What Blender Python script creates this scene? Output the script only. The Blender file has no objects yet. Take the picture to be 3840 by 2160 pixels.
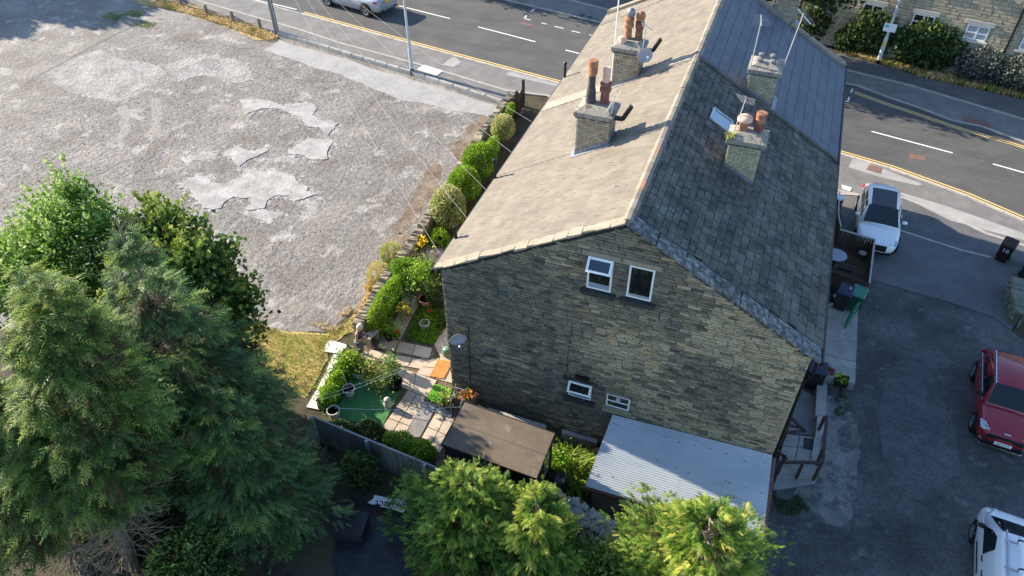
import bpy, bmesh, math, random
import numpy as np
from mathutils import Vector, Matrix
R = math.radians
random.seed(7); RNG = np.random.default_rng(11)
scene = bpy.context.scene
COL = scene.collection

# ---------------------------------------------------------------- camera, sky, sun, exposure
CAM = Vector((7.8514, -14.6691, 20.1703)); YAW, PIT, ROL, FPX = -0.3636827, 0.7449129, -0.0103444, 2746.82
_d = Vector((math.sin(YAW)*math.cos(PIT), math.cos(YAW)*math.cos(PIT), -math.sin(PIT)))
_r0 = Vector((math.cos(YAW), -math.sin(YAW), 0)); _u0 = _r0.cross(_d)
_r = _r0*math.cos(ROL) + _u0*math.sin(ROL); _u = -_r0*math.sin(ROL) + _u0*math.cos(ROL)
cam = bpy.data.cameras.new('camera'); cam_o = bpy.data.objects.new('camera', cam); COL.objects.link(cam_o)
cam_o.matrix_world = Matrix(((_r.x, _u.x, -_d.x, CAM.x), (_r.y, _u.y, -_d.y, CAM.y), (_r.z, _u.z, -_d.z, CAM.z), (0, 0, 0, 1)))
cam.sensor_width = 36; cam.lens = FPX/3840*36; cam.clip_start = .1; cam.clip_end = 600
scene.camera = cam_o
SUN_EL = R(24.5); SUN_TO = Vector((-1, .165, 0)).normalized()*math.cos(SUN_EL) + Vector((0, 0, math.sin(SUN_EL)))
world = bpy.data.worlds.new('World'); scene.world = world; world.use_nodes = True
wn = world.node_tree; wn.nodes.clear()
sky = wn.nodes.new('ShaderNodeTexSky'); sky.sky_type = 'NISHITA'; sky.sun_disc = False
sky.sun_elevation = SUN_EL; sky.sun_rotation = math.atan2(SUN_TO.x, SUN_TO.y) % (2*math.pi)
sky.ozone_density = 3.2; sky.air_density = 1.0; sky.dust_density = .4
bg = wn.nodes.new('ShaderNodeBackground'); bg.inputs['Strength'].default_value = .13
wo = wn.nodes.new('ShaderNodeOutputWorld')
wn.links.new(sky.outputs[0], bg.inputs[0]); wn.links.new(bg.outputs[0], wo.inputs[0])
sl = bpy.data.lights.new('sun', 'SUN'); sl.energy = 4.8; sl.angle = R(.5); sl.color = (1, .87, .68)
so = bpy.data.objects.new('sun', sl); COL.objects.link(so)
so.rotation_euler = (-SUN_TO).to_track_quat('-Z', 'Y').to_euler(); so.location = (-30, 5, 30)
vs = scene.view_settings; vs.view_transform = 'Standard'; vs.look = 'None'; vs.exposure = 1.4; vs.gamma = 1; vs.use_curve_mapping = False
scene.cycles.max_bounces = 6; scene.cycles.transparent_max_bounces = 6; scene.cycles.sample_clamp_indirect = 6

# ---------------------------------------------------------------- where things stand
def gz(x, y=0):
    t = min(max((x-1)/9.6, 0), 1); return -1.06*t*t*(3-2*t)
def ray(px, py): return _d + _r*((px-1920)/FPX) - _u*((py-1080)/FPX)
def at(px, py, z=0.):
    v = ray(px, py); return CAM + v*((z-CAM.z)/v.z)
def gr(px, py, dz=0.):
    z = 0
    for _ in range(25): P = at(px, py, z); z = gz(P.x)
    return at(px, py, z+dz)
def wall_pt(px, py, y=0.):
    v = ray(px, py); return CAM + v*((y-CAM.y)/v.y)
def proj(P):
    v = Vector(P)-CAM; z = v.dot(_d); return 1920+FPX*v.dot(_r)/z, 1080-FPX*v.dot(_u)/z, z
W, HL, HR, XR, ZR = 10.6, 5.823, 5.93, 5.381, 8.89
ML = (ZR-HL)/XR; MR = (ZR-HR)/(W-XR)
def roofz(x): return HL+ML*x if x < XR else ZR-MR*(x-XR)
def roof_l(px, py):
    v = ray(px, py); return CAM + v*(-(CAM.z-HL-ML*CAM.x)/(v.z-ML*v.x))
def roof_r(px, py):
    v = ray(px, py); return CAM + v*(-(CAM.z-ZR+MR*(CAM.x-XR))/(v.z+MR*v.x))

# ---------------------------------------------------------------- materials
def _nt(name):
    m = bpy.data.materials.new(name); m.use_nodes = True; t = m.node_tree; t.nodes.clear()
    o = t.nodes.new('ShaderNodeOutputMaterial'); return m, t, o
def _ramp(t, cols, lo, hi):
    r = t.nodes.new('ShaderNodeValToRGB'); e = r.color_ramp.elements
    n = len(cols)
    for i in range(n-2): e.new(.5)
    for i, c in enumerate(cols):
        e[i].position = lo+(hi-lo)*i/max(1, n-1); e[i].color = (*c, 1)
    return r
def M(name, *cols, sc=3., rough=.85, bump=0., bsc=None, isl=0., metal=0., spec=.3, coat=0., det=6., lo=.36, hi=.64,
      stain=None, stretch=None, islcol=None, fine=0., grain=(), bdist=.05):
    m, t, o = _nt(name); N = t.nodes.new; L = t.links.new
    b = N('ShaderNodeBsdfPrincipled'); L(b.outputs[0], o.inputs[0])
    b.inputs['Roughness'].default_value = rough; b.inputs['Metallic'].default_value = metal
    b.inputs['Specular IOR Level'].default_value = spec; b.inputs['Coat Weight'].default_value = coat
    b.inputs['Coat Roughness'].default_value = .06
    g = N('ShaderNodeNewGeometry'); pos = g.outputs['Position']
    if stretch:
        mp = N('ShaderNodeMapping'); mp.inputs['Scale'].default_value = stretch; L(pos, mp.inputs[0]); pos = mp.outputs[0]
    def noise(s, d=det):
        n = N('ShaderNodeTexNoise'); n.inputs['Scale'].default_value = s; n.inputs['Detail'].default_value = d
        n.inputs['Roughness'].default_value = .62; L(pos, n.inputs['Vector']); return n
    isln = None
    if isl or islcol:
        oi = N('ShaderNodeObjectInfo'); ad = N('ShaderNodeMath'); ad.operation = 'ADD'
        L(g.outputs['Random Per Island'], ad.inputs[0]); L(oi.outputs['Random'], ad.inputs[1])
        fr = N('ShaderNodeMath'); fr.operation = 'FRACT'; L(ad.outputs[0], fr.inputs[0]); isln = fr.outputs[0]
    if islcol:
        rp = _ramp(t, islcol, 0, 1); L(isln, rp.inputs[0]); col = rp.outputs[0]
        if len(cols) > 0:
            n = noise(sc); r2 = _ramp(t, [(*c,) for c in cols], lo, hi); L(n.outputs[0], r2.inputs[0])
            mx = N('ShaderNodeMix'); mx.data_type = 'RGBA'; mx.blend_type = 'MULTIPLY'; mx.inputs[0].default_value = 1
            L(col, mx.inputs[6]); L(r2.outputs[0], mx.inputs[7]); col = mx.outputs[2]
    elif len(cols) == 1:
        c = N('ShaderNodeRGB'); c.outputs[0].default_value = (*cols[0], 1); col = c.outputs[0]
    else:
        n = noise(sc); rp = _ramp(t, cols, lo, hi); L(n.outputs[0], rp.inputs[0]); col = rp.outputs[0]
    if fine:
        n = noise(60, 3); r3 = _ramp(t, [(1-fine,)*3, (1+fine*.6,)*3], .3, .7); L(n.outputs[0], r3.inputs[0])
        mx = N('ShaderNodeMix'); mx.data_type = 'RGBA'; mx.blend_type = 'MULTIPLY'; mx.inputs[0].default_value = 1
        L(col, mx.inputs[6]); L(r3.outputs[0], mx.inputs[7]); col = mx.outputs[2]
    for (gs, ga) in grain:
        n = noise(gs, 4); r3 = _ramp(t, [(1-ga,)*3, (1+ga*.6,)*3], .36, .64); L(n.outputs[0], r3.inputs[0])
        mx = N('ShaderNodeMix'); mx.data_type = 'RGBA'; mx.blend_type = 'MULTIPLY'; mx.inputs[0].default_value = 1
        L(col, mx.inputs[6]); L(r3.outputs[0], mx.inputs[7]); col = mx.outputs[2]
    for st in (stain or []):
        c, s, l, h, amt = st
        n = noise(s, 4); mr = N('ShaderNodeMapRange'); mr.inputs[1].default_value = l; mr.inputs[2].default_value = h
        mr.inputs[4].default_value = amt; L(n.outputs[0], mr.inputs[0])
        mx = N('ShaderNodeMix'); mx.data_type = 'RGBA'; L(mr.outputs[0], mx.inputs[0]); L(col, mx.inputs[6]); mx.inputs[7].default_value = (*c, 1)
        col = mx.outputs[2]
    if isl:
        mr = N('ShaderNodeMapRange'); mr.inputs[3].default_value = 1-isl; mr.inputs[4].default_value = 1+isl; L(isln, mr.inputs[0])
        hs = N('ShaderNodeHueSaturation'); L(mr.outputs[0], hs.inputs['Value']); L(col, hs.inputs['Color']); col = hs.outputs[0]
    L(col, b.inputs['Base Color'])
    if bump:
        n = noise(bsc or sc*4, 8); bp = N('ShaderNodeBump'); bp.inputs['Strength'].default_value = bump; bp.inputs['Distance'].default_value = bdist
        L(n.outputs[0], bp.inputs['Height']); L(bp.outputs[0], b.inputs['Normal'])
    return m
def MF(name, cols, trans=.3, rough=.55, nsc=1.2, amt=.45):
    """leaf material: colour runs along the 'tint' attribute (old to new growth, with sunlight painted in as paler leaves), broken by noise"""
    m, t, o = _nt(name); N = t.nodes.new; L = t.links.new
    at_ = N('ShaderNodeAttribute'); at_.attribute_name = 'tint'
    g = N('ShaderNodeNewGeometry'); n = N('ShaderNodeTexNoise'); n.inputs['Scale'].default_value = nsc; n.inputs['Detail'].default_value = 3
    L(g.outputs['Position'], n.inputs['Vector'])
    a = N('ShaderNodeMath'); a.operation = 'MULTIPLY_ADD'; a.inputs[1].default_value = amt; L(n.outputs[0], a.inputs[0])
    s = N('ShaderNodeMath'); s.operation = 'SUBTRACT'; s.inputs[1].default_value = amt*.5; L(at_.outputs['Fac'], s.inputs[0]); L(s.outputs[0], a.inputs[2])
    rp = _ramp(t, cols, .08, .92); L(a.outputs[0], rp.inputs[0])
    b = N('ShaderNodeBsdfPrincipled'); b.inputs['Roughness'].default_value = rough; b.inputs['Specular IOR Level'].default_value = .25
    tr = N('ShaderNodeBsdfTranslucent'); mx = N('ShaderNodeMixShader'); mx.inputs[0].default_value = trans
    L(rp.outputs[0], b.inputs['Base Color']); L(rp.outputs[0], tr.inputs[0]); L(b.outputs[0], mx.inputs[1]); L(tr.outputs[0], mx.inputs[2]); L(mx.outputs[0], o.inputs[0])
    return m

# ---------------------------------------------------------------- objects
ORG = {}
def tag(o, label=None, cat=None, group=None, kind=None):
    if label: o['label'] = label
    if cat: o['category'] = cat
    if group: o['group'] = group
    if kind: o['kind'] = kind
    return o
def thing(name, label, cat, loc=(0, 0, 0), rz=0., group=None, scale=1.):
    o = bpy.data.objects.new(name, None); COL.objects.link(o); o.location = loc; o.rotation_euler = (0, 0, rz); o.scale = (scale,)*3
    o.empty_display_size = .2; ORG[o] = Vector(loc); return tag(o, label, cat, group)
def link(name, me, parent=None, kind=None):
    o = bpy.data.objects.new(name, me); COL.objects.link(o)
    if parent: o.parent = parent; ORG[o] = ORG.get(parent, Vector())
    else: ORG[o] = Vector()
    if kind: o['kind'] = kind
    return o
class MB:
    def __init__(s): s.v = []; s.f = []
    def add(s, vs, fs):
        k = len(s.v); s.v += [tuple(v) for v in vs]; s.f += [tuple(i+k for i in f) for f in fs]; return s
    def box(s, c, size, rot=None):
        c = Vector(c); h = Vector(size)/2; vs = []
        for z in (-1, 1):
            for y in (-1, 1):
                for x in (-1, 1):
                    p = Vector((x*h.x, y*h.y, z*h.z)); vs.append(c+(rot @ p if rot else p))
        return s.add(vs, [(0, 2, 3, 1), (4, 5, 7, 6), (0, 1, 5, 4), (2, 6, 7, 3), (0, 4, 6, 2), (1, 3, 7, 5)])
    def bar(s, a, b, w, h=None, up=(0, 0, 1)):
        a, b = Vector(a), Vector(b); x = (b-a); L = x.length; x.normalize(); u = Vector(up)
        if abs(x.dot(u)) > .95: u = Vector((0, 1, 0))
        y = u.cross(x).normalized(); z = x.cross(y)
        return s.box((a+b)/2, (L, w, h or w), Matrix((x, y, z)).transposed())
    def tube(s, pts, r, n=6, cap=True):
        pts = [Vector(p) for p in pts]; rr = r if isinstance(r, (list, tuple)) else [r]*len(pts); k = len(s.v)
        for i, p in enumerate(pts):
            t = (pts[min(i+1, len(pts)-1)]-pts[max(i-1, 0)]).normalized()
            a = Vector((0, 0, 1)) if abs(t.z) < .9 else Vector((1, 0, 0))
            x = t.cross(a).normalized(); y = t.cross(x)
            for j in range(n):
                an = 2*math.pi*j/n; s.v.append(tuple(p+(x*math.cos(an)+y*math.sin(an))*rr[i]))
        for i in range(len(pts)-1):
            for j in range(n):
                a = k+i*n+j; b = k+i*n+(j+1) % n; s.f.append((a, b, b+n, a+n))
        if cap: s.f.append(tuple(k+j for j in range(n))[::-1]); s.f.append(tuple(k+(len(pts)-1)*n+j for j in range(n)))
        return s
    def lathe(s, prof, c=(0, 0, 0), n=16, rot=None, sx=1., sy=1.):
        c = Vector(c); k = len(s.v)
        for (r, z) in prof:
            for j in range(n):
                an = 2*math.pi*(j+.5)/n; p = Vector((r*math.cos(an)*sx, r*math.sin(an)*sy, z)); s.v.append(tuple(c+(rot @ p if rot else p)))
        for i in range(len(prof)-1):
            for j in range(n):
                a = k+i*n+j; b = k+i*n+(j+1) % n; s.f.append((a, b, b+n, a+n))
        if prof[0][0] > .001: s.f.append(tuple(k+j for j in range(n))[::-1])
        if prof[-1][0] > .001: s.f.append(tuple(k+(len(prof)-1)*n+j for j in range(n)))
        return s
    def quad(s, a, b, c, d): return s.add([a, b, c, d], [(0, 1, 2, 3)])
    def slab(s, top, th):
        n = len(top); top = [Vector(p) for p in top]
        return s.add(top+[p-Vector((0, 0, th)) for p in top], [tuple(range(n)), tuple(range(2*n-1, n-1, -1))] + [(i, i+n, (i+1) % n+n, (i+1) % n) for i in range(n)])
    def build(s, name, m, parent=None, local=False, smooth=False, kind=None, bevel=0., sub=0, label=None):
        me = bpy.data.meshes.new(name); off = Vector() if (local or parent is None) else ORG[parent]
        me.from_pydata([tuple(Vector(v)-off) for v in s.v], [], s.f); me.materials.append(m)
        if smooth: me.polygons.foreach_set('use_smooth', [True]*len(me.polygons))
        o = link(name, me, parent, kind)
        bm = bmesh.new(); bm.from_mesh(me); bmesh.ops.recalc_face_normals(bm, faces=bm.faces); bm.to_mesh(me); bm.free()
        if bevel: b = o.modifiers.new('bevel', 'BEVEL'); b.width = bevel; b.segments = 2; b.limit_method = 'ANGLE'
        if sub: d = o.modifiers.new('sub', 'SUBSURF'); d.levels = sub; d.render_levels = sub
        if label: o['label'] = label
        return o
def npmesh(name, V, F, m, parent=None, tint=None, smooth=False, kind=None):
    """V (n,3), F (k,3 or 4) numpy; tint per vertex"""
    me = bpy.data.meshes.new(name); off = np.array(ORG[parent]) if parent else np.zeros(3)
    V = np.asarray(V, dtype=np.float32)-off.astype(np.float32); F = np.asarray(F, dtype=np.int32); k = F.shape[1]
    me.vertices.add(len(V)); me.vertices.foreach_set('co', V.ravel())
    me.loops.add(F.size); me.loops.foreach_set('vertex_index', F.ravel())
    me.polygons.add(len(F)); me.polygons.foreach_set('loop_start', np.arange(0, F.size, k, dtype=np.int32))
    try: me.polygons.foreach_set('loop_total', np.full(len(F), k, dtype=np.int32))
    except Exception: pass
    if tint is not None:
        a = me.attributes.new('tint', 'FLOAT', 'POINT'); a.data.foreach_set('value', np.asarray(tint, dtype=np.float32))
    me.materials.append(m); me.update(calc_edges=True); me.validate()
    if smooth: me.polygons.foreach_set('use_smooth', [True]*len(F))
    return link(name, me, parent, kind)
def text_mesh(name, txt, size, m, parent, mat4, ext=.002, font_w=1.):
    c = bpy.data.curves.new(name, 'FONT'); c.body = txt; c.size = size; c.extrude = ext; c.align_x = 'CENTER'; c.align_y = 'CENTER'
    o = bpy.data.objects.new(name, c); COL.objects.link(o)
    dg = bpy.context.evaluated_depsgraph_get(); me = bpy.data.meshes.new_from_object(o.evaluated_get(dg))
    bpy.data.objects.remove(o); me.name = name; me.materials.clear(); me.materials.append(m)
    q = link(name, me, parent); q.matrix_local = mat4; return q
def frame(x, y, z, p): # matrix from axes and origin
    return Matrix(((x[0], y[0], z[0], p[0]), (x[1], y[1], z[1], p[1]), (x[2], y[2], z[2], p[2]), (0, 0, 0, 1)))

# unit pieces: a stone / slab seen from +Z, slightly pillowed and uneven
def unit_piece(name, inset, jit, seed, m, warp=0.):
    rnd = random.Random(seed); vs = []
    for (z, k) in ((-.5, 0), (.25, 0), (.5, inset)):
        for (x, y) in ((-.5, -.5), (.5, -.5), (.5, .5), (-.5, .5)):
            vs.append(((x*(1-2*k)) + rnd.uniform(-jit, jit)*(z > 0), (y*(1-2*k*1.6)) + rnd.uniform(-jit, jit)*1.5*(z > 0), z+rnd.uniform(-warp, warp)*(z > .4)))
    f = [(0, 3, 2, 1), (8, 9, 10, 11)]
    for r_ in (0, 4):
        for i in range(4): j = (i+1) % 4; f.append((r_+i, r_+j, r_+4+j, r_+4+i))
    me = bpy.data.meshes.new(name); me.from_pydata(vs, [], f); me.materials.append(m); return me
def pieces(specs, units, parent, name, rest, limit=300, margin=60):
    """specs: (4x4 placement without scale, size). the `limit` pieces that show largest become objects of their own, the rest one part"""
    off = ORG[parent]; sc_ = []
    for (mt, sz) in specs:
        px, py, z = proj(mt.translation); vis = -margin < px < 3840+margin and -margin < py < 2160+margin
        sc_.append((sz[0]*sz[1]/(z*z) if vis else 0))
    order = sorted(range(len(specs)), key=lambda i: -sc_[i]); ind = set(order[:limit]); mb = MB()
    for i, (mt, sz) in enumerate(specs):
        me = units[i % len(units)]; S = Matrix.Diagonal((sz[0], sz[1], sz[2], 1))
        if i in ind:
            o = link(name, me, parent); T_ = Matrix.Translation(-off) @ mt
            o.matrix_local = T_ @ S
        else:
            K = mt @ S; mb.add([K @ v.co for v in me.vertices], [tuple(p.vertices) for p in me.polygons])
    if mb.v: mb.build(rest, units[0].materials[0], parent, kind='stuff')

# sheets that follow the ground
def sheet(name, pts, dz, m, parent=None, kind='structure', th=0., local=False):
    bm = bmesh.new(); vs = [bm.verts.new((p[0], p[1], 0)) for p in pts]; bm.faces.new(vs)
    if max(p[0] for p in pts) > 1 and min(p[0] for p in pts) < 10.6:
        x = 1.0
        while x < 10.61:
            bmesh.ops.bisect_plane(bm, geom=bm.verts[:]+bm.edges[:]+bm.faces[:], plane_co=(x, 0, 0), plane_no=(1, 0, 0)); x += .6
    bmesh.ops.triangulate(bm, faces=bm.faces[:])
    for v in bm.verts: v.co.z = gz(v.co.x)+dz
    if th:
        ret = bmesh.ops.extrude_face_region(bm, geom=bm.faces[:])
        for e in ret['geom']:
            if isinstance(e, bmesh.types.BMVert): e.co.z -= th
    bmesh.ops.recalc_face_normals(bm, faces=bm.faces[:])
    off = ORG[parent] if parent else Vector()
    for v in bm.verts: v.co -= off
    me = bpy.data.meshes.new(name); bm.to_mesh(me); bm.free(); me.materials.append(m)
    if not th:
        for p in me.polygons:
            if p.normal.z < 0: p.flip()
    return link(name, me, parent, kind)
def rough_poly(pts, jit, n=4):
    """subdivide and roughen an outline"""
    out = []
    for i in range(len(pts)):
        a = Vector(pts[i]); b = Vector(pts[(i+1) % len(pts)])
        for k in range(n):
            j_ = min(jit, .3*(b-a).length/n); p = a.lerp(b, k/n); p.x += random.uniform(-j_, j_); p.y += random.uniform(-j_, j_); out.append(p)
    return out
def ribbon(pts, w):
    """left/right outline of a painted strip along points"""
    P = [Vector((p[0], p[1])) for p in pts]; Lf, Rt = [], []
    for i, p in enumerate(P):
        t = (P[min(i+1, len(P)-1)]-P[max(0, i-1)]).normalized(); n = Vector((-t.y, t.x)); Lf.append(p+n*w/2); Rt.append(p-n*w/2)
    return [(v.x, v.y) for v in Lf+Rt[::-1]]
def offset_line(pts, d):
    P = [Vector((p[0], p[1])) for p in pts]; o = []
    for i, p in enumerate(P):
        t = (P[min(i+1, len(P)-1)]-P[max(0, i-1)]).normalized(); o.append((p.x-t.y*d, p.y+t.x*d))
    return o
def grs(*pp): return [gr(*q) for q in pp]

# ---------------------------------------------------------------- foliage
def leaf_cloud(P, N, size, rng, wid=.5, spread=.9):
    n = len(P); a = N+rng.normal(0, spread, (n, 3)); a /= np.linalg.norm(a, axis=1)[:, None]+1e-9
    b = np.cross(a, rng.normal(0, 1, (n, 3))); b /= np.linalg.norm(b, axis=1)[:, None]+1e-9
    c = np.cross(a, b); L = (size*rng.uniform(.6, 1.25, n))[:, None]; w = L*wid*.5; fold = c*w*.45
    V = np.stack([P-a*L*.5, P+b*w+fold, P+a*L*.5, P-b*w+fold], 1).reshape(-1, 3)
    return V, np.arange(4*n).reshape(n, 4)
def fronds(P, D, L, rng, k=7, side=.42, bw=.16, droop=.35):
    """conifer sprays: a drooping axis with k short blades each side"""
    n = len(P); D = D/(np.linalg.norm(D, axis=1)[:, None]+1e-9); up = np.array([0, 0, 1.])
    S = np.cross(D, up+rng.normal(0, .5, (n, 3))); S /= np.linalg.norm(S, axis=1)[:, None]+1e-9
    L = L[:, None]; Vs = []
    for j in range(2*k+1):
        u = (j//2+.4)/(k+.3); sg = 1 if j % 2 else -1
        if j == 2*k: u = .75; sg = 0
        base = P+D*L*u-up*L*droop*u*u
        dirn = D*.75+S*sg*rng.uniform(.5, 1.0, (n, 1))-up*(droop*u+.1); dirn = dirn/np.linalg.norm(dirn, axis=1)[:, None]
        ln = L*side*(1.1-.75*u)*rng.uniform(.7, 1.2, (n, 1))
        wv = np.cross(dirn, np.cross(D, S)); wv = wv/(np.linalg.norm(wv, axis=1)[:, None]+1e-9)*ln*bw
        Vs.append(np.stack([base-wv, base+wv, base+dirn*ln], 1))
    V = np.stack(Vs, 1).reshape(-1, 3); return V, np.arange(len(V)).reshape(-1, 3), (2*k+1)*3
def curve_noise(p, s, seed):
    r_ = np.random.default_rng(seed); k = r_.normal(0, 1, (6, 3))/s; ph = r_.uniform(0, 6.28, 6); return np.sin(p @ k.T+ph).mean(1)

# ================================================================ SETTING
m_soil = M('soil', (.035, .028, .02), (.07, .055, .035), (.05, .06, .02), sc=1.5, bump=.5, bsc=8)
m_lot = M('lot gravel', (.185, .16, .136), (.24, .225, .208), (.335, .305, .27), sc=.45, bump=.75, bsc=3.5, bdist=.11, lo=.33, hi=.67, det=12, fine=.3, grain=((13, .22), (4.5, .22), (26, .14)),
          stain=[((.2, .16, .125), .9, .55, .72, .55), ((.12, .115, .12), 2.3, .58, .7, .5), ((.45, .43, .4), .8, .56, .66, .6)])
m_patch = M('old tarmac', (.27, .262, .25), (.36, .35, .335), (.44, .43, .415), sc=1.3, bump=.5, bsc=6, bdist=.05, fine=.14, grain=((14, .14),), stain=[((.27, .25, .22), 3, .56, .66, .6)])
m_apron = M('pale tarmac', (.3, .295, .285), (.38, .37, .355), sc=1.1, bump=.2, bsc=30, fine=.14)
m_road = M('road asphalt', (.085, .085, .085), (.115, .114, .11), sc=.7, bump=.2, bsc=20, fine=.22, grain=((16, .12), (1.2, .1)), stretch=(.5, 1, 1), stain=[((.06, .06, .062), .5, .55, .75, .5), ((.17, .165, .155), 2.2, .64, .7, .35)])
m_pave = M('pavement tarmac', (.16, .156, .148), (.22, .213, .203), sc=.9, bump=.15, bsc=40, fine=.15, stain=[((.14, .135, .13), 1.2, .55, .65, .6)])
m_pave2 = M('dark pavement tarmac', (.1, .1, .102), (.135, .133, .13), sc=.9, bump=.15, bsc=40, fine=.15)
m_conc = M('concrete', (.36, .34, .31), (.47, .45, .41), sc=1.6, bump=.12, bsc=30, fine=.1, stain=[((.26, .24, .2), 3, .58, .7, .5)])
m_kerb = M('kerb stone', (.31, .295, .27), (.42, .4, .365), sc=3, bump=.1, bsc=20, isl=.12)
m_white = M('white road paint', (.66, .66, .64), (.8, .8, .78), sc=9, stain=[((.3, .3, .29), 22, .6, .7, .6)])
m_yellow = M('yellow road paint', (.72, .5, .16), (.82, .6, .25), sc=9, stain=[((.3, .27, .2), 25, .6, .7, .6)])
m_yard = M('yard tarmac', (.065, .066, .068), (.1, .1, .1), (.15, .148, .143), sc=.6, bump=.8, bsc=5, bdist=.08, det=10, fine=.3, grain=((12, .25), (4, .15)), lo=.33, hi=.67,
           stain=[((.08, .07, .052), 1.1, .56, .68, .6), ((.24, .235, .22), 1.6, .6, .72, .6)])
m_drive = M('drive tarmac', (.115, .116, .12), (.15, .15, .152), sc=.6, bump=.25, bsc=16, fine=.15, grain=((13, .14), (2.5, .1)))
m_rust = M('manhole cover', (.17, .095, .075), (.24, .14, .11), sc=8, bump=.3, bsc=30)
m_drygrass = M('dry grass earth', (.3, .19, .07), (.42, .3, .13), (.2, .14, .05), sc=2, bump=.6, bsc=14)
m_grassy = M('parched lawn', (.3, .27, .07), (.55, .39, .15), (.22, .25, .05), sc=1.2, bump=.5, bsc=12)

xs = sorted(set(list(np.arange(-90, 1, 7.)) + list(np.arange(1, 10.7, .48)) + [10.6, 14, 20, 30, 45, 70, 110])); ys = [-40, -20, 0, 20, 40, 70, 110]
g = MB(); g.add([(x, y, gz(x)) for y in ys for x in xs], [(j*len(xs)+i, j*len(xs)+i+1, (j+1)*len(xs)+i+1, (j+1)*len(xs)+i) for j in range(len(ys)-1) for i in range(len(xs)-1)])
g.build('ground', m_soil, kind='structure')

# -- road between its two kerbs
KN = [(v.x, v.y) for v in grs((1128, 52), (1650, 195), (2110, 318))] + [(5.5, 21.9)] + [(v.x, v.y) for v in grs((3148, 577), (3335, 632), (3628, 738), (3840, 830))]
d0 = Vector(KN[0])-Vector(KN[1]); d0.normalize(); KN = [tuple(Vector(KN[0])+d0*40)]+KN+[(26, 15.5), (40, 11)]
KF = [(v.x, v.y) for v in grs((1876, 0), (2249, 89))] + [(v.x, v.y) for v in grs((3210, 325), (3347, 377), (3431, 404), (3568, 457), (3681, 480), (3840, 540))]
d0 = (Vector(KF[0])-Vector(KF[1])).normalized(); KF = [tuple(Vector(KF[0])+d0*45)]+KF+[(30, 20.5), (42, 16)]
sheet('road', KN+KF[::-1], .004, m_road)
# -- near pavement, its edging and the darker strip to the low kerb of the car park
EDG = [(v.x, v.y) for v in grs((723, 0), (1123, 114), (1280, 166), (1588, 249), (1900, 343), (2055, 362))]
EDG = [(EDG[0][0]-20, EDG[0][1]+5.2)]+EDG+[(2.5, 18.7), (9, 17.9)]+[(v.x, v.y) for v in grs((3385, 745), (3560, 812), (3700, 880), (3840, 925))]+[(30, 11.5)]
sheet('pavement', KN[:-1]+[(30, 14.2)]+EDG[::-1], .055, m_pave, th=.07)
LOWK = [(v.x, v.y) for v in grs((1040, 130), (1280, 205), (1546, 283), (1700, 334), (1884, 394))]
LOWK = [(LOWK[0][0]-1.2, LOWK[0][1]+.4)]+LOWK
sheet('footpath', EDG[:6]+[(-4.2, 19.2), (-4.9, 18.6)]+LOWK[::-1]+[(LOWK[0][0]-21, LOWK[0][1]+5.6)], .05, m_pave2 if False else m_pave, th=.06)
e = ribbon(EDG, .16); sheet('path_edging', e, .075, m_kerb, th=.07)
# far pavement: grey strip, pale edging, dark footway under the hedges
FL = [(v.x, v.y) for v in grs((2125, 0), (2279, 40))]+[(v.x, v.y) for v in grs((3167, 264), (3420, 326), (3640, 392), (3840, 452))]+[(32, 24.5)]
FL = [(FL[0][0]-40, FL[0][1]+10)]+FL
HB = [(v.x, v.y) for v in grs((2330, 0), (3157, 205), (3314, 250), (3447, 292), (3701, 347), (3840, 378))]+[(34, 28)]
HB = [(HB[0][0]-40, HB[0][1]+10)]+HB
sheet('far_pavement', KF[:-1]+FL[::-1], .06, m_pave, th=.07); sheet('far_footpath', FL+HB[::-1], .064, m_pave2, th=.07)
sheet('far_edging', ribbon(FL, .22), .08, m_kerb, th=.07)
def kerb_run(line, parent_name, label=None):
    """separate kerb stones along a line"""
    root = tag(bpy.data.objects.new(parent_name, None), kind='structure'); COL.objects.link(root); ORG[root] = Vector()
    P = [Vector((p[0], p[1], 0)) for p in line]; u = unit_piece(parent_name, .03, .01, 3, m_kerb)
    specs = []
    for a, b in zip(P, P[1:]):
        L_ = (b-a).length; n = max(1, round(L_/.91)); x = (b-a).normalized(); y = Vector((-x.y, x.x, 0))
        for i in range(n):
            c = a.lerp(b, (i+.5)/n); c.z = gz(c.x)+.03; specs.append((frame(x, y, (0, 0, 1), c), (L_/n-.012, .15, .11)))
    pieces([s_ for s_ in specs if -300 < proj(s_[0].translation)[0] < 4200 and -200 < proj(s_[0].translation)[1] < 2300], [u], root, 'kerb_stone', 'kerb_stones', 300)
kerb_run(offset_line(KN, -.08), 'near_kerb'); kerb_run(offset_line(KF, .08), 'far_kerb')
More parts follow.
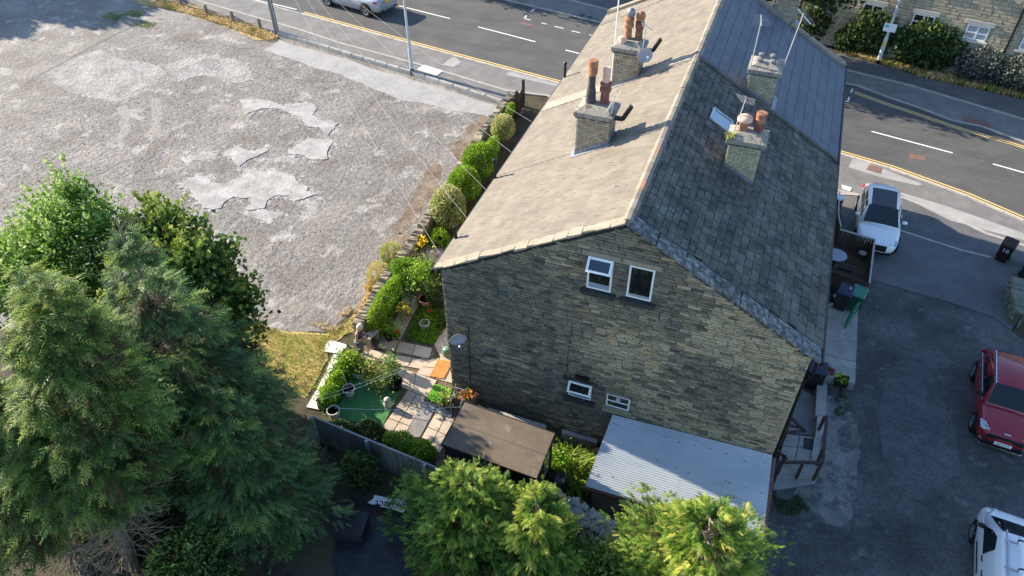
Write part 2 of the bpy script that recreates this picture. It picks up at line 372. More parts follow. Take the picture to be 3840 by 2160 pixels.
# -- paint
def paint(name, line, w, m): return sheet(name, ribbon(line, w), .009, m)
for dd in (.14, .34): paint('yellow_line', offset_line(KN[1:], dd), .085, m_yellow)
paint('white_line', [(v.x, v.y) for v in grs((960, 0), (1113, 36))], .1, m_white)
YF = [(v.x, v.y) for v in grs((3207, 344), (3305, 380), (3454, 430), (3600, 479), (3840, 549))]+[(30, 20)]
for dd in (0, -.2): paint('yellow_line', offset_line(YF, dd), .085, m_yellow)
for a, b in (((1497, 22), (1687, 70)), ((1793, 101), (2008, 157)), ((2120, 188), (2230, 215)), ((3268, 493), (3572, 574)), ((3723, 615), (3990, 690))):
    paint('white_dash', [(v.x, v.y) for v in grs(a, b)], .11, m_white)
for a, b in (((2079, 99), (2113, 107)), ((2143, 116), (2175, 123)), ((2210, 131), (2235, 136)), ((1990, 45), (2006, 33)), ((1966, 70), (1975, 58)),
             ((1965, 69), (1990, 76)), ((2030, 86), (2050, 91)), ((3160, 380), (3180, 381)), ((3180, 381), (3185, 364)), ((3191, 348), (3197, 333))):
    paint('white_dash', [(v.x, v.y) for v in grs(a, b)], .09, m_white)
def ground_piece(name, pp, dz, m, label, cat, th=.02, group=None):
    o = sheet(name, [(v.x, v.y) for v in grs(*pp)], dz, m, kind=None, th=th); return tag(o, label, cat, group)
ground_piece('manhole_cover', [(3412, 575), (3470, 588), (3470, 604), (3412, 594)], .012, m_rust, 'rusty red cover set in the middle of the sunlit road', 'manhole cover')
ground_piece('manhole_cover', [(3262, 620), (3305, 634), (3300, 655), (3247, 640)], .075, m_rust, 'rusty red cover in the pavement behind the white hatchback', 'manhole cover')
ground_piece('manhole_cover', [(3613, 440), (3708, 467), (3708, 482), (3610, 462)], .085, m_rust, 'reddish brick-coloured panel in the far pavement beside the kerb', 'manhole cover')
ground_piece('manhole_cover', [(1955, 84), (2000, 92), (1992, 98), (1950, 90)], .012, m_rust, 'small reddish cover in the tree shade on the far lane', 'manhole cover')
m_lid = M('pale lid', (.62, .6, .56), (.72, .7, .66), sc=4, bump=.1)
ground_piece('utility_cover', [(1563, 265), (1588, 248), (1662, 270), (1638, 288)], .08, m_lid, 'pale concrete double cover beside the foot of the steel lamp post', 'utility cover')
ground_piece('utility_cover', [(3155, 697), (3193, 709), (3187, 722), (3158, 712)], .08, m_lid, 'small pale cover in the pavement left of the white hatchback', 'utility cover')
ground_piece('drain_grate', [(2169, 60), (2184, 56), (2195, 62), (2180, 68)], .08, M('drain iron', (.06, .06, .06), sc=9), 'left of the two small dark grates in the far pavement', 'drain')
ground_piece('drain_grate', [(2199, 67), (2213, 63), (2224, 69), (2210, 74)], .08, bpy.data.materials['drain iron'], 'right of the two small dark grates in the far pavement', 'drain')
def gsheet(name, pp, dz, m, jit=0, n=3, th=0., parent=None, kind='structure'):
    P = [(v.x, v.y) for v in grs(*pp)]
    if jit: P = [(v.x, v.y) for v in rough_poly([(p[0], p[1]) for p in P], jit, n)]
    return sheet(name, P, dz, m, th=th, parent=parent, kind=kind)
gsheet('pavement_patch', [(1895, 283), (1920, 267), (2095, 315), (2090, 328)], .06, m_apron)
gsheet('pavement_patch', [(1680, 228), (1705, 215), (1730, 236), (1700, 255), (1660, 246)], .06, m_apron)
gsheet('pavement_patch', [(3200, 590), (3330, 645), (3460, 695), (3440, 700), (3300, 668), (3180, 630)], .06, m_apron)
gsheet('pavement_patch', [(3360, 720), (3560, 780), (3840, 880), (3840, 905), (3560, 830), (3420, 760)], .06, m_apron)
# -- the car park: gravel with remains of old tarmac, one step proud
LOTE = [(v.x, v.y) for v in grs((1884, 394), (1800, 500), (1620, 800), (1480, 1000), (1400, 1110), (1330, 1170), (1230, 1240), (1080, 1245), (900, 1205), (700, 1170), (300, 1160))]
LOT = [(LOWK[0][0]-1, LOWK[0][1]-.1)]+LOWK[1:]+LOTE+[(-16, -3), (-60, -6), (-75, 14), (-62, 38), (LOWK[0][0]-25, LOWK[0][1]+4.5)]
LOT = LOT[:len(LOWK)]+[(v.x, v.y) for v in rough_poly([(p[0], p[1]) for p in LOTE], .22, 8)][:-8]+LOT[len(LOWK)+len(LOTE):]
sheet('car_park', LOT, .004, m_lot)
gsheet('tarmac_apron', [(1050, 150), (1290, 222), (1546, 300), (1870, 402), (1840, 440), (1700, 415), (1500, 372), (1280, 285), (1130, 235), (990, 190)], .014, m_apron, .12, 5, th=.012)
Zl = lambda x, y: (640+x/2.787, 340+y/2.787)
Zm = lambda x, y: (x/2.6833, 60+y/2.6833)
PATCH = [[Zl(*q) for q in ((60, 1035), (130, 960), (260, 895), (390, 900), (430, 965), (560, 985), (640, 940), (740, 915), (830, 820), (890, 815), (930, 850), (1060, 840), (1180, 860), (1290, 905), (1345, 980), (1440, 1005), (1420, 1055), (1530, 1085), (1410, 1125), (1300, 1160), (1240, 1100), (1090, 1100), (1010, 1150), (980, 1230), (840, 1250), (840, 1120), (760, 1130), (660, 1110), (560, 1170), (530, 1230), (450, 1245), (350, 1225), (250, 1130), (200, 1040), (130, 1020))],
    [Zl(*q) for q in ((120, 730), (220, 690), (330, 640), (460, 640), (440, 700), (370, 725), (230, 730), (180, 765))],
    [Zl(*q) for q in ((550, 650), (640, 600), (720, 595), (840, 650), (1000, 590), (1030, 625), (920, 680), (800, 730), (720, 800), (660, 760), (640, 710))],
    [Zl(*q) for q in ((1250, 670), (1300, 590), (1430, 500), (1600, 510), (1700, 540), (1640, 620), (1640, 720), (1480, 730), (1360, 670))],
    [Zl(*q) for q in ((1070, 700), (1150, 680), (1340, 720), (1310, 775), (1170, 745), (1090, 755))],
    [Zl(*q) for q in ((720, 100), (900, 90), (1050, 110), (1180, 170), (1300, 140), (1480, 130), (1530, 190), (1480, 260), (1600, 330), (1750, 350), (1640, 470), (1560, 390), (1430, 380), (1350, 280), (1230, 230), (1100, 190), (950, 190), (800, 240))],
    [Zl(*q) for q in ((830, 1270), (960, 1240), (1150, 1280), (1130, 1320), (980, 1370), (880, 1330))],
    [Zl(*q) for q in ((1100, 480), (1180, 420), (1260, 385), (1255, 430), (1150, 480))],
    [Zm(*q) for q in ((520, 660), (600, 540), (780, 420), (1000, 340), (1200, 440), (1500, 470), (1700, 560), (1600, 640), (1600, 690), (1490, 710), (1400, 740), (1390, 800), (1280, 830), (1200, 870), (930, 830), (700, 760))],
    [Zm(*q) for q in ((1640, 500), (1900, 420), (2100, 460), (2280, 420), (2500, 480), (2560, 640), (2300, 690), (2100, 600), (1960, 610), (1800, 660))],
    [Zm(*q) for q in ((1040, 1330), (1130, 1270), (1230, 1280), (1260, 1320), (1130, 1330), (1080, 1350))]]
m_patch2 = M('worn tarmac', (.25, .24, .225), (.33, .318, .3), (.41, .395, .37), sc=.8, bump=.9, bsc=4, bdist=.1, fine=.25, grain=((13, .25), (4, .15)))
for i, pp in enumerate(PATCH):
    far = i >= 8 or i in (4, 7)
    gsheet('tarmac_patch', pp, (.034 if i in (0, 2, 3, 5) else .014), m_patch2 if far else m_patch, .05 if i < 8 else .2, 7, th=.03)
# low kerb on the car park side, bright on top
kp = tag(bpy.data.objects.new('low_kerb', None), kind='structure'); COL.objects.link(kp); ORG[kp] = Vector(); u_k = unit_piece('low_kerb', .04, .01, 5, m_kerb)
for a, b in zip(LOWK[1:], LOWK[2:]):
    a, b = Vector((*a, 0)), Vector((*b, 0)); n = round((b-a).length/1.0); x = (b-a).normalized()
    for i in range(n):
        c = a.lerp(b, (i+.5)/n); c.z = .13; o = link('kerb_stone', u_k, kp); o.matrix_local = frame(x, (-x.y, x.x, 0), (0, 0, 1), c) @ Matrix.Diagonal(((b-a).length/n-.015, .18, .34, 1))
# dry verge with stumps and a drooping rail, top left
gsheet('dry_verge', [(520, 0), (600, 2), (750, 30), (900, 90), (1000, 118), (1045, 140), (1030, 158), (960, 150), (850, 102), (700, 52), (560, 22), (480, 0)], .03, m_drygrass, .15, 5, th=.03)
# right hand yard and drive
DRV = [(v.x, v.y) for v in grs((3150, 735), (3385, 745), (3560, 812), (3700, 880), (3840, 925), (3900, 1100), (3790, 1240), (3723, 1190), (3560, 1135), (3380, 1085), (3270, 1050), (3160, 1040))]
sheet('drive', DRV, .05, m_drive, th=.05)
YARD = [(10.6, 12.5), (12.3, 12.3)]+[(v.x, v.y) for v in grs((3270, 1050), (3380, 1085), (3560, 1135), (3723, 1190), (3790, 1240))]+[(20.5, 10), (28, 9), (28, -12), (10.9, -12), (10.75, 0)]
sheet('yard', YARD, .008, m_yard)
m_band = M('patched tarmac', (.105, .105, .106), (.125, .125, .126), sc=1, fine=.12, bump=.1, bsc=40)
gsheet('drive_band', [(3684, 968), (3710, 972), (3733, 1140), (3722, 1188)], .056, m_band)
paint_e = sheet('drive_edging', ribbon([(v.x, v.y) for v in grs((3362, 863), (3490, 905), (3600, 940), (3715, 968))], .12), .057, m_kerb)
gsheet('drive_edging', [(3135, 712), (3150, 714), (3225, 730), (3222, 737), (3150, 724)], .056, m_kerb)
m_gravel = M('pale gravel', (.15, .147, .137), (.235, .23, .215), (.32, .31, .292), sc=1.3, bump=.9, bsc=20, fine=.4, stain=[((.1, .1, .1), 2.2, .5, .58, .9)])
gsheet('gravel_strip', [(3090, 1480), (3180, 1500), (3230, 1640), (3210, 1800), (3190, 1990), (3080, 1960), (2970, 1850), (3040, 1780)], .016, m_gravel, .22, 12)
gsheet('yard_patch', [(3330, 1380), (3480, 1330), (3580, 1600), (3600, 1760), (3440, 1880), (3320, 1750), (3290, 1560)], .014, M('yard relaid tarmac', (.088, .089, .092), (.112, .112, .114), (.135, .134, .132), sc=.9, bump=.5, bsc=6, bdist=.05, fine=.25, grain=((12, .2), (3, .15))), .16, 14)

# a few thousand loose chippings on the car park and in the yard
def chips(name, n, box, m, s0, s1, keep):
    V = []; F = []
    for i in range(n):
        x, y = random.uniform(box[0], box[1]), random.uniform(box[2], box[3])
        if not keep(x, y): continue
        s = random.uniform(s0, s1); z = gz(x)+.012; k = len(V); a = random.uniform(0, 6.28); c_, s_ = math.cos(a)*s, math.sin(a)*s
        V += [(x-c_, y-s_, z), (x+s_*.7, y-c_*.7, z), (x+c_, y+s_, z), (x-s_*.7, y+c_*.7, z), (x, y, z+s*.9)]
        F += [(k, k+1, k+4), (k+1, k+2, k+4), (k+2, k+3, k+4), (k+3, k, k+4)]
    npmesh(name, np.array(V), np.array(F), m, kind='stuff')
m_chip = M('chippings', sc=3, islcol=[(.22, .2, .19), (.31, .29, .27), (.42, .4, .38), (.17, .16, .16)])
chips('loose_chippings', 16000, (-30, -5.5, 1.5, 21), m_chip, .01, .036, lambda x, y: y < 23+.19*(-5-x)-4 and y > 2.5+.1*(-5-x)*-1)
m_chip2 = M('yard chippings', sc=3, islcol=[(.09, .088, .083), (.13, .128, .12), (.18, .175, .165), (.07, .068, .065)])
chips('yard_chippings', 3200, (10.9, 17.5, -3, 9), m_chip2, .012, .04, lambda x, y: True)

m_crack = M('dark crack', (.1, .095, .095), (.16, .15, .145), sc=4, bump=.3)
for k, ln in enumerate(([Zm(*q) for q in ((240, 690), (420, 580), (560, 510), (760, 400), (980, 280), (1180, 180), (1330, 110))], [Zm(*q) for q in ((1800, 670), (1950, 620), (2080, 540), (2180, 470), (2280, 410))], [Zm(*q) for q in ((2180, 270), (2300, 300), (2430, 330), (2570, 325))],
        [(990, 185), (1060, 200), (1180, 232), (1290, 286)], [Zl(*q) for q in ((830, 300), (870, 240), (960, 200), (1080, 205), (1180, 230), (1250, 265))], [Zl(*q) for q in ((700, 810), (780, 745), (860, 715), (960, 680), (1040, 640))], [(1010, 255), (1060, 262), (1075, 285), (1140, 305), (1280, 305)], [(490, 350), (520, 330), (590, 300), (600, 295)], [(330, 660), (380, 650), (470, 600)], [(480, 690), (520, 680), (590, 672), (640, 660)], [(1560, 420), (1600, 440), (1640, 430), (1700, 425)])):
    P = [gr(*q) for q in ln]; Q = []
    for a, c in zip(P, P[1:]): Q += [a.lerp(c, i/5)+Vector((random.uniform(-.05, .05), random.uniform(-.05, .05), 0)) for i in range(5)]
    sheet('tarmac_crack', ribbon(Q+[P[-1]], (.14, .09, .09, .05, .13, .1, .06, .07, .08, .08, .05)[k]), .009, m_crack)

# crumbled fragments round the remains of tarmac, and bare earth washed against the wall foot
frag = {m_patch: ([], []), m_patch2: ([], [])}
for i, pp in enumerate(PATCH):
    far = i >= 8 or i in (4, 7); V, F = frag[m_patch2 if far else m_patch]; P = [gr(*q) for q in pp]
    for a, c in zip(P, P[1:]+P[:1]):
        for _ in range(int((c-a).length*(9 if not far else 5))+2):
            o = a.lerp(c, random.random())+Vector((random.gauss(0, .16), random.gauss(0, .16), 0)); s_ = abs(random.gauss(0, .07))+.025; k = len(V); m_ = random.randint(5, 7); a0 = random.uniform(0, 6.28); zz = random.uniform(.012, .022)
            rim = [(o.x+math.cos(a0+j*6.283/m_)*s_*random.uniform(.6, 1.3), o.y+math.sin(a0+j*6.283/m_)*s_*random.uniform(.6, 1.3), zz*.4) for j in range(m_)]
            V += rim+[(o.x, o.y, zz)]; F += [(k+j, k+(j+1) % m_, k+m_) for j in range(m_)]
for mm, (V, F) in frag.items(): npmesh('tarmac_fragments', np.array(V), np.array(F), mm, kind='stuff')
m_brn = M('washed brown earth', (.12, .085, .055), (.2, .15, .105), (.26, .215, .165), sc=1.1, bump=.7, bsc=4, bdist=.08, grain=((13, .3),))
for pp in ([(1560, 720), (1600, 640), (1640, 600), (1660, 640), (1620, 740), (1560, 830), (1500, 880), (1470, 860), (1520, 790)], [(1470, 880), (1530, 870), (1540, 920), (1480, 990), (1440, 1000), (1430, 950)], [(1690, 560), (1760, 470), (1830, 420), (1850, 430), (1790, 520), (1720, 610)]): gsheet('earth_strip', pp, .009, m_brn, .2, 8)
m_mud = M('dusty tyre track', (.25, .23, .205), (.315, .29, .26), sc=2, bump=.4, bsc=5, grain=((13, .2),))
for ln, w in (([(582, 370), (590, 420), (585, 470), (560, 520)], .5), ([(460, 400), (470, 450), (465, 500), (430, 545)], .5), ([(600, 505), (660, 480), (740, 450)], .35)):
    P = [gr(*q) for q in ln]; Q = []
    for a, c in zip(P, P[1:]): Q += [a.lerp(c, i/6)+Vector((random.uniform(-.08, .08), random.uniform(-.08, .08), 0)) for i in range(6)]
    sheet('tyre_track', ribbon(Q, w), .007, m_mud)

# ================================================================ THE STONE HOUSE
m_mortar = M('mortar', (.2, .19, .15), (.31, .28, .215), sc=2, bump=.2, bsc=30)
SOOTY = [(0.157, 0.146, 0.12), (0.191, 0.175, 0.142), (0.232, 0.207, 0.157), (0.099, 0.092, 0.08), (0.215, 0.191, 0.147), (0.273, 0.233, 0.169), (0.174, 0.159, 0.129), (0.203, 0.182, 0.145)]
BUFF = [(0.376, 0.325, 0.222), (0.422, 0.365, 0.251), (0.331, 0.285, 0.199), (0.456, 0.393, 0.274), (0.125, 0.114, 0.091), (0.399, 0.342, 0.228), (0.422, 0.296, 0.171), (0.353, 0.308, 0.217), (0.388, 0.336, 0.228), (0.433, 0.376, 0.257), (0.171, 0.154, 0.114)]
m_sooty = M('sooty stone', (.7, .7, .7), (1.15, 1.12, 1.05), sc=2.2, islcol=SOOTY, bump=.5, bsc=30, fine=.2)
MID = [(.22, .2, .15), (.26, .235, .175), (.19, .175, .135), (.29, .255, .185), (.09, .086, .072), (.24, .215, .155), (.27, .2, .125), (.21, .2, .16)]
m_mid = M('mid stone', (.75, .75, .74), (1.15, 1.12, 1.05), sc=2.2, islcol=MID, bump=.45, bsc=30, fine=.18)
m_buff = M('buff stone', (.8, .8, .78), (1.15, 1.1, 1.05), sc=2.2, islcol=BUFF, bump=.4, bsc=30, fine=.18)
m_dress = M('dressed stone', (.24, .21, .15), (.33, .29, .21), sc=4, bump=.25, bsc=25)
m_darkst = M('dark dressed stone', (.025, .025, .027), (.06, .058, .055), sc=6, bump=.25, bsc=25)
m_tile = M('brown roof tile', (.85, .85, .85), (1.12, 1.1, 1.06), sc=1.5, islcol=[(.19, .168, .138), (.207, .184, .152), (.198, .176, .145), (.215, .192, .16), (.18, .16, .132)], bump=.15, bsc=40, fine=.12)
m_flag = M('stone roof slate', (.6, .62, .62), (1.3, 1.25, 1.15), sc=1.6, islcol=[(.09, .09, .088), (.125, .124, .118), (.15, .146, .135), (.105, .104, .1), (.15, .141, .124), (.085, .085, .083), (.135, .133, .126)], bump=.8, bsc=22, fine=.35,
           stain=[((.2, .225, .21), 1.1, .6, .68, .5), ((.2, .22, .17), 5, .58, .66, .5), ((.14, .085, .05), .8, .64, .74, .6), ((.05, .055, .05), 2.5, .58, .7, .5)])
m_slate = M('blue grey slate', (.88, .88, .88), (1.1, 1.1, 1.1), sc=2, islcol=[(.1, .115, .14), (.125, .14, .165), (.112, .127, .152)], rough=.6, bump=.08, bsc=40)
m_under = M('roof underlay', (.03, .03, .03))
m_verge = M('pale verge mortar', (.23, .2, .158), (.32, .28, .22), sc=3, bump=.6, bsc=14, fine=.15, stain=[((.25, .21, .16), 5, .6, .68, .6)])
m_cop = M('lichened coping', (.06, .064, .066), (.11, .115, .115), (.27, .275, .26), sc=7, bump=.4, bsc=25, fine=.25, isl=.15)
m_black = M('black plastic', (.012, .012, .013), rough=.4)
m_upvc = M('white window frame', (.78, .79, .8), rough=.35, spec=.5)
m_glass = M('window glass', (.012, .014, .017), rough=.04, spec=.6)
m_glassl = M('pale blind behind glass', (.34, .36, .37), rough=.08, spec=.6)
m_brick = M('yellow brick', (.8, .8, .8), (1.15, 1.12, 1.08), sc=5, islcol=[(.52, .46, .29), (.46, .4, .26), (.57, .51, .34), (.4, .35, .24), (.54, .47, .31)], bump=.3, bsc=40, fine=.12)
m_brickg = M('weathered brick', (.8, .8, .8), (1.15, 1.12, 1.08), sc=5, islcol=[(.44, .39, .28), (.37, .32, .235), (.5, .45, .33), (.3, .26, .19), (.47, .41, .3), (.32, .21, .14)], bump=.3, bsc=40, fine=.15)
m_joint = M('brick joint', (.07, .065, .055), (.12, .11, .09), sc=6)
m_flaunch = M('chimney mortar', (.2, .18, .15), (.34, .31, .26), (.13, .12, .1), sc=5, bump=.6, bsc=16, fine=.2)
m_lead = M('lead flashing', (.2, .22, .25), (.28, .3, .33), sc=4, rough=.45, metal=.3)
m_terra = M('terracotta', (.27, .12, .07), (.42, .19, .11), sc=9, bump=.1, bsc=30)
m_terrap = M('pale terracotta', (.6, .36, .27), (.68, .46, .37), sc=6)
m_terrad = M('sooty terracotta', (.12, .06, .05), (.26, .11, .08), sc=5)
m_pot_dk = M('dark clay pot', (.045, .04, .045), (.08, .07, .075), sc=5)
m_pot_gy = M('grey pot', (.14, .14, .145), (.2, .2, .2), sc=6)
m_steel = M('galvanised steel', (.42, .43, .44), (.55, .56, .57), sc=8, rough=.4, metal=.5)

house = thing('stone_house', 'long stone house with brown tiled left slope and dark stone slated right slope', 'house', (5.3, 9, 0))
m_render = M('side wall stone', (.17, .15, .115), (.27, .24, .17), sc=6, bump=.4, bsc=18)
fy = lambda x: 20.1-.22*x if x < XR else 17.75
b = MB(); ring = [(0, .09), (10.6, .09), (10.6, 17.5), (XR, 17.5), (XR, 18.6), (0, 19.8)]
zt = lambda x, y: roofz(x)-.1
vs_ = [(x, y, -1.4) for x, y in ring]+[(x, y, zt(x, y)) for x, y in ring]; n = len(ring)
b.add(vs_, [(i, (i+1) % n, n+(i+1) % n, n+i) for i in range(1, n)]); b.build('wall', m_render, house)
b = MB(); P5 = [(0, -1.4), (W, -1.4), (W, HR-.06), (XR, ZR-.06), (0, HL-.06)]
b.add([(x, .008, z) for x, z in P5]+[(x, .45, z) for x, z in P5], [(0, 1, 2, 3, 4), (9, 8, 7, 6, 5)]+[(i, i+5, (i+1) % 5+5, (i+1) % 5) for i in range(5)])
gable = b.build('gable_wall', m_mortar, house)
WIN = [(4.47, 5.16, 6.44, 7.58), (5.59, 6.27, 6.46, 7.58), (4.17, 4.92, 1.65, 2.38), (5.41, 6.16, 1.66, 2.2)]
hol = [(a-.02, b_+.02, c-.02, d+.02) for a, b_, c, d in WIN]
hol += [(a-.14, b_+.16, c-.19, c-.02) for a, b_, c, d in WIN[:3]]+[(a-.2, b_+.2, d+.02, d+.19) for a, b_, c, d in WIN[:3]]
hol += [(5.3, 6.25, 1.35, 1.66)]
br = [wall_pt(1861, 1063), wall_pt(1921, 1128)]
z = -1.15; soot, mid, buff = [], [], []
while z < 8.8:
    h = random.choice([.075, .085, .09, .1, .11]); zc = z+h/2; x = -random.uniform(0, .3)
    while x < W:
        L_ = random.choice([.18, .26, .32, .38, .46, .28]); a, e_ = max(x, .0), min(x+L_, W); x += L_
        if e_-a < .07: continue
        if a < .01 and int(z*7) % 2: e_ = min(e_+.1, .5)
        ztop = min(roofz(a), roofz(e_))
        if z+h > ztop-.02: continue
        # cut round the openings
        segs = [(a, e_)]
        for (x0, x1, z0, z1) in hol:
            if z+h > z0+.02 and z < z1-.02:
                ns = []
                for (s0, s1) in segs:
                    if s1 <= x0 or s0 >= x1: ns.append((s0, s1))
                    else:
                        if s0 < x0-.05: ns.append((s0, x0))
                        if s1 > x1+.05: ns.append((x1, s1))
                segs = ns
        for (s0, s1) in segs:
            if s1-s0 < .05: continue
            xc = (s0+s1)/2
            if zc < 1.15 and xc > 5.75: continue
            dpt = random.uniform(.1, .125)
            mt = frame((1, 0, 0), (0, 0, 1), (0, -1, 0), (xc, .08-dpt/2+.0, zc))
            # soot clings to the upper left, the lower right has stayed buff
            k = .95-.1*xc+.02*zc+.28*math.sin(xc*1.3+zc*.9)+.22*math.sin(xc*.6-zc*1.4+1)
            if 7.2 < xc < 9.6 and 3.6 < zc < 5: k += .4
            k += random.gauss(0, .17); (soot if k > .66 else mid if k > .33 else buff).append((mt, (s1-s0-.014, h-.016, dpt)))
    z += h
pieces(soot, [unit_piece('stone', .035, .02, s, m_sooty, .12) for s in range(6)], gable, 'stone', 'stonework', 100)
pieces(mid, [unit_piece('stone', .035, .02, s, m_mid, .12) for s in range(6)], gable, 'stone', 'stonework', 100)
pieces(buff, [unit_piece('stone', .035, .02, s, m_buff, .12) for s in range(6)], gable, 'stone', 'stonework', 100)

def frame_boxes(mb, x0, x1, z0, z1, y, w=.055, d=.05, bars=()):
    mb.box(((x0+x1)/2, y, z0+w/2), (x1-x0, d, w)); mb.box(((x0+x1)/2, y, z1-w/2), (x1-x0, d, w))
    for x in (x0+w/2, x1-w/2): mb.box((x, y, (z0+z1)/2), (w, d, z1-z0-2*w))
    for zb in bars: mb.box(((x0+x1)/2, y, zb), (x1-x0-2*w, d*.98, w))
    return mb
for k, (x0, x1, z0, z1) in enumerate(WIN):
    bars = {0: (z0+(z1-z0)*.64,), 1: (), 2: (z0+(z1-z0)*.48,), 3: (z0+(z1-z0)*.52,)}[k]
    wf = frame_boxes(MB(), x0, x1, z0, z1, .0, bars=bars).build('window', m_upvc, house, bevel=.006)
    MB().box(((x0+x1)/2, -.008, (z0+z1)/2), (x1-x0-.04, .012, z1-z0-.04)).build('pane', m_glass, wf)
    if k in (0, 2): # the top light stands open on its stay, hinged at the head
        zh = z1; zl = bars[0]-.01; L_ = (zh-zl); an = R(38 if k == 0 else 30)
        Rx = Matrix.Rotation(-an, 3, 'X'); sb = MB(); c0 = Vector(((x0+x1)/2, -.035, zh)); w_ = .065
        def P(x, dz, dy=0): return c0+Rx @ Vector((x, dy, -dz))
        hw = (x1-x0)/2
        for (xx, dz, sx, sz) in ((0, w_/2, 2*hw, w_), (0, L_-w_/2, 2*hw, w_), (-hw+w_/2, L_/2, w_, L_-2*w_), (hw-w_/2, L_/2, w_, L_-2*w_)): sb.box(P(xx, dz), (sx, .04, sz), Rx)
        sb.build('casement', m_upvc, wf, label='white top light standing open')
        MB().box(P(0, L_/2), (2*hw-.1, .014, L_-.1), Rx).build('casement_pane', M('sky lit glass', (.05, .07, .09), rough=.03, spec=1., metal=.6) if k == 0 else m_glass, wf)
    if k < 3:
        MB().box(((x0+x1)/2+.01, -.055, z0-.1), (x1-x0+.28, .2, .15)).build('sill', m_darkst, wf, bevel=.012)
        MB().box(((x0+x1)/2, -.0, z1+.105), (x1-x0+.36, .11, .15)).build('lintel', m_dress if k != 2 else m_darkst, wf, bevel=.01)
    else:
        MB().box(((x0+x1)/2, -.015, z1-.1), (x1-x0-.1, .03, .17)).build('panel', m_darkst, wf)
        frame_boxes(MB(), (x0+x1)/2-.06, (x0+x1)/2+.06, z1-.17, z1-.05, -.035, .022, .02).build('vent', m_upvc, wf)
        MB().box(((x0+x1)/2, -.01, z0-.16), (x1-x0+.2, .07, .27)).build('sill', m_dress, wf)
    if k == 1: MB().box(((x0+x1)/2, -.018, z0+.1), (x1-x0-.12, .006, .09)).build('curtain', M('pale cloth', (.3, .32, .35), sc=20), wf)
    if k == 0: MB().box(((x0+x1)/2, -.018, z0+.14), (x1-x0-.12, .006, .17)).build('curtain', M('pale blue blind', (.25, .3, .36)), wf)
MB().box((4.6, -.09, 2.72), (.45, .1, .1)).box((4.6, -.05, 2.64), (.32, .05, .16)).build('wall_vent', m_black, house)
b = MB()
for px in (1863, 1916): a, c = wall_pt(px, 1065 if px < 1900 else 1080), wall_pt(px+2, 1115 if px < 1900 else 1128); b.bar(a+Vector((0, -.05, 0)), c+Vector((0, -.05, 0)), .03, .03)
a, c = wall_pt(1868, 1090), wall_pt(1912, 1100); b.bar(a+Vector((0, -.05, 0)), c+Vector((0, -.05, 0)), .05, .12); b.build('wall_bracket', m_cop, house)
MB().tube([wall_pt(1759, 1222)+Vector((0, -.05, 0)), wall_pt(1762, 1330)+Vector((0, -.05, 0)), wall_pt(1768, 1455)+Vector((0, -.05, 0))], .013, 5).build('cable', m_black, house)
MB().tube([wall_pt(2150, 1205)+Vector((0, -.045, 0)), wall_pt(2133, 1300)+Vector((0, -.045, 0)), wall_pt(2128, 1395)+Vector((0, -.045, 0))], .008, 5).build('cable', m_black, house)

# -- roof slopes
def slope(side):
    """axes of a roof slope: along the eaves, up the slope, outward"""
    if side == 'L': e2 = Vector((1, 0, ML)).normalized(); e1 = Vector((0, -1, 0)); base = Vector((0, 0, HL))
    else: e2 = Vector((-1, 0, MR)).normalized(); e1 = Vector((0, 1, 0)); base = Vector((W, 0, HR))
    return e1, e2, e1.cross(e2), base
def roof_part(side, y0, y1f, m, name):
    e1, e2, nn, base = slope(side); x0, x1 = (-.2, XR) if side == 'L' else (W+.2, XR)
    P = [Vector((x0, y0, roofz(x0))), Vector((x1, y0, ZR)), Vector((x1, y1f(x1), ZR)), Vector((x0, y1f(x0), roofz(x0)))]
    P[0].z = HL+ML*x0 if side == 'L' else ZR-MR*(x0-XR); P[3].z = P[0].z
    return MB().add([p-nn*.02 for p in P]+[p-nn*.14 for p in P], [(0, 1, 2, 3), (7, 6, 5, 4)]+[(i, i+4, (i+1) % 4+4, (i+1) % 4) for i in range(4)]).build(name, m, house)
def tiles(side, y0, y1f, expo, wid, th, jit, m, part, unit, rest, limit, wj=0., gap=.006, dim=0., lap=1.18, kick=0.):
    e1, e2, nn, base = slope(side); LL = math.hypot(XR+.2, (XR+.2)*ML) if side == 'L' else math.hypot(W+.2-XR, (W+.2-XR)*MR)
    sx = 1 if side == 'L' else -1; x0 = -.22 if side == 'L' else W+.22; cs = abs(e2.x); v = 0; row = 0; specs = []; rows = []
    while sum(rows) < LL-expo*.4: rows.append(expo*(1-dim*sum(rows)/LL))
    kf = LL/sum(rows)
    for ex in rows:
        ex *= kf; xc = x0+sx*(v+ex/2)*cs; ye = y1f(xc); y = y0-(random.uniform(0, wid) if wj else (wid/2 if row % 2 else 0)); row += 1
        while y < ye:
            w = wid*(1+random.uniform(-wj, wj)); a, c = max(y, y0), min(y+w, ye); y += w
            if c-a < .06: continue
            tl = (math.atan(th*1.1/ex) if lap > 1 else .05 if m is m_flag else 0)+random.uniform(-jit, jit)*.02+(random.uniform(.03, .09) if random.random() < kick else 0); q = Matrix.Rotation(-tl, 3, e1)
            A, B = e1, q @ e2; N_ = A.cross(B)
            pos = Vector((xc, (a+c)/2, HL+ML*xc if side == 'L' else ZR-MR*(xc-XR)))+nn*(th*.75+random.uniform(0, jit*.006))
            mt = frame(A, B, N_, pos) @ Matrix.Rotation(random.uniform(-jit, jit)*.012, 4, 'Z')
            specs.append((mt, (c-a-gap, ex*lap, th)))
        v += ex
    pieces(specs, unit, part, 'tile' if m is not m_flag else 'slate', rest, limit)
rl = roof_part('L', .0, fy, m_under, 'left_roof')
tiles('L', .2, fy, .22, .4, .02, .8, m_tile, rl, [unit_piece('tile', .008, .008, s, m_tile) for s in range(4)], 'tiling', 300, wj=.12, gap=.005, kick=.1)
rr = roof_part('R', .0, lambda x: 9.9, m_under, 'right_roof')
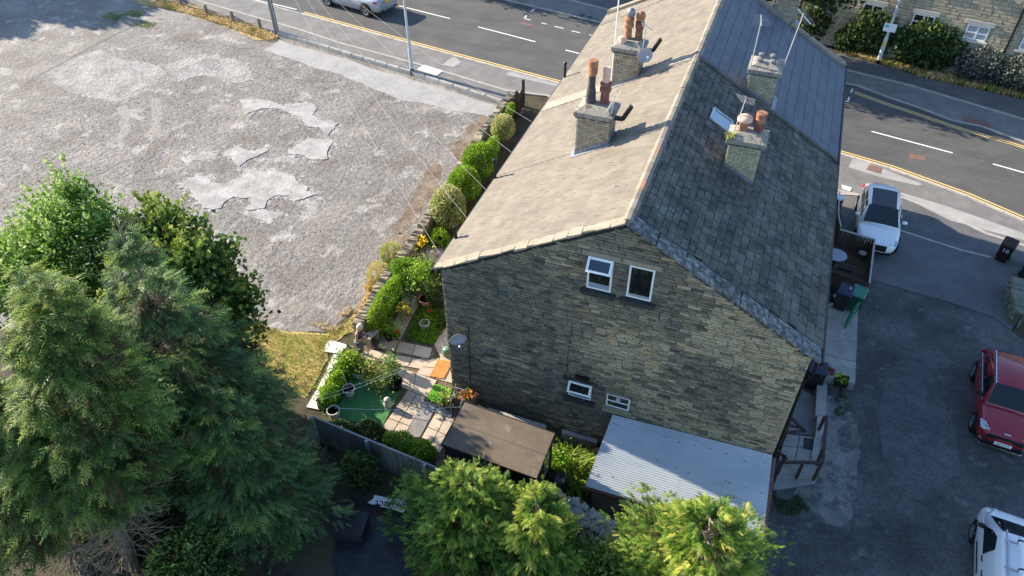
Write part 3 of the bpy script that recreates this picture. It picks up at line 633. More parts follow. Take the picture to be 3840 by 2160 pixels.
tiles('R', .42, lambda x: 9.72, .3, .38, .05, 1.5, m_flag, rr, [unit_piece('slate', .02, .03, s, m_flag, .12) for s in range(7)], 'stone_slating', 300, wj=.3, gap=.028, dim=.35, lap=.935)
rf = roof_part('R', 9.9, lambda x: 17.6, m_under, 'far_right_roof')
tiles('R', 10.0, lambda x: 17.6, .42, .6, .02, .1, m_slate, rf, [unit_piece('tile', .004, .002, s, m_slate) for s in range(2)], 'slating', 300, gap=.006, lap=.97, wj=.15)
# verge of the gable: pale mortared edge on the left, big flat coping stones on the right
b = []
e1, e2, nn, base = slope('L'); NV = 15
for i in range(NV):
    xa, xb = -.22+(XR+.2)*i/NV, -.22+(XR+.2)*(i+1)/NV; c = Vector(((xa+xb)/2, .07+random.uniform(-.02, .02), 0)); c.z = HL+ML*c.x+.045
    b.append((frame(e1, e2, nn, c), (.33+random.uniform(-.07, .07), math.hypot(xb-xa, (xb-xa)*ML)-.006, .06)))
pieces(b, [unit_piece('verge_stone', .03, .05, s, m_verge, .2) for s in range(4)], house, 'verge_stone', 'verge', 50)
e1, e2, nn, base = slope('R'); b = []; NV = 7
for i in range(NV):
    xa, xb = W+.22-(W+.2-XR)*i/NV, W+.22-(W+.2-XR)*(i+1)/NV; c = Vector(((xa+xb)/2, .12, 0)); c.z = ZR-MR*(c.x-XR)+.05
    b.append((frame(e1, e2, nn, c), (.52, math.hypot(xb-xa, (xb-xa)*MR)-.014, .075)))
pieces(b, [unit_piece('coping_stone', .015, .015, s, m_cop, .1) for s in range(3)], house, 'coping_stone', 'coping', 50)
b = []
for i in range(6):
    xa, xb = W+.2-(W-XR)*i/6, W+.2-(W-XR)*(i+1)/6; c = Vector(((xa+xb)/2, 17.68, 0)); c.z = ZR-MR*(c.x-XR)+.09
    b.append((frame(e1, e2, nn, c), (.3, math.hypot(xb-xa, (xb-xa)*MR)-.02, .16)))
    if i in (1, 2, 4): MB().box((xb, 17.68, c.z+.1), (.16, .3, .2)).build('coping_kneeler', m_verge, house)
e1, e2, nn, base = slope('L')
for i in range(6):
    xa, xb = -.2+(XR)*i/6, -.2+(XR)*(i+1)/6; c = Vector(((xa+xb)/2, fy((xa+xb)/2), 0)); c.z = HL+ML*c.x+.1; dr = Vector((1, -.22, ML)).normalized(); sd = Vector((.22, 1, 0)).normalized()
    b.append((frame(-sd, dr, (-sd).cross(dr), c), (.5, math.hypot(xb-xa, (xb-xa)*ML)-.01, .16)))
pieces(b, [unit_piece('coping_stone', .03, .03, s, m_verge, .15) for s in range(3)], house, 'coping_stone', 'coping', 50)
# party strips across the slopes
e1, e2, nn, base = slope('L')
for (yy, w, z_) in ((10.58, .09, .05), (9.95, .1, .045), (18.6, .06, .04), (5.2, .03, .03)):
    a, c = Vector((-.15, yy, HL-.15*ML)), Vector((XR-.1, yy-(.25 if yy > 6 else .1), ZR-.1*ML)); MB().bar(a+nn*.03, c+nn*.03, w, z_, up=nn).build('party_strip', m_tile if yy > 18 else m_verge, house)
P = [Vector((-.15, 9.98, HL-.15*ML)), Vector((XR-.1, 9.75, ZR-.1*ML)), Vector((XR-.1, 10.3, ZR-.1*ML)), Vector((-.15, 10.55, HL-.15*ML))]
MB().add([p+nn*.055 for p in P]+[p for p in P], [(0, 1, 2, 3)]+[(i, i+4, (i+1) % 4+4, (i+1) % 4) for i in range(4)]).build('party_strip', M('pale roof tile', (.25, .225, .185), (.29, .26, .215), sc=3, bump=.2, bsc=20), house)
e1, e2, nn, base = slope('R')
MB().bar(Vector((W+.15, 9.86, HR-.06))+nn*.05, Vector((XR+.1, 9.86, ZR-.05))+nn*.05, .2, .09, up=nn).build('party_strip', m_flag, house)
# ridge
rs, rt = [], []
y = .05; i = 0
while y < 18.6:
    (rt if i in (3, 7) else rs).append(y); y += .46; i += 1
def ridge_mesh(m):
    L_ = .45; pr = [(-.15, -.085), (-.13, -.04), (-.05, .035), (.05, .035), (.13, -.04), (.15, -.09)]
    vs = [(x, -L_/2, z) for x, z in pr]+[(x, L_/2, z) for x, z in pr]; me = bpy.data.meshes.new('ridge_tile')
    me.from_pydata(vs, [], [(i, i+1, i+7, i+6) for i in range(5)]+[(0, 5, 4, 3, 2, 1), (6, 7, 8, 9, 10, 11)]); me.materials.append(m); return me
ms, mt_ = ridge_mesh(M('ridge stone', (.18, .16, .13), (.25, .222, .18), sc=3, bump=.3, bsc=20, isl=.15)), ridge_mesh(M('worn red ridge', (.3, .17, .12), (.36, .22, .16), sc=6))
for lst, me in ((rs, ms), (rt, mt_)):
    for y in lst:
        o = link('ridge_tile', me, house); o.location = Vector((XR, y+.23, ZR+.05+random.uniform(-.008, .008)))-ORG[house]; o.rotation_euler = (0, 0, random.uniform(-.02, .02))
        if me is mt_: o['label'] = 'terracotta ridge tile among the pale ones'
# gutters
MB().tube([(-.27, -.05, HL-.2), (-.27, 20.0, HL-.2)], .065, 8).build('gutter', m_black, house)
MB().tube([(W+.27, .0, HR-.22), (W+.27, 17.7, HR-.22)], .065, 8).build('gutter', m_black, house)
MB().tube([(W+.2, .12, HR-.25), (W+.2, .12, HR-.8), (W+.06, .12, HR-1.1), (W+.06, .12, -.4)], .045, 8).build('downpipe', m_black, house)
for (xx, yy, h) in ((-.2, 13.0, .66), (-.24, 5.05, .76), (-.17, 1.5, .46)):
    z_ = HL+ML*xx; MB().tube([(xx, yy, z_-.3), (xx, yy, z_+h)], .055, 8).lathe([(.075, 0), (.075, .06), (.05, .09)], (xx, yy, z_+h-.03), 8).build('vent_pipe', m_black, house)
# skylight
e1, e2, nn, base = slope('R'); xa, xb, ya, yb = 6.4, 7.05, 6.8, 7.5
P = lambda x, y, d: Vector((x, y, ZR-MR*(x-XR)))+nn*d
sk = MB()
for a, c in (((xa, ya), (xa, yb)), ((xb, ya), (xb, yb)), ((xa, ya), (xb, ya)), ((xa, yb), (xb, yb))): sk.bar(P(*a, .08), P(*c, .08), .08, .07, up=nn)
sk = sk.build('skylight', m_steel, house); MB().quad(P(xa, ya, .09), P(xa, yb, .09), P(xb, yb, .09), P(xb, ya, .09)).build('pane', M('skylight glass', (.3, .36, .42), rough=.03, spec=1., metal=.7), sk)

# -- chimneys
def chimney(x0, x1, y0, dep, ztop, m, faces, over=.09, cap_h=.24, limit=64):
    y1 = y0+dep; zb = min(roofz(x0), roofz(x1))-.3; ch = MB().box(((x0+x1)/2, (y0+y1)/2, (zb+ztop)/2), (x1-x0-.03, dep-.03, ztop-zb)).build('chimney', m_joint, house)
    specs = []
    for (nx, ny) in faces:
        L_ = (x1-x0) if ny else dep; ax = Vector((1, 0, 0)) if ny else Vector((0, 1, 0)); ax = ax*(1 if (ny < 0 or nx > 0) else -1)
        zz = ztop-.075; row = 0
        while zz > zb:
            s = -L_/2-(.115 if row % 2 else 0)
            while s < L_/2:
                a, c = max(s, -L_/2), min(s+.235, L_/2); s += .235
                if c-a < .04: continue
                p = Vector(((x0+x1)/2, (y0+y1)/2, zz+.035))+ax*(a+c)/2*(1)+Vector((nx*(x1-x0)/2, ny*dep/2, 0))
                if zz+.07 > roofz(p.x)-.05: specs.append((frame(ax, (0, 0, 1), (nx, ny, 0), p), (c-a-.012, .064, .03)))
            zz -= .078; row += 1
    pieces(specs, [unit_piece('brick', .01, .008, s, m, .05) for s in range(4)], ch, 'brick', 'brickwork', limit)
    xm, ym = (x0+x1)/2, (y0+y1)/2; hx, hy = (x1-x0)/2, dep/2; b = MB()
    b.box((xm, ym, ztop+.04), (2*hx+over, dep+over, .078)); b.build('corbel', m_cop, ch, bevel=.01)
    MB().box((xm, ym, ztop+.08+cap_h*.32), (2*hx+over*2.2, dep+over*2.2, cap_h*.64)).build('cap', m_flaunch, ch, bevel=.02)
    b = MB(); z0 = ztop+.08+cap_h*.6; ax_, ay = hx+over*.9, hy+over*.9
    b.add([(xm+sx*ax_, ym+sy*ay, z0) for sx, sy in ((-1, -1), (1, -1), (1, 1), (-1, 1))]+[(xm+sx*ax_*.6, ym+sy*ay*.5, z0+.14+random.uniform(-.02, .03)) for sx, sy in ((-1, -1), (1, -1), (1, 1), (-1, 1))],
          [(0, 1, 2, 3), (4, 5, 6, 7)]+[(i, (i+1) % 4, (i+1) % 4+4, i+4) for i in range(4)]); b.build('flaunching', m_flaunch, ch, bevel=.03)
    # lead apron where the stack meets the slope
    e1, e2, nn, base = slope('L' if xm < XR else 'R'); Q = lambda x, y: Vector((x, y, roofz(x)))+nn*.05
    b = MB()
    for (xa, ya, xb, yb) in ((x0-.1, y0-.17, x1+.12, y0), (x1, y0, x1+.14, y1+.05), (x0-.14, y0, x0, y1+.05)):
        P4 = [Q(xa, ya), Q(xb, ya), Q(xb, yb), Q(xa, yb)]; b.add(P4+[p-nn*.05 for p in P4], [(0, 1, 2, 3)]+[(i, i+4, (i+1) % 4+4, (i+1) % 4) for i in range(4)])
    n_ = 7
    for i in range(n_): xx = x0+(x1-x0)*(i+.5)/n_; b.box((xx, y0-.022, roofz(xx)+.1), ((x1-x0)/n_+.004, .012, .17))
    b.build('flashing', m_lead, ch)
    return ch, z0+.1
F_, RS, LS = (0, -1), (1, 0), (-1, 0)
c1, zc1 = chimney(2.48, 3.42, 9.88, .85, 8.62, m_brickg, [F_, RS], limit=58)
c2, zc2 = chimney(2.58, 3.63, 4.95, .85, 8.68, m_brickg, [F_, RS], limit=64)
c3, zc3 = chimney(7.22, 8.16, 10.1, .95, 8.46, m_brick, [F_, LS], limit=58)
c4, zc4 = chimney(7.21, 8.16, 5.05, .7, 8.62, m_brick, [F_, LS], limit=58)
c5, zc5 = chimney(7.42, 8.36, 17.75, .8, 8.6, m_brickg, [F_], limit=50)
def pot(ch, x, y, z, prof, m, n=14, label=None): return MB().lathe([(r_*.86, z+h) for r_, h in prof], (x, y, 0), n).build('chimney_pot', m, ch, smooth=False, label=label)
# tall dark pot with ribbed terracotta terminal; banded red pot
o = pot(c2, 2.88, 5.38, zc2-.05, [(.19, 0), (.16, .5), (.125, .62), (.125, 1.0)], m_pot_dk, label='tall dark chimney pot')
rib = lambda r0: [(r0*.9, 0)]+[(r0*(1.0 if i % 2 else .8), .05+i*.035) for i in range(8)]+[(r0, .34), (r0*1.02, .42), (r0*.9, .46), (.0, .46)]
pot(c2, 2.88, 5.38, zc2+.95, rib(.18), m_terra, label='terracotta louvred terminal')
pot(c2, 3.3, 5.45, zc2-.05, [(.17, 0), (.15, .45), (.2, .5), (.21, .6), (.17, .66), (.2, .7), (.2, .78), (.12, .8)], m_terrad, label='banded sooty red pot')
pot(c2, 3.3, 5.45, zc2+.74, rib(.14), m_terrap, 8, label='pale square louvred terminal')
pot(c1, 2.82, 10.42, zc1-.05, [(.16, 0), (.14, .45), (.2, .5), (.2, .6), (.16, .66), (.2, .72), (.19, .82), (.1, .84)], m_terra)
MB().lathe([(.12, 0), (.155, .12), (.155, .2), (.11, .28), (0, .32)], (2.85, 10.42, zc1+.8), 12).build('cowl', M('dull zinc', (.2, .2, .22), (.28, .28, .3), sc=9, rough=.5, metal=.3), c1, smooth=True)
pot(c1, 3.2, 10.45, zc1-.05, [(.16, 0), (.14, .45), (.18, .5), (.18, .72), (.1, .74)], m_terrad)
MB().lathe([(.1, 0), (.16, .08), (.17, .2), (.12, .3), (0, .34)], (3.2, 10.45, zc1+.7), 12).build('cowl', m_terra, c1, smooth=True)
pot(c1, 2.72, 10.08, zc1-.12, [(.14, 0), (.15, .25), (.13, .34), (.0, .36)], m_terrap, 8, label='short pale square pot')
for (dx, dy, mm) in ((.24, .7, m_pot_gy), (.62, .72, m_pot_gy), (.22, .3, m_pot_gy), (.66, .28, m_pot_gy)):
    pot(c3, 7.22+dx, 10.1+dy, zc3-.08, [(.08, 0), (.08, .17), (.12, .18), (.13, .24), (.06, .27), (0, .27)], mm)
pot(c4, 7.5, 5.38, zc4-.08, [(.16, 0), (.15, .36), (.2, .38), (.22, .44), (.2, .52), (.1, .58), (0, .6)], m_terra, label='stout terracotta pot with a pale mushroom cap')
MB().lathe([(.215, 0), (.225, .05), (.2, .12), (.1, .18), (0, .2)], (7.5, 5.38, zc4+.34), 14).build('pot_cap', m_terrap, c4, smooth=True)
pot(c4, 7.92, 5.48, zc4-.08, [(.165, 0), (.15, .4)], m_terrad); pot(c4, 7.92, 5.48, zc4+.32, [(.155, 0), (.16, .04), (.145, .07), (.16, .1), (.145, .14), (.17, .2), (.18, .3), (.0, .31)], m_terra)
# dog-leg flue elbows on the right of the two left stacks
for (xx, yy, zz, ch) in ((3.68, 5.2, 8.75, c2), (3.5, 10.3, 8.7, c1)):
    MB().bar((xx, yy, zz), (xx+.3, yy+.05, zz-.02), .13, .1).bar((xx+.28, yy+.05, zz-.02), (xx+.5, yy+.12, zz+.42), .15, .1).build('flue_elbow', m_black, ch)
# -- aerials and dishes: things that hang on the house
def aerial(base, top, boom, n, label, el=.3, group=None):
    t = thing('tv_aerial', label, 'TV aerial', base); base, top = Vector(base), Vector(top); b = MB().tube([base, top], .02, 6); b.build('mast', m_steel, t)
    bd = Vector(boom); L_ = bd.length; bd.normalize(); sd = bd.cross(Vector((0, 0, 1))).normalized(); c = top-Vector((0, 0, .06)); MB().tube([c-bd*L_*.4, c+bd*L_*.6], .014, 5).build('boom', m_steel, t)
    b = MB()
    for i in range(n):
        p = c-bd*L_*.4+bd*L_*(i+.5)/n; l = el*(1-.35*i/n); b.tube([p-sd*l, p+sd*l], .0035, 4)
    b.build('elements', m_steel, t); return t
aerial((7.2, 10.1, 8.3), (7.2, 10.4, 10.25), (-.1, .6, .12), 9, 'comb TV aerial on a tall mast at the left of the four-potted yellow stack')
aerial((8.2, 10.6, 8.2), (8.45, 11.0, 10.4), (.5, -.35, -.3), 11, 'TV aerial leaning right on the right side of the four-potted yellow stack')
aerial((7.22, 5.2, 8.5), (7.4, 5.4, 10.0), (.1, .35, -.4), 8, 'TV aerial behind the stack with two orange pots')
aerial((3.62, 5.0, 8.6), (3.68, 5.1, 9.55), (-.3, -.1, -.75), 9, 'TV aerial tilting down beside the tall dark chimney pot')
aerial((3.47, 9.95, 8.3), (3.5, 10.0, 9.75), (.4, .1, -.25), 9, 'TV aerial above the pale dish on the far left stack')
t = thing('radio_mast', 'tall thin bare mast rising beside the farthest left chimney', 'mast', (2.42, 10.2, 7.4)); MB().tube([(2.42, 10.2, 7.4), (2.42, 10.2, 11.8)], .025, 6).build('pole', m_upvc, t)
def dish(c, nrm, r, label):
    t = thing('satellite_dish', label, 'satellite dish', c); nrm = Vector(nrm).normalized(); q = nrm.to_track_quat('Z', 'Y').to_matrix()
    MB().lathe([(0, -.07), (r*.5, -.05), (r*.85, -.01), (r, .03), (r*.97, .035), (r*.83, .0), (r*.5, -.04), (0, -.06)], c, 20, q, 1, .9).build('reflector', M('dish grey', (.34, .35, .37), rough=.5), t, smooth=True)
    c = Vector(c); MB().tube([c-q @ Vector((0, r*.8, 0)), c+q @ Vector((0, -r*.5, r*.9)), c+q @ Vector((0, -.05, r*1.0))], .014, 5).lathe([(.03, -.05), (.045, .05)], c+q @ Vector((0, -.05, r)), 8, q).build('feed_arm', m_steel, t)
    return t
t = dish((.52, -.3, 3.2), (.55, -.78, -.02), .28, 'grey satellite dish fixed low on the shaded gable wall'); MB().tube([(.46, -.3, 3.18), (.45, -.2, 2.95), (.5, .0, 2.9)], .02, 6).build('bracket', m_steel, t)
t = dish((3.62, 9.75, 8.75), (.5, -.8, .35), .28, 'pale satellite dish on the far left chimney stack'); MB().tube([(3.62, 9.78, 8.72), (3.45, 9.95, 8.6)], .02, 6).build('bracket', m_steel, t)

# ================================================================ OTHER BUILDINGS, WALLS, FENCES
# -- flats across the road
AO = Vector((20.16, 34.2, -1.06)); AE = Vector((.9755, -.2198, 0)); AN = Vector((-.2198, -.9755, 0))
def fac(px, py):
    v = ray(px, py); t = (AO-CAM).dot(AN)/v.dot(AN); P = CAM+v*t; return (P-AO).dot(AE), P.z-AO.z
FP = lambda s, z, d=0.: AO+AE*s+Vector((0, 0, z))+AN*d
flats = thing('apartment_building', 'pale stone apartment building with white cross-barred windows beyond the road', 'building', AO)
m_flst = M('pale walling stone', (.85, .85, .85), (1.1, 1.08, 1.05), sc=3, islcol=[(.42, .365, .26), (.46, .4, .29), (.38, .33, .235), (.44, .385, .275), (.35, .3, .22)], bump=.3, bsc=25, fine=.12)
m_flmor = M('pale mortar', (.4, .35, .26), (.44, .39, .3), sc=3)
m_fldress = M('pale dressed stone', (.42, .4, .35), (.5, .475, .42), sc=4, bump=.1, bsc=20)
FW = []
for (tl, br_) in (((3239, 7), (3292, 66)), ((3427, 47), (3491, 115)), ((3629, 87), (3684, 165)), ((3845, 118), (3900, 205)), ((3050, -30), (3093, 33))):
    a, b_ = fac(*tl), fac(*br_); FW.append([a[0]+.05, a[0]+1.25, b_[1], a[1]])
zs0 = sum(w[2] for w in FW[:3])/3; zs1 = sum(w[3] for w in FW[:3])/3
for w in FW: w[2], w[3] = zs0, zs1
FW += [[w[0], w[1], zs0+2.75, zs1+2.75] for w in FW]
b = MB(); S0, S1, HT = -24, 16, 8.2
b.add([FP(S0, -.2, -.06), FP(S1, -.2, -.06), FP(S1, HT, -.06), FP(S0, HT, -.06), FP(S0, -.2, -9), FP(S1, -.2, -9), FP(S1, HT, -9), FP(S0, HT, -9)],
      [(0, 1, 2, 3), (5, 4, 7, 6), (1, 5, 6, 2), (4, 0, 3, 7), (3, 2, 6, 7)])
fw = b.build('wall', m_flmor, flats)
b = MB(); b.add([FP(S0-.3, HT, .35), FP(S1+.3, HT, .35), FP(S1+.3, HT+2.4, -4.5), FP(S0-.3, HT+2.4, -4.5), FP(S0-.3, HT, -9.3), FP(S1+.3, HT, -9.3)], [(0, 1, 2, 3), (3, 2, 5, 4), (0, 3, 4), (1, 5, 2)]); b.build('roof', m_slate, flats)
holes = [(w[0]-.16, w[1]+.16, w[2]-.2, w[3]+.28) for w in FW]; specs = []; z = .0
while z < 6.5:
    h = random.choice([.15, .19, .23]); s = -13-random.uniform(0, .4)
    while s < 5:
        L_ = random.uniform(.3, .75); a, c = s, s+L_; s = c
        if any(z+h > q[2] and z < q[3] and c > q[0] and a < q[1] for q in holes):
            q = [q for q in holes if z+h > q[2] and z < q[3] and c > q[0] and a < q[1]][0]
            if a < q[0]-.06: c = q[0]
            elif c > q[1]+.06: a = q[1]
            else: continue
        specs.append((frame(AE, (0, 0, 1), AN, FP((a+c)/2, z+h/2, -.02)), (c-a-.015, h-.014, .1)))
    z += h
pieces(specs, [unit_piece('stone', .02, .012, s, m_flst, .08) for s in range(4)], fw, 'stone', 'stonework', 300)
RA = Matrix((AE, -AN, Vector((0, 0, 1)))).transposed()
for k, (s0, s1, z0, z1) in enumerate(FW):
    b = MB(); sm, zm = (s0+s1)/2, (z0+z1)/2
    for (s_, z_, a, c) in ((sm, z0+.04, s1-s0, .08), (sm, z1-.04, s1-s0, .08), (s0+.035, zm, .07, z1-z0-.16), (s1-.035, zm, .07, z1-z0-.16), (sm, zm-.03, .1, z1-z0-.16), (sm, zm-.03, s1-s0-.14, .06)):
        b.box(FP(s_, z_, .01), (a, .06 if c != .06 else .05, c), RA)
    wf = b.build('window', m_upvc, flats)
    MB().box(FP(sm, zm, -.02), (s1-s0-.05, .02, z1-z0-.05), RA).build('pane', m_glassl if k in (2, 3) else m_glass, wf)
    MB().box(FP(sm, z1+.14, .02), (s1-s0+.36, .12, .26), RA).build('lintel', m_fldress, wf, bevel=.01)
    MB().box(FP(sm, z0-.08, .06), (s1-s0+.32, .18, .14), RA).build('sill', m_fldress, wf, bevel=.01)
a, c = fac(3751, 227), fac(3840, 27)
MB().tube([FP(a[0], .0, .09), FP(a[0], 7, .09)], .06, 8).build('downpipe', m_black, flats); MB().tube([FP(fac(3372, 0)[0], .0, .09), FP(fac(3372, 0)[0], 7, .09)], .05, 8).build('downpipe', m_black, flats)

# -- low shed with a felt roof
shed = thing('garden_shed', 'black garden shed with a brown felt roof beside the shaded gable', 'shed', (2.8, -2.6, 0))
m_shedw = M('black shed boards', (.008, .008, .009), (.016, .016, .017), sc=3, bump=.2, stretch=(1, 1, 6), rough=.85)
m_felt = M('brown roofing felt', (.11, .082, .06), (.155, .12, .09), (.19, .155, .12), sc=1.1, bump=.35, bsc=45, fine=.2, lo=.3, hi=.7, stain=[((.12, .085, .06), 1.7, .55, .7, .6), ((.33, .3, .26), 2.5, .6, .7, .35)])
SR = [Vector(v) for v in ((1.32, -1.77, 2.12), (4.31, -1.88, 2.05), (4.29, -3.5, 1.97), (1.26, -3.38, 2.0))]
cS = sum(SR, Vector())/4; sh = lambda p, f: cS+(p-cS)*f
b = MB(); q = [sh(p, .955) for p in SR]; top = [Vector((p.x, p.y, p.z-.05)) for p in q]; bot = [Vector((p.x, p.y, -.5)) for p in q]
b.add(top+bot, [(0, 1, 2, 3)]+[(i, i+4, (i+1) % 4+4, (i+1) % 4) for i in range(4)]); b.build('walls', m_shedw, shed)
b = MB()
for (a, c) in ((q[3], q[2]), (q[2], q[1])):
    for i in range(15):
        z_ = -.2+i*.145; d = Vector((0, -.012, 0)) if a is q[3] else Vector((.012, 0, 0))
        MB_ = MB().bar(Vector((a.x, a.y, z_))+d, Vector((c.x, c.y, z_))+d, .02, .13).build('board', m_shedw, shed)
rs_ = MB().add(SR+[p-Vector((0, 0, .05)) for p in SR], [(0, 1, 2, 3), (7, 6, 5, 4)]+[(i, i+4, (i+1) % 4+4, (i+1) % 4) for i in range(4)]).build('roof', m_felt, shed)
a, c = SR[0].lerp(SR[3], .5), SR[1].lerp(SR[2], .5); MB().bar(a+Vector((0, 0, .004)), c+Vector((0, 0, .004)), .05, .012).build('felt_seam', M('felt seam', (.12, .095, .075)), rs_)
for (i, j) in ((0, 1), (3, 2), (0, 3), (1, 2)): MB().bar(SR[i]-Vector((0, 0, .045)), SR[j]-Vector((0, 0, .045)), .04, .09).build('fascia', m_shedw, shed)
MB().quad(Vector((4.26, -1.98, .35)), Vector((4.26, -2.7, .35)), Vector((4.26, -2.7, 1.9)), Vector((4.26, -1.98, 1.95))).build('side_window', M('greenish glass', (.1, .13, .08), (.2, .24, .16), sc=1.5, rough=.1, spec=.6), shed)

# -- corrugated lean-to
lean = thing('lean_to', 'lean-to shed with a pale blue corrugated roof and brown fascia against the gable', 'lean-to', (8.1, -1.1, -.8))
LT = [Vector((5.68, -.06, 1.27)), Vector((10.56, -.06, 1.5)), Vector((10.76, -2.3, .5)), Vector((5.5, -2.38, .53))]
m_corr = M('corrugated sheet', (.47, .52, .57), (.55, .59, .625), (.6, .63, .65), sc=.9, rough=.45, bump=.03, stain=[((.42, .4, .37), 6, .62, .72, .5)], stretch=(.4, 1, 1), spec=.4)
NWV, SPW = 34, 6; nv = NWV*SPW
for si in range(4): # four overlapping sheets
    t0, t1 = si/4-(.004 if si else 0), (si+1)/4+.004; V = []; F = []
    for i in range(nv+1):
        v = i/nv; zz = .04*math.sin(2*math.pi*v*NWV)+.006*(si % 2)+.03
        for t_ in (t0, t1): p = LT[0].lerp(LT[1], t_).lerp(LT[3].lerp(LT[2], t_), v); V.append((p.x, p.y, p.z+zz))
    for i in range(nv): F.append((2*i, 2*i+1, 2*i+3, 2*i+2))
    b = MB().add(V, F).build('roof_sheet', m_corr, lean, smooth=True)
b = MB()
for i in range(3):
    for j in range(10):
        p = LT[0].lerp(LT[1], (j+.5)/10).lerp(LT[3].lerp(LT[2], (j+.5)/10), (i+.4)/3+random.uniform(-.03, .03))
        if random.random() < .8: b.lathe([(.02, 0), (.018, .015), (0, .022)], (p.x+random.uniform(-.1, .1), p.y, p.z+.055), 6)
b.build('roof_screws', M('screw cap', (.04, .04, .045)), lean, kind='stuff')
m_brown = M('brown fascia board', (.13, .06, .05), (.19, .095, .08), sc=4, rough=.6)
MB().bar(LT[3]+Vector((-.1, -.05, -.06)), LT[2]+Vector((.03, -.05, -.06)), .03, .15).build('fascia', m_brown, lean)
MB().bar(LT[1]+Vector((.1, 0, -.06)), LT[2]+Vector((.04, .0, -.06)), .09, .17).build('fascia', m_brown, lean)
m_rend = M('grey render', (.2, .19, .175), (.27, .26, .24), sc=1.5, bump=.3, bsc=30, stain=[((.13, .12, .1), 1.2, .55, .7, .6)])
b = MB()
for (a, c) in (((5.75, -2.2), (9.2, -2.2)), ((10.55, -2.15), (10.55, -.1)), ((5.75, -2.2), (5.75, -.1))): b.bar((a[0], a[1], -.35), (c[0], c[1], -.35), .14, 1.6)
b.build('walls', m_rend, lean); MB().box((9.9, -2.18, -.4), (1.3, .06, 1.6)).build('door', m_shedw, lean)
# low white-topped planter wall at the foot of the gable
t = thing('planter_wall', 'low white-topped planter wall running along the foot of the gable', 'wall', (3.8, -.5, 0))
a, c = gr(1828, 1536, .3), gr(2047, 1602, .3); d_, e_ = gr(2107, 1617, .3), gr(2239, 1656, .3)
for k, (p, q_) in enumerate(((a, c), (d_, e_))):
    for i in range(4 if k == 0 else 3):
        n_ = 4 if k == 0 else 3; p0, p1 = p.lerp(q_, i/n_+.004), p.lerp(q_, (i+1)/n_-.004); MB().bar(p0, p1, .16, .05).build('coping_slab', m_kerb, t, bevel=.006)
    MB().bar(p-Vector((0, 0, .2)), q_-Vector((0, 0, .2)), .12, .34).build('base', m_rend, t)

# -- dark board fence behind the garden
m_fence = M('weathered grey boards', (.09, .1, .098), (.14, .15, .145), sc=2, stretch=(6, 6, .6), bump=.3, bsc=20, isl=.18)
fence = thing('board_fence', 'dark grey upright board fence in tree shade along the garden end', 'fence', (-.8, -3.5, 0))
FA, FB = Vector((-3.3, -3.42, 0)), Vector((5.0, -4.1, 0)); n = 66; u = [unit_piece('board', .02, .006, s, m_fence) for s in range(3)]; dx = (FB-FA).normalized(); dn = Vector((dx.y, -dx.x, 0))
for i in range(n):
    c = FA.lerp(FB, (i+.5)/n)+Vector((0, 0, .55+random.uniform(-.012, .012))); o = link('board', u[i % 3], fence)
    o.matrix_local = Matrix.Translation(-ORG[fence]) @ frame(dx, (0, 0, 1), dn, c+dn*random.uniform(0, .012)) @ Matrix.Diagonal(((FB-FA).length/n-.008, 1.5, .022, 1))
for i in range(5):
    c = FA.lerp(FB, i/4)+dn*.07; MB().box(c+Vector((0, 0, .52)), (.1, .1, 1.62)).build('post', M('concrete post', (.22, .24, .25), (.3, .31, .31), sc=5) if i == 0 else bpy.data.materials['concrete post'], fence)
MB().bar(FA+Vector((0, 0, 1.32)), FB+Vector((0, 0, 1.32)), .05, .035).build('top_rail', bpy.data.materials['concrete post'], fence)

# -- dry stone garden wall with upright cope stones
m_wst = M('wall stone', sc=4, islcol=[(.3, .26, .19), (.22, .19, .145), (.36, .31, .23), (.16, .145, .12), (.27, .23, .17)], bump=.6, bsc=20, fine=.2)
WLINE = [at(px, py, .92) for px, py in ((1930, 352), (1862, 436), (1810, 505), (1612, 826), (1546, 929), (1475, 1016), (1442, 1070), (1415, 1121), (1373, 1188), (1354, 1216))]
gw = thing('dry_stone_wall', 'long dry stone wall with upright cope stones between car park and garden', 'wall', (-4.6, 10, 0))
for p in WLINE: p.x -= .12
core = MB(); side = []; cope = []
for a, c in zip(WLINE, WLINE[1:]):
    x = (c-a); x.z = 0; L_ = x.length; x.normalize(); nn = Vector((-x.y, x.x, 0)); core.bar(a-Vector((0, 0, .5)), c-Vector((0, 0, .5)), .3, .84)
    s = 0
    while s < L_:
        w = random.uniform(.08, .16) if a.y < 11 else random.uniform(.3, .6); p = a+x*(s+w/2)+Vector((0, 0, random.uniform(-.03, .05)))
        q_ = Matrix.Rotation(random.uniform(-.35, .1), 3, nn); cope.append((frame(q_ @ x, nn, q_ @ x.cross(nn), p+Vector((0, 0, .0))), (w*.93, random.uniform(.34, .44), random.uniform(.2, .28) if a.y < 11 else .16))); s += w
    for sg in (-1, 1):
        z = .02
        while z < .82:
            h = random.uniform(.08, .16); s = -random.uniform(0, .2)
            while s < L_:
                w = random.uniform(.15, .42); p = a+x*min(s+w/2, L_)+nn*sg*.16; p.z = z+h/2; side.append((frame(x*sg*-1, (0, 0, 1), nn*sg, p), (w-.015, h-.012, .12))); s += w
            z += h
core.build('core', m_joint, gw)
pieces(cope, [unit_piece('cope_stone', .06, .05, s, m_wst, .2) for s in range(6)], gw, 'cope_stone', 'coping', 150)
pieces(side, [unit_piece('stone', .05, .04, s, m_wst, .15) for s in range(6)], gw, 'stone', 'stonework', 150)
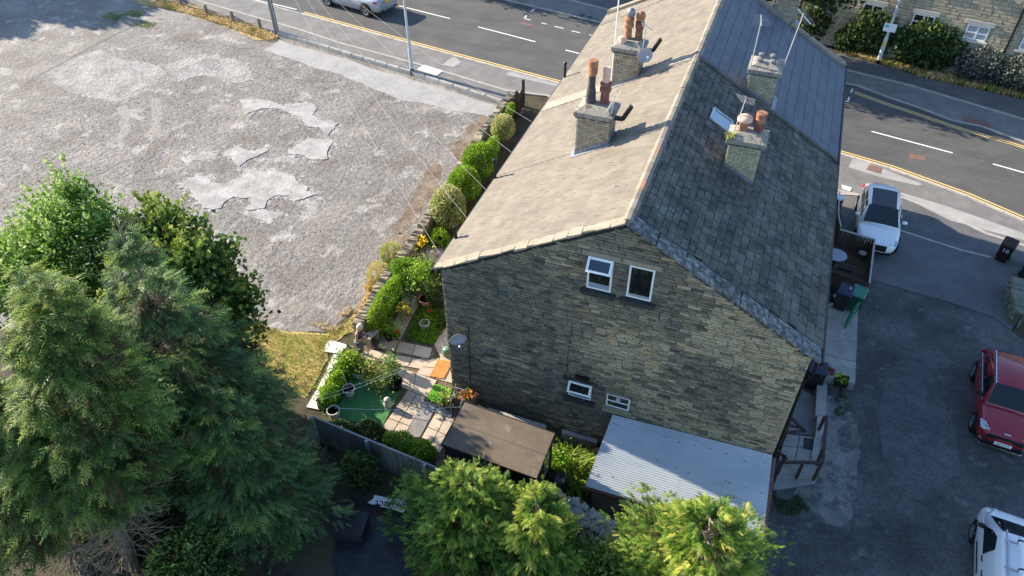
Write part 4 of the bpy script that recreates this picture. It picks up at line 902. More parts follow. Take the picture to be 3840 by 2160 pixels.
# rubble wall by the lean-to
m_rub = M('pale rubble stone', sc=4, islcol=[(.42, .4, .36), (.34, .33, .3), (.5, .48, .43), (.28, .27, .25)], bump=.6, bsc=20, fine=.2)
rw = thing('rubble_wall', 'tumbled pale rubble wall between the golden conifers and the lean-to', 'wall', (6, -3.3, -.5)); st = []
A_, B_ = Vector((4.55, -3.02, 0)), Vector((8.6, -3.75, 0)); x = (B_-A_).normalized(); y = Vector((-x.y, x.x, 0))
MB().bar(A_+Vector((0, 0, -.45)), B_+Vector((0, 0, -.6)), .42, 1.5).build('core', m_joint, rw)
for i in range(700):
    f = random.random(); k = random.random(); zt_ = .45-.35*f
    if k < .55: p = A_.lerp(B_, f)+y*random.uniform(-.26, .26)+Vector((0, 0, zt_+random.uniform(-.08, .08)))
    else: p = A_.lerp(B_, f)-y*random.uniform(.22, .3)+Vector((0, 0, random.uniform(-.9, zt_)))
    e = Matrix.Rotation(random.uniform(0, 6.28), 4, 'Z') @ Matrix.Rotation(random.uniform(-.5, .5), 4, 'X') @ Matrix.Rotation(random.uniform(-.4, .4), 4, 'Y')
    st.append((Matrix.Translation(p) @ e, (random.uniform(.1, .24), random.uniform(.09, .18), random.uniform(.06, .13))))
pieces(st, [unit_piece('stone', .1, .1, s, m_rub, .2) for s in range(6)], rw, 'stone', 'stonework', 300)
# stepped stone edging with greenery beside the white path
ew = thing('edging_wall', 'low row of upright stones beside the white path outside the garden', 'wall', (-3.4, -.6, 0)); st = []
PA = [gr(px, py) for px, py in ((1318, 1325), (1290, 1375), (1262, 1425), (1235, 1480), (1205, 1540))]
for a, c in zip(PA, PA[1:]):
    n = 7; x = (c-a).normalized()
    for i in range(n): st.append((frame(x, (-x.y, x.x, 0), (0, 0, 1), a.lerp(c, (i+.5)/n)+Vector((0, 0, .24))), ((c-a).length/n*.85, .22, random.uniform(.45, .62))))
pieces(st, [unit_piece('stone', .08, .06, s, m_wst, .2) for s in range(4)], ew, 'stone', 'stonework', 100)

# -- right side: raised concrete walk, deck enclosure, basement path and rails
def slabs(name, parent, a, b_, c, d, nu, nv, m, th=.06, gap=.012, jit=.0):
    """a paved quad as separate slabs; corners a b c d going round"""
    for i in range(nu):
        for j in range(nv):
            def Q(u, v): return a.lerp(b_, u).lerp(d.lerp(c, u), v)
            g1, g2 = gap/max(.1, (b_-a).length), gap/max(.1, (d-a).length)
            u0, u1, v0, v1 = i/nu+g1, (i+1)/nu-g1, j/nv+g2, (j+1)/nv-g2; dz = Vector((0, 0, random.uniform(-jit, jit)))
            MB().slab([Q(u0, v0)+dz, Q(u1, v0)+dz, Q(u1, v1)+dz, Q(u0, v1)+dz], th).build(name, m, parent)
m_slab = M('concrete slab', (.3, .29, .27), (.38, .37, .34), sc=2, bump=.12, bsc=30, isl=.1, fine=.1, stain=[((.22, .21, .19), 2.3, .55, .7, .5)])
wk = thing('concrete_walk', 'raised concrete walk of big bays beside the house on the shaded side', 'walkway', (11.5, 6.5, -.8))
W0, W1, W2, W3 = Vector((10.62, 10.2, -.72)), at(3218, 1150, -.72), at(3206, 1442, -.72), Vector((10.62, 3.45, -.72)); W3.y = W2.y+.1
MB().slab([W0, W1, W2, W3], .6).build('base', m_rend, wk)
for v in (W0, W1, W2, W3): v.z += .064
slabs('slab', wk, W0, W1, W2, W3, 2, 4, m_slab, .06)
m_deckw = M('brown deck timber', (.07, .05, .038), (.12, .09, .065), sc=3, stretch=(1, 5, 5), bump=.3, isl=.2)
m_rail = M('pale timber rail', (.34, .33, .31), (.45, .43, .4), sc=5)
dk = thing('fenced_deck', 'small brown timber deck enclosed by boarded fence panels beside the house', 'deck', (12, 11.5, -1))
Dz = .12; D0, D1, D2, D3 = at(3150, 861, Dz), at(3280, 900, Dz), at(3260, 1062, Dz), at(3095, 1003, Dz)
f0 = [Vector((p.x, p.y, -.72)) for p in (D0, D1, D2, D3)]
n = 14
for i in range(n):
    a, c = f0[0].lerp(f0[3], (i+.06)/n), f0[0].lerp(f0[3], (i+.94)/n); d_, e_ = f0[1].lerp(f0[2], (i+.94)/n), f0[1].lerp(f0[2], (i+.06)/n); MB().slab([a, e_, d_, c], .04).build('deck_board', m_deckw, dk)
def boarded(parent, a, c, z0, z1, bw=.11, scallop=0., skip=()):
    a, c = Vector(a), Vector(c); L_ = Vector((c.x-a.x, c.y-a.y, 0)).length; n = max(1, round(L_/bw)); x = Vector((c.x-a.x, c.y-a.y, 0)).normalized()
    for i in range(n):
        p = a.lerp(c, (i+.5)/n); zt_ = z1-scallop*math.sin(math.pi*(i+.5)/n); MB().box((p.x, p.y, (z0+zt_)/2), (L_/n*.9, .022, zt_-z0), frame(x, (-x.y, x.x, 0), (0, 0, 1), (0, 0, 0)).to_3x3()).build('fence_board', m_deckw, parent)
boarded(dk, D0, D1, -1.0, Dz); boarded(dk, D1, D2, -1.0, Dz); boarded(dk, D3, D2, -.9, Dz-.1, scallop=.0)
for a, c in ((D0, D1), (D1, D2)): MB().bar(a+Vector((0, 0, .02)), c+Vector((0, 0, .02)), .07, .05).build('top_rail', m_rail, dk)
MB().bar(D3+Vector((0, 0, -.06)), D2+Vector((0, 0, -.06)), .05, .05).build('top_rail', m_deckw, dk)
E0, E1, E2 = at(3148, 722, .05), at(3144, 806, .05), at(3154, 852, .05)
for a, c in ((E0, E1), (E1, E2)): boarded(dk, a, c, -1.06, .0); MB().bar(a, c, .06, .06).build('top_rail', m_rail, dk)
tb = thing('round_table', 'round grey table on the fenced deck', 'table', at(3137, 957, -.1)); q_ = ORG[tb]
MB().lathe([(0, 0), (.42, 0), (.43, .02), (.42, .035), (0, .035)], q_, 24).build('table_top', M('grey table top', (.3, .33, .38), (.34, .37, .42), sc=3, rough=.5), tb); MB().tube([q_, q_-Vector((0, 0, .6))], .03, 6).build('leg', m_black, tb)
tb = thing('round_stool', 'small round wooden stool by the deck fence', 'stool', at(3235, 950, -.4)); q_ = ORG[tb]
MB().lathe([(0, 0), (.16, 0), (.17, .03), (0, .035)], q_, 16).build('seat', m_rail, tb); MB().tube([q_, q_-Vector((0, 0, .33))], .07, 8).build('leg', m_deckw, tb)
MB().bar(at(3150, 1000, -.68), at(3196, 1012, -.68), .3, .06).build('deck_mat', m_black, dk)
# basement path, landing, steps and brown handrails at the near right corner
bp = thing('basement_path', 'sunken concrete path and landing with steps at the right corner of the house', 'steps', (11, 2, -.9))
Zc = lambda x, y, z: at(2760+x/2.898, 1400+y/2.898, z)
MB().slab([Zc(705, 175, -1.02), Zc(870, 250, -1.02), Zc(855, 680, -1.02), Zc(560, 640, -1.02)], .05).build('ramp', M('blue grey concrete', (.2, .2, .2), (.26, .26, .255), sc=2, fine=.1), bp)
for y0, y1 in ((100, 460), (465, 690)): MB().slab([Zc(885, y0, -.72), Zc(993, y0, -.72), Zc(975 if y0 < 400 else 930, y1, -.72), Zc(862, y1, -.72)], .4).build('low_wall', m_kerb if y0 > 400 else m_slab, bp)
slabs('slab', bp, Zc(530, 655, -.86), Zc(862, 690, -.86), Zc(815, 955, -.86), Zc(470, 920, -.86), 2, 2, m_slab, .3)
MB().slab([Zc(740, 700, -.85), Zc(855, 715, -.85), Zc(848, 845, -.85), Zc(730, 815, -.85)], .02).build('mat', M('dark mat', (.05, .05, .052), sc=9), bp)
MB().slab([Zc(500, 985, -.96), Zc(880, 985, -.96), Zc(870, 1140, -.96), Zc(440, 1130, -.96)], .3).build('step', m_slab, bp); MB().slab([Zc(450, 1130, -1.02), Zc(880, 1140, -1.02), Zc(860, 1195, -1.02), Zc(380, 1275, -1.02)], .2).build('step', m_slab, bp)
MB().slab([Zc(855, 680, -.8), Zc(915, 690, -.8), Zc(905, 880, -.8), Zc(815, 960, -.8)], .3).build('low_wall', m_slab, bp)
m_hand = M('dark brown handrail', (.05, .028, .025), (.075, .045, .04), sc=5, rough=.55)
hr = thing('handrail', 'dark brown timber handrails on posts around the sunken steps', 'handrail', (11, 1.5, -.9))
for (p, q_, w) in (((525, 968, .05), (945, 970, .05), .09), ((985, 470, .0), (943, 970, .05), .09), ((590, 470, .0), (755, 640, .0), .09), ((745, 622, .0), (535, 645, .0), .08), ((440, 832, .0), (555, 938, .0), .09), ((565, 565, -.3), (680, 585, -.3), .07)):
    MB().bar(Zc(*p), Zc(*q_), w, .06).build('rail', m_hand, hr)
for (p, z1) in (((452, 1085), .03), ((652, 1140), .03), ((838, 1158), .03), ((882, 655), .0), ((872, 985), .0), ((478, 805), .0)):
    q_ = Zc(*p, -.95); MB().box((q_.x, q_.y, (z1-.95)/2), (.09, .09, z1+.95)).build('post', m_hand, hr)
# stone stub wall at the right edge
rs2 = thing('stub_wall', 'short mossy stone wall ending beside the drive at the right edge', 'wall', (18.6, 12.5, -1)); st = []
A_, B_ = at(3790, 1035, -.35), at(3800, 1165, -.35); A_.z = B_.z = 0; A_.x += .25; B_.x += .25; x = (B_-A_).normalized(); y = Vector((-x.y, x.x, 0)); L_ = (B_-A_).length
MB().bar(A_+Vector((0, 0, -.8)), B_+Vector((0, 0, -.8)), .36, .8).build('core', m_joint, rs2)
for sg in (-1, 1):
    z = -1.06
    while z < -.45:
        h = random.uniform(.09, .16); s = 0
        while s < L_: w = random.uniform(.18, .4); p = A_+x*min(s+w/2, L_-.05)+y*sg*.19; p.z = z+h/2; st.append((frame(x*-sg, (0, 0, 1), y*sg, p), (w-.015, h-.012, .12))); s += w
        z += h
s = 0
while s < L_: w = random.uniform(.3, .5); p = A_+x*min(s+w/2, L_-.1); p.z = -.38; st.append((frame(x, y, (0, 0, 1), p), (w-.02, .46, .1))); s += w
m_mossy = M('mossy wall stone', sc=4, islcol=[(.2, .19, .14), (.15, .145, .11), (.25, .23, .17), (.11, .11, .085)], bump=.6, bsc=20, fine=.25, stain=[((.07, .085, .04), 3, .52, .64, .6)])
pieces(st, [unit_piece('stone', .08, .06, s, m_mossy, .2) for s in range(4)], rs2, 'stone', 'stonework', 150)

# ================================================================ STREET FURNITURE, BINS, GARDEN THINGS
def vtop(base, h): return base+Vector((0, 0, h))
# lamp post and telegraph pole at the car park kerb
p = gr(1546, 283); lp = thing('street_lamp', 'slim grey steel lamp post with a black foot at the car park kerb', 'lamp post', p)
m_lampc = M('grey lamp paint', (.42, .47, .5), (.5, .55, .58), sc=4, rough=.5)
MB().tube([p+Vector((0, 0, .0)), vtop(p, .45)], .11, 12).build('foot', m_black, lp); MB().tube([vtop(p, .45), vtop(p, 1.6), vtop(p, 1.7), vtop(p, 7.5)], [.1, .1, .075, .06], 12).build('pole', m_lampc, lp)
MB().box(vtop(p, 1.75)+Vector((.1, -.02, .6)), (.05, .03, 1.1)).build('bracket', m_lampc, lp); MB().tube([vtop(p, 7.5), vtop(p, 7.8)+Vector((.3, .9, 0))], .04, 8).box(vtop(p, 7.82)+Vector((.38, 1.15, 0)), (.25, .6, .12)).build('lamp_head', m_lampc, lp)
p = gr(1040, 130); tp = thing('telegraph_pole', 'weathered wooden telegraph pole at the corner of the dry verge', 'pole', p); TPP = p
m_pole = M('weathered pole', (.13, .115, .105), (.22, .2, .18), sc=4, stretch=(3, 3, .5), bump=.4)
MB().tube([p, vtop(p, 8.4)], [.16, .12], 12).build('pole', m_pole, tp); MB().tube([p+Vector((.13, -.08, 0)), p+Vector((.12, -.08, 4))], .035, 6).build('cable_guard', M('grey guard', (.4, .42, .44)), tp)
MB().box(vtop(p, 8.1), (1.0, .1, .1)).build('crossarm', m_pole, tp)
# service wires fanning from the pole to the eaves
wires = [(roof_l(1280+1455/2.0125, 905/2.0125), 'nearest the road gate'), (roof_l(1280+1305/2.0125, 1137/2.0125), 'crossing the round variegated bush'), (roof_l(1280+1112/2.0125, 1420/2.0125), 'passing over the clipped green bushes'),
         (roof_l(1280+970/2.0125, 720+187/2.0125), 'passing over the tall variegated shrub'), (roof_l(1280+760/2.0125, 720+450/2.0125), 'reaching the nearest corner of the eaves')]
m_wire = M('pale wire', (.36, .35, .33))
for e_, w in wires:
    a = vtop(TPP, 8.15); e_ = Vector(e_)-Vector((.1, 0, .1)); o = MB().tube([a.lerp(e_, i/14)-Vector((0, 0, .9*4*(i/14)*(1-i/14))) for i in range(15)], .0055, 4).build('overhead_wire', m_wire)
    tag(o, 'overhead wire from telegraph pole to house eaves, '+w, 'wire', 'service wires to the eaves')
# stumps with a drooping rail on the dry verge
SP = [(592, 8), (681, 22), (777, 55), (875, 80), (977, 108)]; prev = None
m_stump = M('weathered stump', (.2, .17, .13), (.3, .26, .2), sc=6, bump=.5)
for i, q_ in enumerate(SP):
    p = gr(*q_); t = thing('verge_post', ['stub post at the far end of the dry verge, farthest from the telegraph pole', 'second stub post from the far end of the dry verge', 'middle stub post of the five on the dry verge', 'second stub post from the telegraph pole on the dry verge', 'stub post nearest the telegraph pole on the dry verge'][i], 'post', p, group='stub posts along the dry verge')
    MB().tube([p-Vector((0, 0, .1)), vtop(p, .62), vtop(p, .7)], [.13, .12, .07], 8).build('post', m_stump, t)
    if prev is not None:
        a, c = vtop(prev, .45), vtop(p, .45); o = MB().tube([a.lerp(c, k/8)-Vector((0, 0, .22*4*(k/8)*(1-k/8))) for k in range(9)], .045, 6).build('rail', m_stump, t)
    prev = p
p = gr(3290, 240); p2 = at(3424, 0, 8); sp = thing('street_lamp', 'grey lamp post with a white notice in front of the dark bushes', 'lamp post', p)
MB().tube([p, vtop(p, .3)], .12, 12).build('foot', m_black, sp); MB().tube([vtop(p, .3), vtop(p, 1.7), vtop(p, 1.8), vtop(p, 8)], [.12, .12, .085, .06], 12).build('pole', m_lampc, sp)
ax = (CAM-p); ax.z = 0; ax.normalize(); sx = Vector((-ax.y, ax.x, 0))
h_ = min((abs(proj(vtop(p, k/20))[1]-102), k/20) for k in range(20, 140))[1]
MB().box(vtop(p, h_)+ax*.11, (.72, .03, .5), frame(sx, -ax, (0, 0, 1), (0, 0, 0)).to_3x3()).build('notice', m_upvc, sp); MB().box(vtop(p, h_+.08)+ax*.128-sx*.18, (.18, .01, .16), frame(sx, -ax, (0, 0, 1), (0, 0, 0)).to_3x3()).build('notice_print', M('teal print', (.1, .45, .45)), sp)
MB().box(vtop(p, h_-1.05)+ax*.1, (.22, .02, .3), frame(sx, -ax, (0, 0, 1), (0, 0, 0)).to_3x3()).build('yellow_sticker', M('yellow sticker', (.7, .5, .03)), sp)

# wheelie bins
def bin_(base, rz, body, lid, label, num=None, sc=1.):
    t = thing('wheelie_bin', label, 'wheelie bin', base, rz, 'wheelie bins', sc); b = MB()
    b.add([(-.22, -.24, .06), (.22, -.24, .06), (.22, .22, .06), (-.22, .22, .06), (-.28, -.32, .95), (.28, -.32, .95), (.28, .3, .95), (-.28, .3, .95)], [(3, 2, 1, 0), (4, 5, 6, 7), (0, 1, 5, 4), (1, 2, 6, 5), (2, 3, 7, 6), (3, 0, 4, 7)]); b.build('body', body, t, local=True, bevel=.025)
    MB().add([(-.3, -.36, .955), (.3, -.36, .955), (.3, .32, .975), (-.3, .32, .975), (-.26, -.3, 1.01), (.26, -.3, 1.01), (.26, .28, 1.06), (-.26, .28, 1.06)], [(3, 2, 1, 0), (4, 5, 6, 7), (0, 1, 5, 4), (1, 2, 6, 5), (2, 3, 7, 6), (3, 0, 4, 7)]).build('lid', lid, t, local=True, bevel=.02)
    MB().tube([(-.25, .4, .97), (.25, .4, .97)], .02, 6).bar((-.2, .3, .96), (-.2, .4, .97), .03).bar((.2, .3, .96), (.2, .4, .97), .03).build('handle', body, t, local=True)
    for x in (-.26, .26): MB().lathe([(.0, -.025), (.1, -.025), (.1, .025), (0, .025)], (x, .25, .1), 12, Matrix.Rotation(R(90), 3, 'Y')).build('wheel', m_black, t, local=True)
    if num:
        tx, face, s = num
        mt = Matrix.Translation((0, -.30, .7)) @ Matrix.Rotation(R(90)+.09, 4, 'X') if face == 'front' else Matrix.Translation((.12, .08, 1.052)) @ Matrix.Rotation(.08, 4, 'X')
        text_mesh('number', tx, s, m_white, t, mt)
    return t
m_binb = M('black bin', (.012, .012, .014), (.022, .022, .026), sc=3, rough=.45); m_bing = M('green bin', (.012, .06, .035), (.018, .085, .05), sc=3, rough=.45); m_bingl = M('green bin lid', (.05, .2, .14), sc=3, rough=.45)
m_binbr = M('brown bin', (.022, .012, .01), (.03, .017, .014), sc=3, rough=.45); m_binn = M('navy lid', (.03, .035, .075), sc=3, rough=.45)
bin_(at(3135, 1150, -.66)+Vector((.12, 0, 0)), R(-14), m_binb, m_binn, 'black bin with a white 4 on its navy lid against the deck fence', ('4', 'lid', .2)); bin_(at(3192, 1160, -.66)+Vector((.02, 0.02, 0)), R(-16), m_bing, m_bingl, 'green bin standing right of the black one below the deck')
bin_(gr(3752, 975), R(-22), m_binbr, m_binbr, 'brown bin with a white 16 standing alone at the end of the drive', ('16', 'front', .3)); bin_(gr(3836, 1050), R(-20), m_binb, m_binn, 'black bin with a navy lid at the right edge above the stub wall'); bin_(gr(3862, 1010), R(-20), m_bing, m_bingl, 'green lidded bin cut by the right edge of view')
# small things on the walk
m_white_p = M('white plastic', (.7, .72, .74), rough=.5)
t = thing('parasol', 'folded green parasol leaning from the green bin over the walk', 'parasol', at(3160, 1262, -.66)); a, c = at(3150, 1262, -.62), at(3222, 1130, .1)
MB().tube([a, a.lerp(c, .25)], .02, 6).build('pole', m_steel, t); MB().tube([a.lerp(c, .22), a.lerp(c, .35), a.lerp(c, .7), a.lerp(c, 1)], [.03, .08, .1, .05], 8).build('canopy', M('green cloth', (.02, .13, .075), (.03, .17, .1), sc=6), t)
t = thing('scrap_heap', 'dark bags and bent scrap beside the black bin on the walk', 'rubbish', at(3120, 1145, -.66))
for (px, py, r) in ((3110, 1125, .17), (3130, 1135, .15), (3140, 1122, .13)): MB().lathe([(r*.7, 0), (r, r*.6), (r*.8, r*1.3), (r*.2, r*1.7), (0, r*1.75)], at(px, py, -.66), 10).build('bag', m_binb, t, smooth=True)
MB().lathe([(0, 0), (.1, .03), (.11, .12), (.0, .2)], at(3135, 1117, -.4), 10).build('white_bag', m_white_p, t, smooth=True); MB().tube([at(3090, 1155, -.55), at(3118, 1140, -.4), at(3138, 1138, -.45)], .03, 6).build('handle', m_rail, t)
t = thing('litter_bin', 'round pale-topped bin inside the deck fence by the house', 'bin', at(3132, 790, -.7)); q_ = ORG[t]; MB().lathe([(.18, 0), (.2, .7), (.0, .7)], q_, 14).build('body', m_deckw, t); MB().lathe([(.12, .7), (.2, .72), (.2, .78), (.12, .79)], q_, 14).build('rim', m_white_p, t)
t = thing('dark_bin', 'dark bin tucked against the house corner above the sunken path', 'bin', at(3045, 1440, -.8)); q_ = ORG[t]; MB().box(q_+Vector((.05, .25, .1)), (.6, .6, 1.1)).build('body', m_binb, t, bevel=.03); MB().box(q_+Vector((.05, .25, .67)), (.64, .66, .05)).build('lid', m_binn, t, bevel=.02)
def planter(name, label, pts, z, h, m, fill, cat='planter'):
    P = [at(*q_, z) for q_ in pts]; c = sum(P, Vector())/4; t = thing(name, label, cat, (c.x, c.y, z-h)); b = MB(); inn = [c+(p-c)*.82 for p in P]
    b.add(P+inn+[p-Vector((0, 0, h)) for p in P]+[p-Vector((0, 0, .05)) for p in inn], [(i, (i+1) % 4, (i+1) % 4+4, i+4) for i in range(4)]+[(i, i+8, (i+1) % 4+8, (i+1) % 4) for i in range(4)]+[(i+4, (i+1) % 4+4, (i+1) % 4+12, i+12) for i in range(4)]); b.build('box', m, t)
    MB().add([p-Vector((0, 0, .03)) for p in inn], [(0, 1, 2, 3)]).build('soil', m_soil, t); return t, c
PL1 = planter('trough', 'grey trough with magenta flowers at the end of the walk', [(3085, 1372), (3131, 1380), (3131, 1412), (3080, 1404)], -.35, .3, M('grey trough', (.25, .26, .28)), None)
PL2 = planter('trough', 'black trough with yellow-green flowers at the end of the walk', [(3136, 1402), (3188, 1412), (3182, 1440), (3130, 1430)], -.42, .25, m_black, None)
# ---- garden
lawn_a = gsheet('parched_lawn', [(905, 1205), (1080, 1250), (1225, 1255), (1330, 1180), (1385, 1180), (1352, 1225), (1240, 1290), (1225, 1345), (1150, 1490), (1060, 1440), (900, 1420), (840, 1300)], .012, m_grassy, .12, 4)
wp = thing('white_path', 'white concrete path curving along the stone edging outside the garden', 'path', gr(1240, 1330))
for pp in ([(1240, 1278), (1325, 1303), (1309, 1334), (1218, 1322), (1222, 1295)], [(1252, 1333), (1306, 1340), (1268, 1410), (1222, 1398)], [(1220, 1402), (1266, 1414), (1232, 1480), (1190, 1462)], [(1188, 1466), (1230, 1484), (1200, 1540), (1150, 1530)]):
    o = sheet('path_slab', [(v.x, v.y) for v in grs(*pp)], .06, M('white concrete', (.6, .56, .5), (.7, .66, .6), sc=3, bump=.1, bsc=30) if 'white concrete' not in bpy.data.materials else bpy.data.materials['white concrete'], parent=wp, kind=None, th=.08)
m_pav = M('buff paving slab', (.46, .375, .285), (.54, .45, .35), sc=2.5, bump=.15, bsc=30, isl=.1, fine=.1, stain=[((.26, .21, .16), 3, .58, .7, .5)])
m_pavg = M('grey paving slab', (.2, .2, .2), (.27, .265, .255), sc=2.5, bump=.15, bsc=30, isl=.12, fine=.1)
gsheet('patio_bed', [(1380, 1240), (1560, 1050), (1690, 1080), (1705, 1480), (1760, 1560), (1690, 1760), (1240, 1640), (1300, 1460)], .006, M('garden soil', (.1, .075, .05), (.17, .13, .09), sc=3, bump=.6))
pat = thing('patio', 'buff paved patio with slabs round the flower bed at the house corner', 'patio', gr(1560, 1350))
def gq(*pp): return [gr(*q_, .045) for q_ in pp]
slabs('slab', pat, *gq((1440, 1290), (1640, 1318), (1670, 1265), (1690, 1282)), 1, 1, m_pav, .05) if False else None
for a, nu, nv, m in ((((1432, 1262), (1495, 1277), (1480, 1318), (1412, 1302)), 1, 1, m_pav), (((1497, 1278), (1622, 1305), (1608, 1345), (1482, 1318)), 2, 1, m_pav),
                     (((1524, 1122), (1572, 1140), (1500, 1274), (1448, 1258)), 1, 3, m_pav), (((1626, 1290), (1690, 1190), (1698, 1300), (1655, 1345)), 1, 1, m_pav),
                     (((1392, 1310), (1600, 1352), (1585, 1385), (1360, 1345)), 4, 1, m_pav), (((1600, 1350), (1696, 1330), (1702, 1440), (1560, 1400)), 2, 2, m_pav),
                     (((1480, 1370), (1640, 1425), (1600, 1490), (1500, 1450)), 2, 1, m_pav), (((1530, 1462), (1597, 1490), (1516, 1636), (1430, 1604)), 2, 4, m_pav),
                     (((1585, 1500), (1640, 1520), (1575, 1640), (1515, 1640)), 1, 2, m_pavg), (((1640, 1520), (1700, 1545), (1690, 1570), (1625, 1545)), 1, 1, m_pavg),
                     (((1632, 1548), (1712, 1572), (1650, 1700), (1572, 1655)), 2, 2, m_pav), (((1512, 1640), (1572, 1660), (1560, 1690), (1490, 1665)), 1, 1, m_pavg)):
    slabs('slab', pat, *gq(*a), nu, nv, m, .05, .014, .006)
t = ground_piece('doormat', [(1643, 1352), (1697, 1362), (1664, 1425), (1612, 1415)], .075, M('orange coir mat', (.5, .19, .045), (.62, .26, .075), sc=6, bump=.4, bsc=60), 'orange coir mat on the patio against the gable corner', 'doormat', .02)
ground_piece('artificial_turf', [(1330, 1395), (1495, 1440), (1505, 1465), (1432, 1608), (1300, 1580), (1255, 1560), (1290, 1480)], .05, M('artificial turf', (.05, .18, .06), (.07, .23, .08), sc=3, bump=.4, bsc=60, fine=.2), 'green artificial turf square on the patio, mostly in tree shade', 'artificial turf', .03)
ground_piece('artificial_turf', [(1630, 1443), (1695, 1462), (1680, 1528), (1600, 1500)], .06, M('bright turf', (.1, .3, .015), (.15, .38, .025), sc=3, bump=.4, bsc=60, fine=.2), 'small bright green turf patch beside the gable base', 'artificial turf', .03)
# pots
def potted(name, label, base, r, h, m, prof=None, n=16, cat='plant pot', sc_b=.75):
    t = thing(name, label, cat, base); MB().lathe(prof or [(r*sc_b, 0), (r*.95, h*.9), (r*1.04, h*.9), (r*1.04, h), (r*.9, h), (r*.86, h*.86)], base, n).build('pot', m, t); MB().lathe([(0, h*.86), (r*.87, h*.86)], base, n).build('soil', m_soil, t); return t
m_terg = M('garden terracotta', (.55, .27, .15), (.66, .36, .22), sc=5, bump=.1); m_whpot = M('white grey pot', (.5, .52, .5), (.6, .61, .59), sc=5)
P1 = gr(1600, 1146); potted('terracotta_pot', 'octagonal terracotta pot holding a small bushy tree', P1, .3, .42, m_terg, n=8, sc_b=.6)
t = thing('concrete_trough', 'square pale concrete trough in front of the leafy hedge', 'plant pot', gr(1537, 1150)); q_ = ORG[t]; b = MB()
for (x, y, sx, sy) in ((0, -.2, .46, .05), (0, .2, .46, .05), (-.205, 0, .05, .35), (.205, 0, .05, .35)): b.box(q_+Vector((x, y, .22)), (sx, sy, .42))
b.box(q_+Vector((0, 0, .18)), (.36, .35, .3)).build('box', M('mossy concrete', (.3, .33, .3), (.4, .42, .38), sc=5), t)
P2 = gr(1463, 1273); potted('plant_pot', 'black pot with a leafy geranium under the hedge end', P2, .2, .3, m_black)
P3 = gr(1485, 1455); potted('plant_pot', 'large black pot with a small upright tree at the turf corner', P3, .27, .4, m_black)
P4 = gr(1345, 1410); potted('plant_pot', 'white pot with a leafy shrub nearest the person', P4, .22, .3, m_whpot)
P5 = gr(1312, 1480); potted('plant_pot', 'grey-white empty-looking pot with a bare stick on the turf edge', P5, .22, .36, m_whpot); MB().tube([P5+Vector((0, 0, .3)), P5+Vector((-.1, .05, 1.0))], .015, 5).build('stick', m_rail, bpy.data.objects['plant_pot.003'])
P6 = gr(1255, 1560); potted('plant_pot', 'white pot half hidden by the conifer at the turf corner', P6, .22, .34, m_whpot)
t = thing('stone_ring', 'small round stone planter ring in the middle of the flower bed', 'planter', gr(1593, 1225)); MB().lathe([(.2, 0), (.21, .22), (.17, .23), (.15, .1)], ORG[t], 16).build('ring', m_conc, t)
t = thing('owl_ornament', 'small pale owl-shaped garden ornament on the turf edge', 'ornament', gr(1457, 1528)); q_ = ORG[t]
MB().lathe([(.1, 0), (.14, .1), (.15, .24), (.11, .33), (.12, .38), (.11, .45), (.05, .5), (0, .51)], q_, 14).build('body', M('pale stone ornament', (.42, .38, .32), (.55, .5, .43), sc=12, bump=.3), t, smooth=True); MB().box(q_+Vector((-.05, -.1, .41)), (.04, .03, .04)).box(q_+Vector((.05, -.1, .41)), (.04, .03, .04)).build('eyes', m_black, t)
t = thing('metal_chair', 'pale metal garden chair frame beside the gable foot', 'chair', gr(1720, 1535)); q_ = ORG[t]; b = MB()
for (x, y) in ((-.2, -.2), (.2, -.2), (-.2, .2), (.2, .2)): MB().tube([q_+Vector((x, y, 0)), q_+Vector((x*.95, y*.95, .9 if y > 0 else .62))], .016, 6).build('leg', m_steel, t)
for x in (-.2, .2): MB().tube([q_+Vector((x, -.22, .62)), q_+Vector((x, .2, .66))], .016, 6).build('arm', m_steel, t)
MB().tube([q_+Vector((-.2, .19, .9)), q_+Vector((.2, .19, .9))], .016, 6).tube([q_+Vector((-.2, .19, .7)), q_+Vector((.2, .19, .7))], .012, 6).build('back', m_steel, t); MB().box(q_+Vector((0, 0, .43)), (.4, .42, .03)).build('seat', m_black, t)
P7 = gr(1757, 1530); t = thing('barrow_planter', 'red-brown trough with orange flowers against the gable base', 'planter', P7); b = MB().box(P7+Vector((0, 0, .5)), (.62, .42, .3)).build('box', M('red brown timber', (.2, .09, .07), (.28, .13, .1), sc=5), t, bevel=.01)
for (x, y) in ((-.25, -.16), (.25, -.16), (-.25, .16), (.25, .16)): MB().box(P7+Vector((x, y, .18)), (.05, .05, .36)).build('leg', m_deckw, t)
P8 = gr(1675, 1520); potted('plant_pot', 'low pot of rusty foliage on the bright turf patch', P8, .2, .2, m_terrad)
t = thing('water_butt', 'dark round-lidded water butt at the shed corner', 'water butt', gr(2085, 1850)); q_ = ORG[t]; MB().lathe([(.3, -.3), (.36, .3), (.36, .7), (.3, .95), (.18, 1.05), (0, 1.08)], q_, 20).build('barrel', M('dark glossy plastic', (.02, .013, .012), rough=.25, spec=.5), t, smooth=True); MB().lathe([(.37, .62), (.38, .66), (.37, .7)], q_, 20).build('band', m_black, t)
t = thing('plank', 'bare timber plank leaning beside the water butt', 'plank', gr(2110, 1860)); o = MB().bar(at(2122, 1770, .6), at(2075, 1880, -.2), .04, .06).build('board', m_rail, t)
t = thing('orange_pot', 'orange pot on the soil beside the corrugated lean-to', 'plant pot', gr(2236, 1720)); MB().lathe([(.13, 0), (.19, .3), (.2, .34), (.0, .3)], ORG[t], 14).build('pot', m_terra, t)
t = thing('hose_reel', 'coiled dark hose against the planter wall', 'hose', gr(2245, 1690)); q_ = ORG[t]
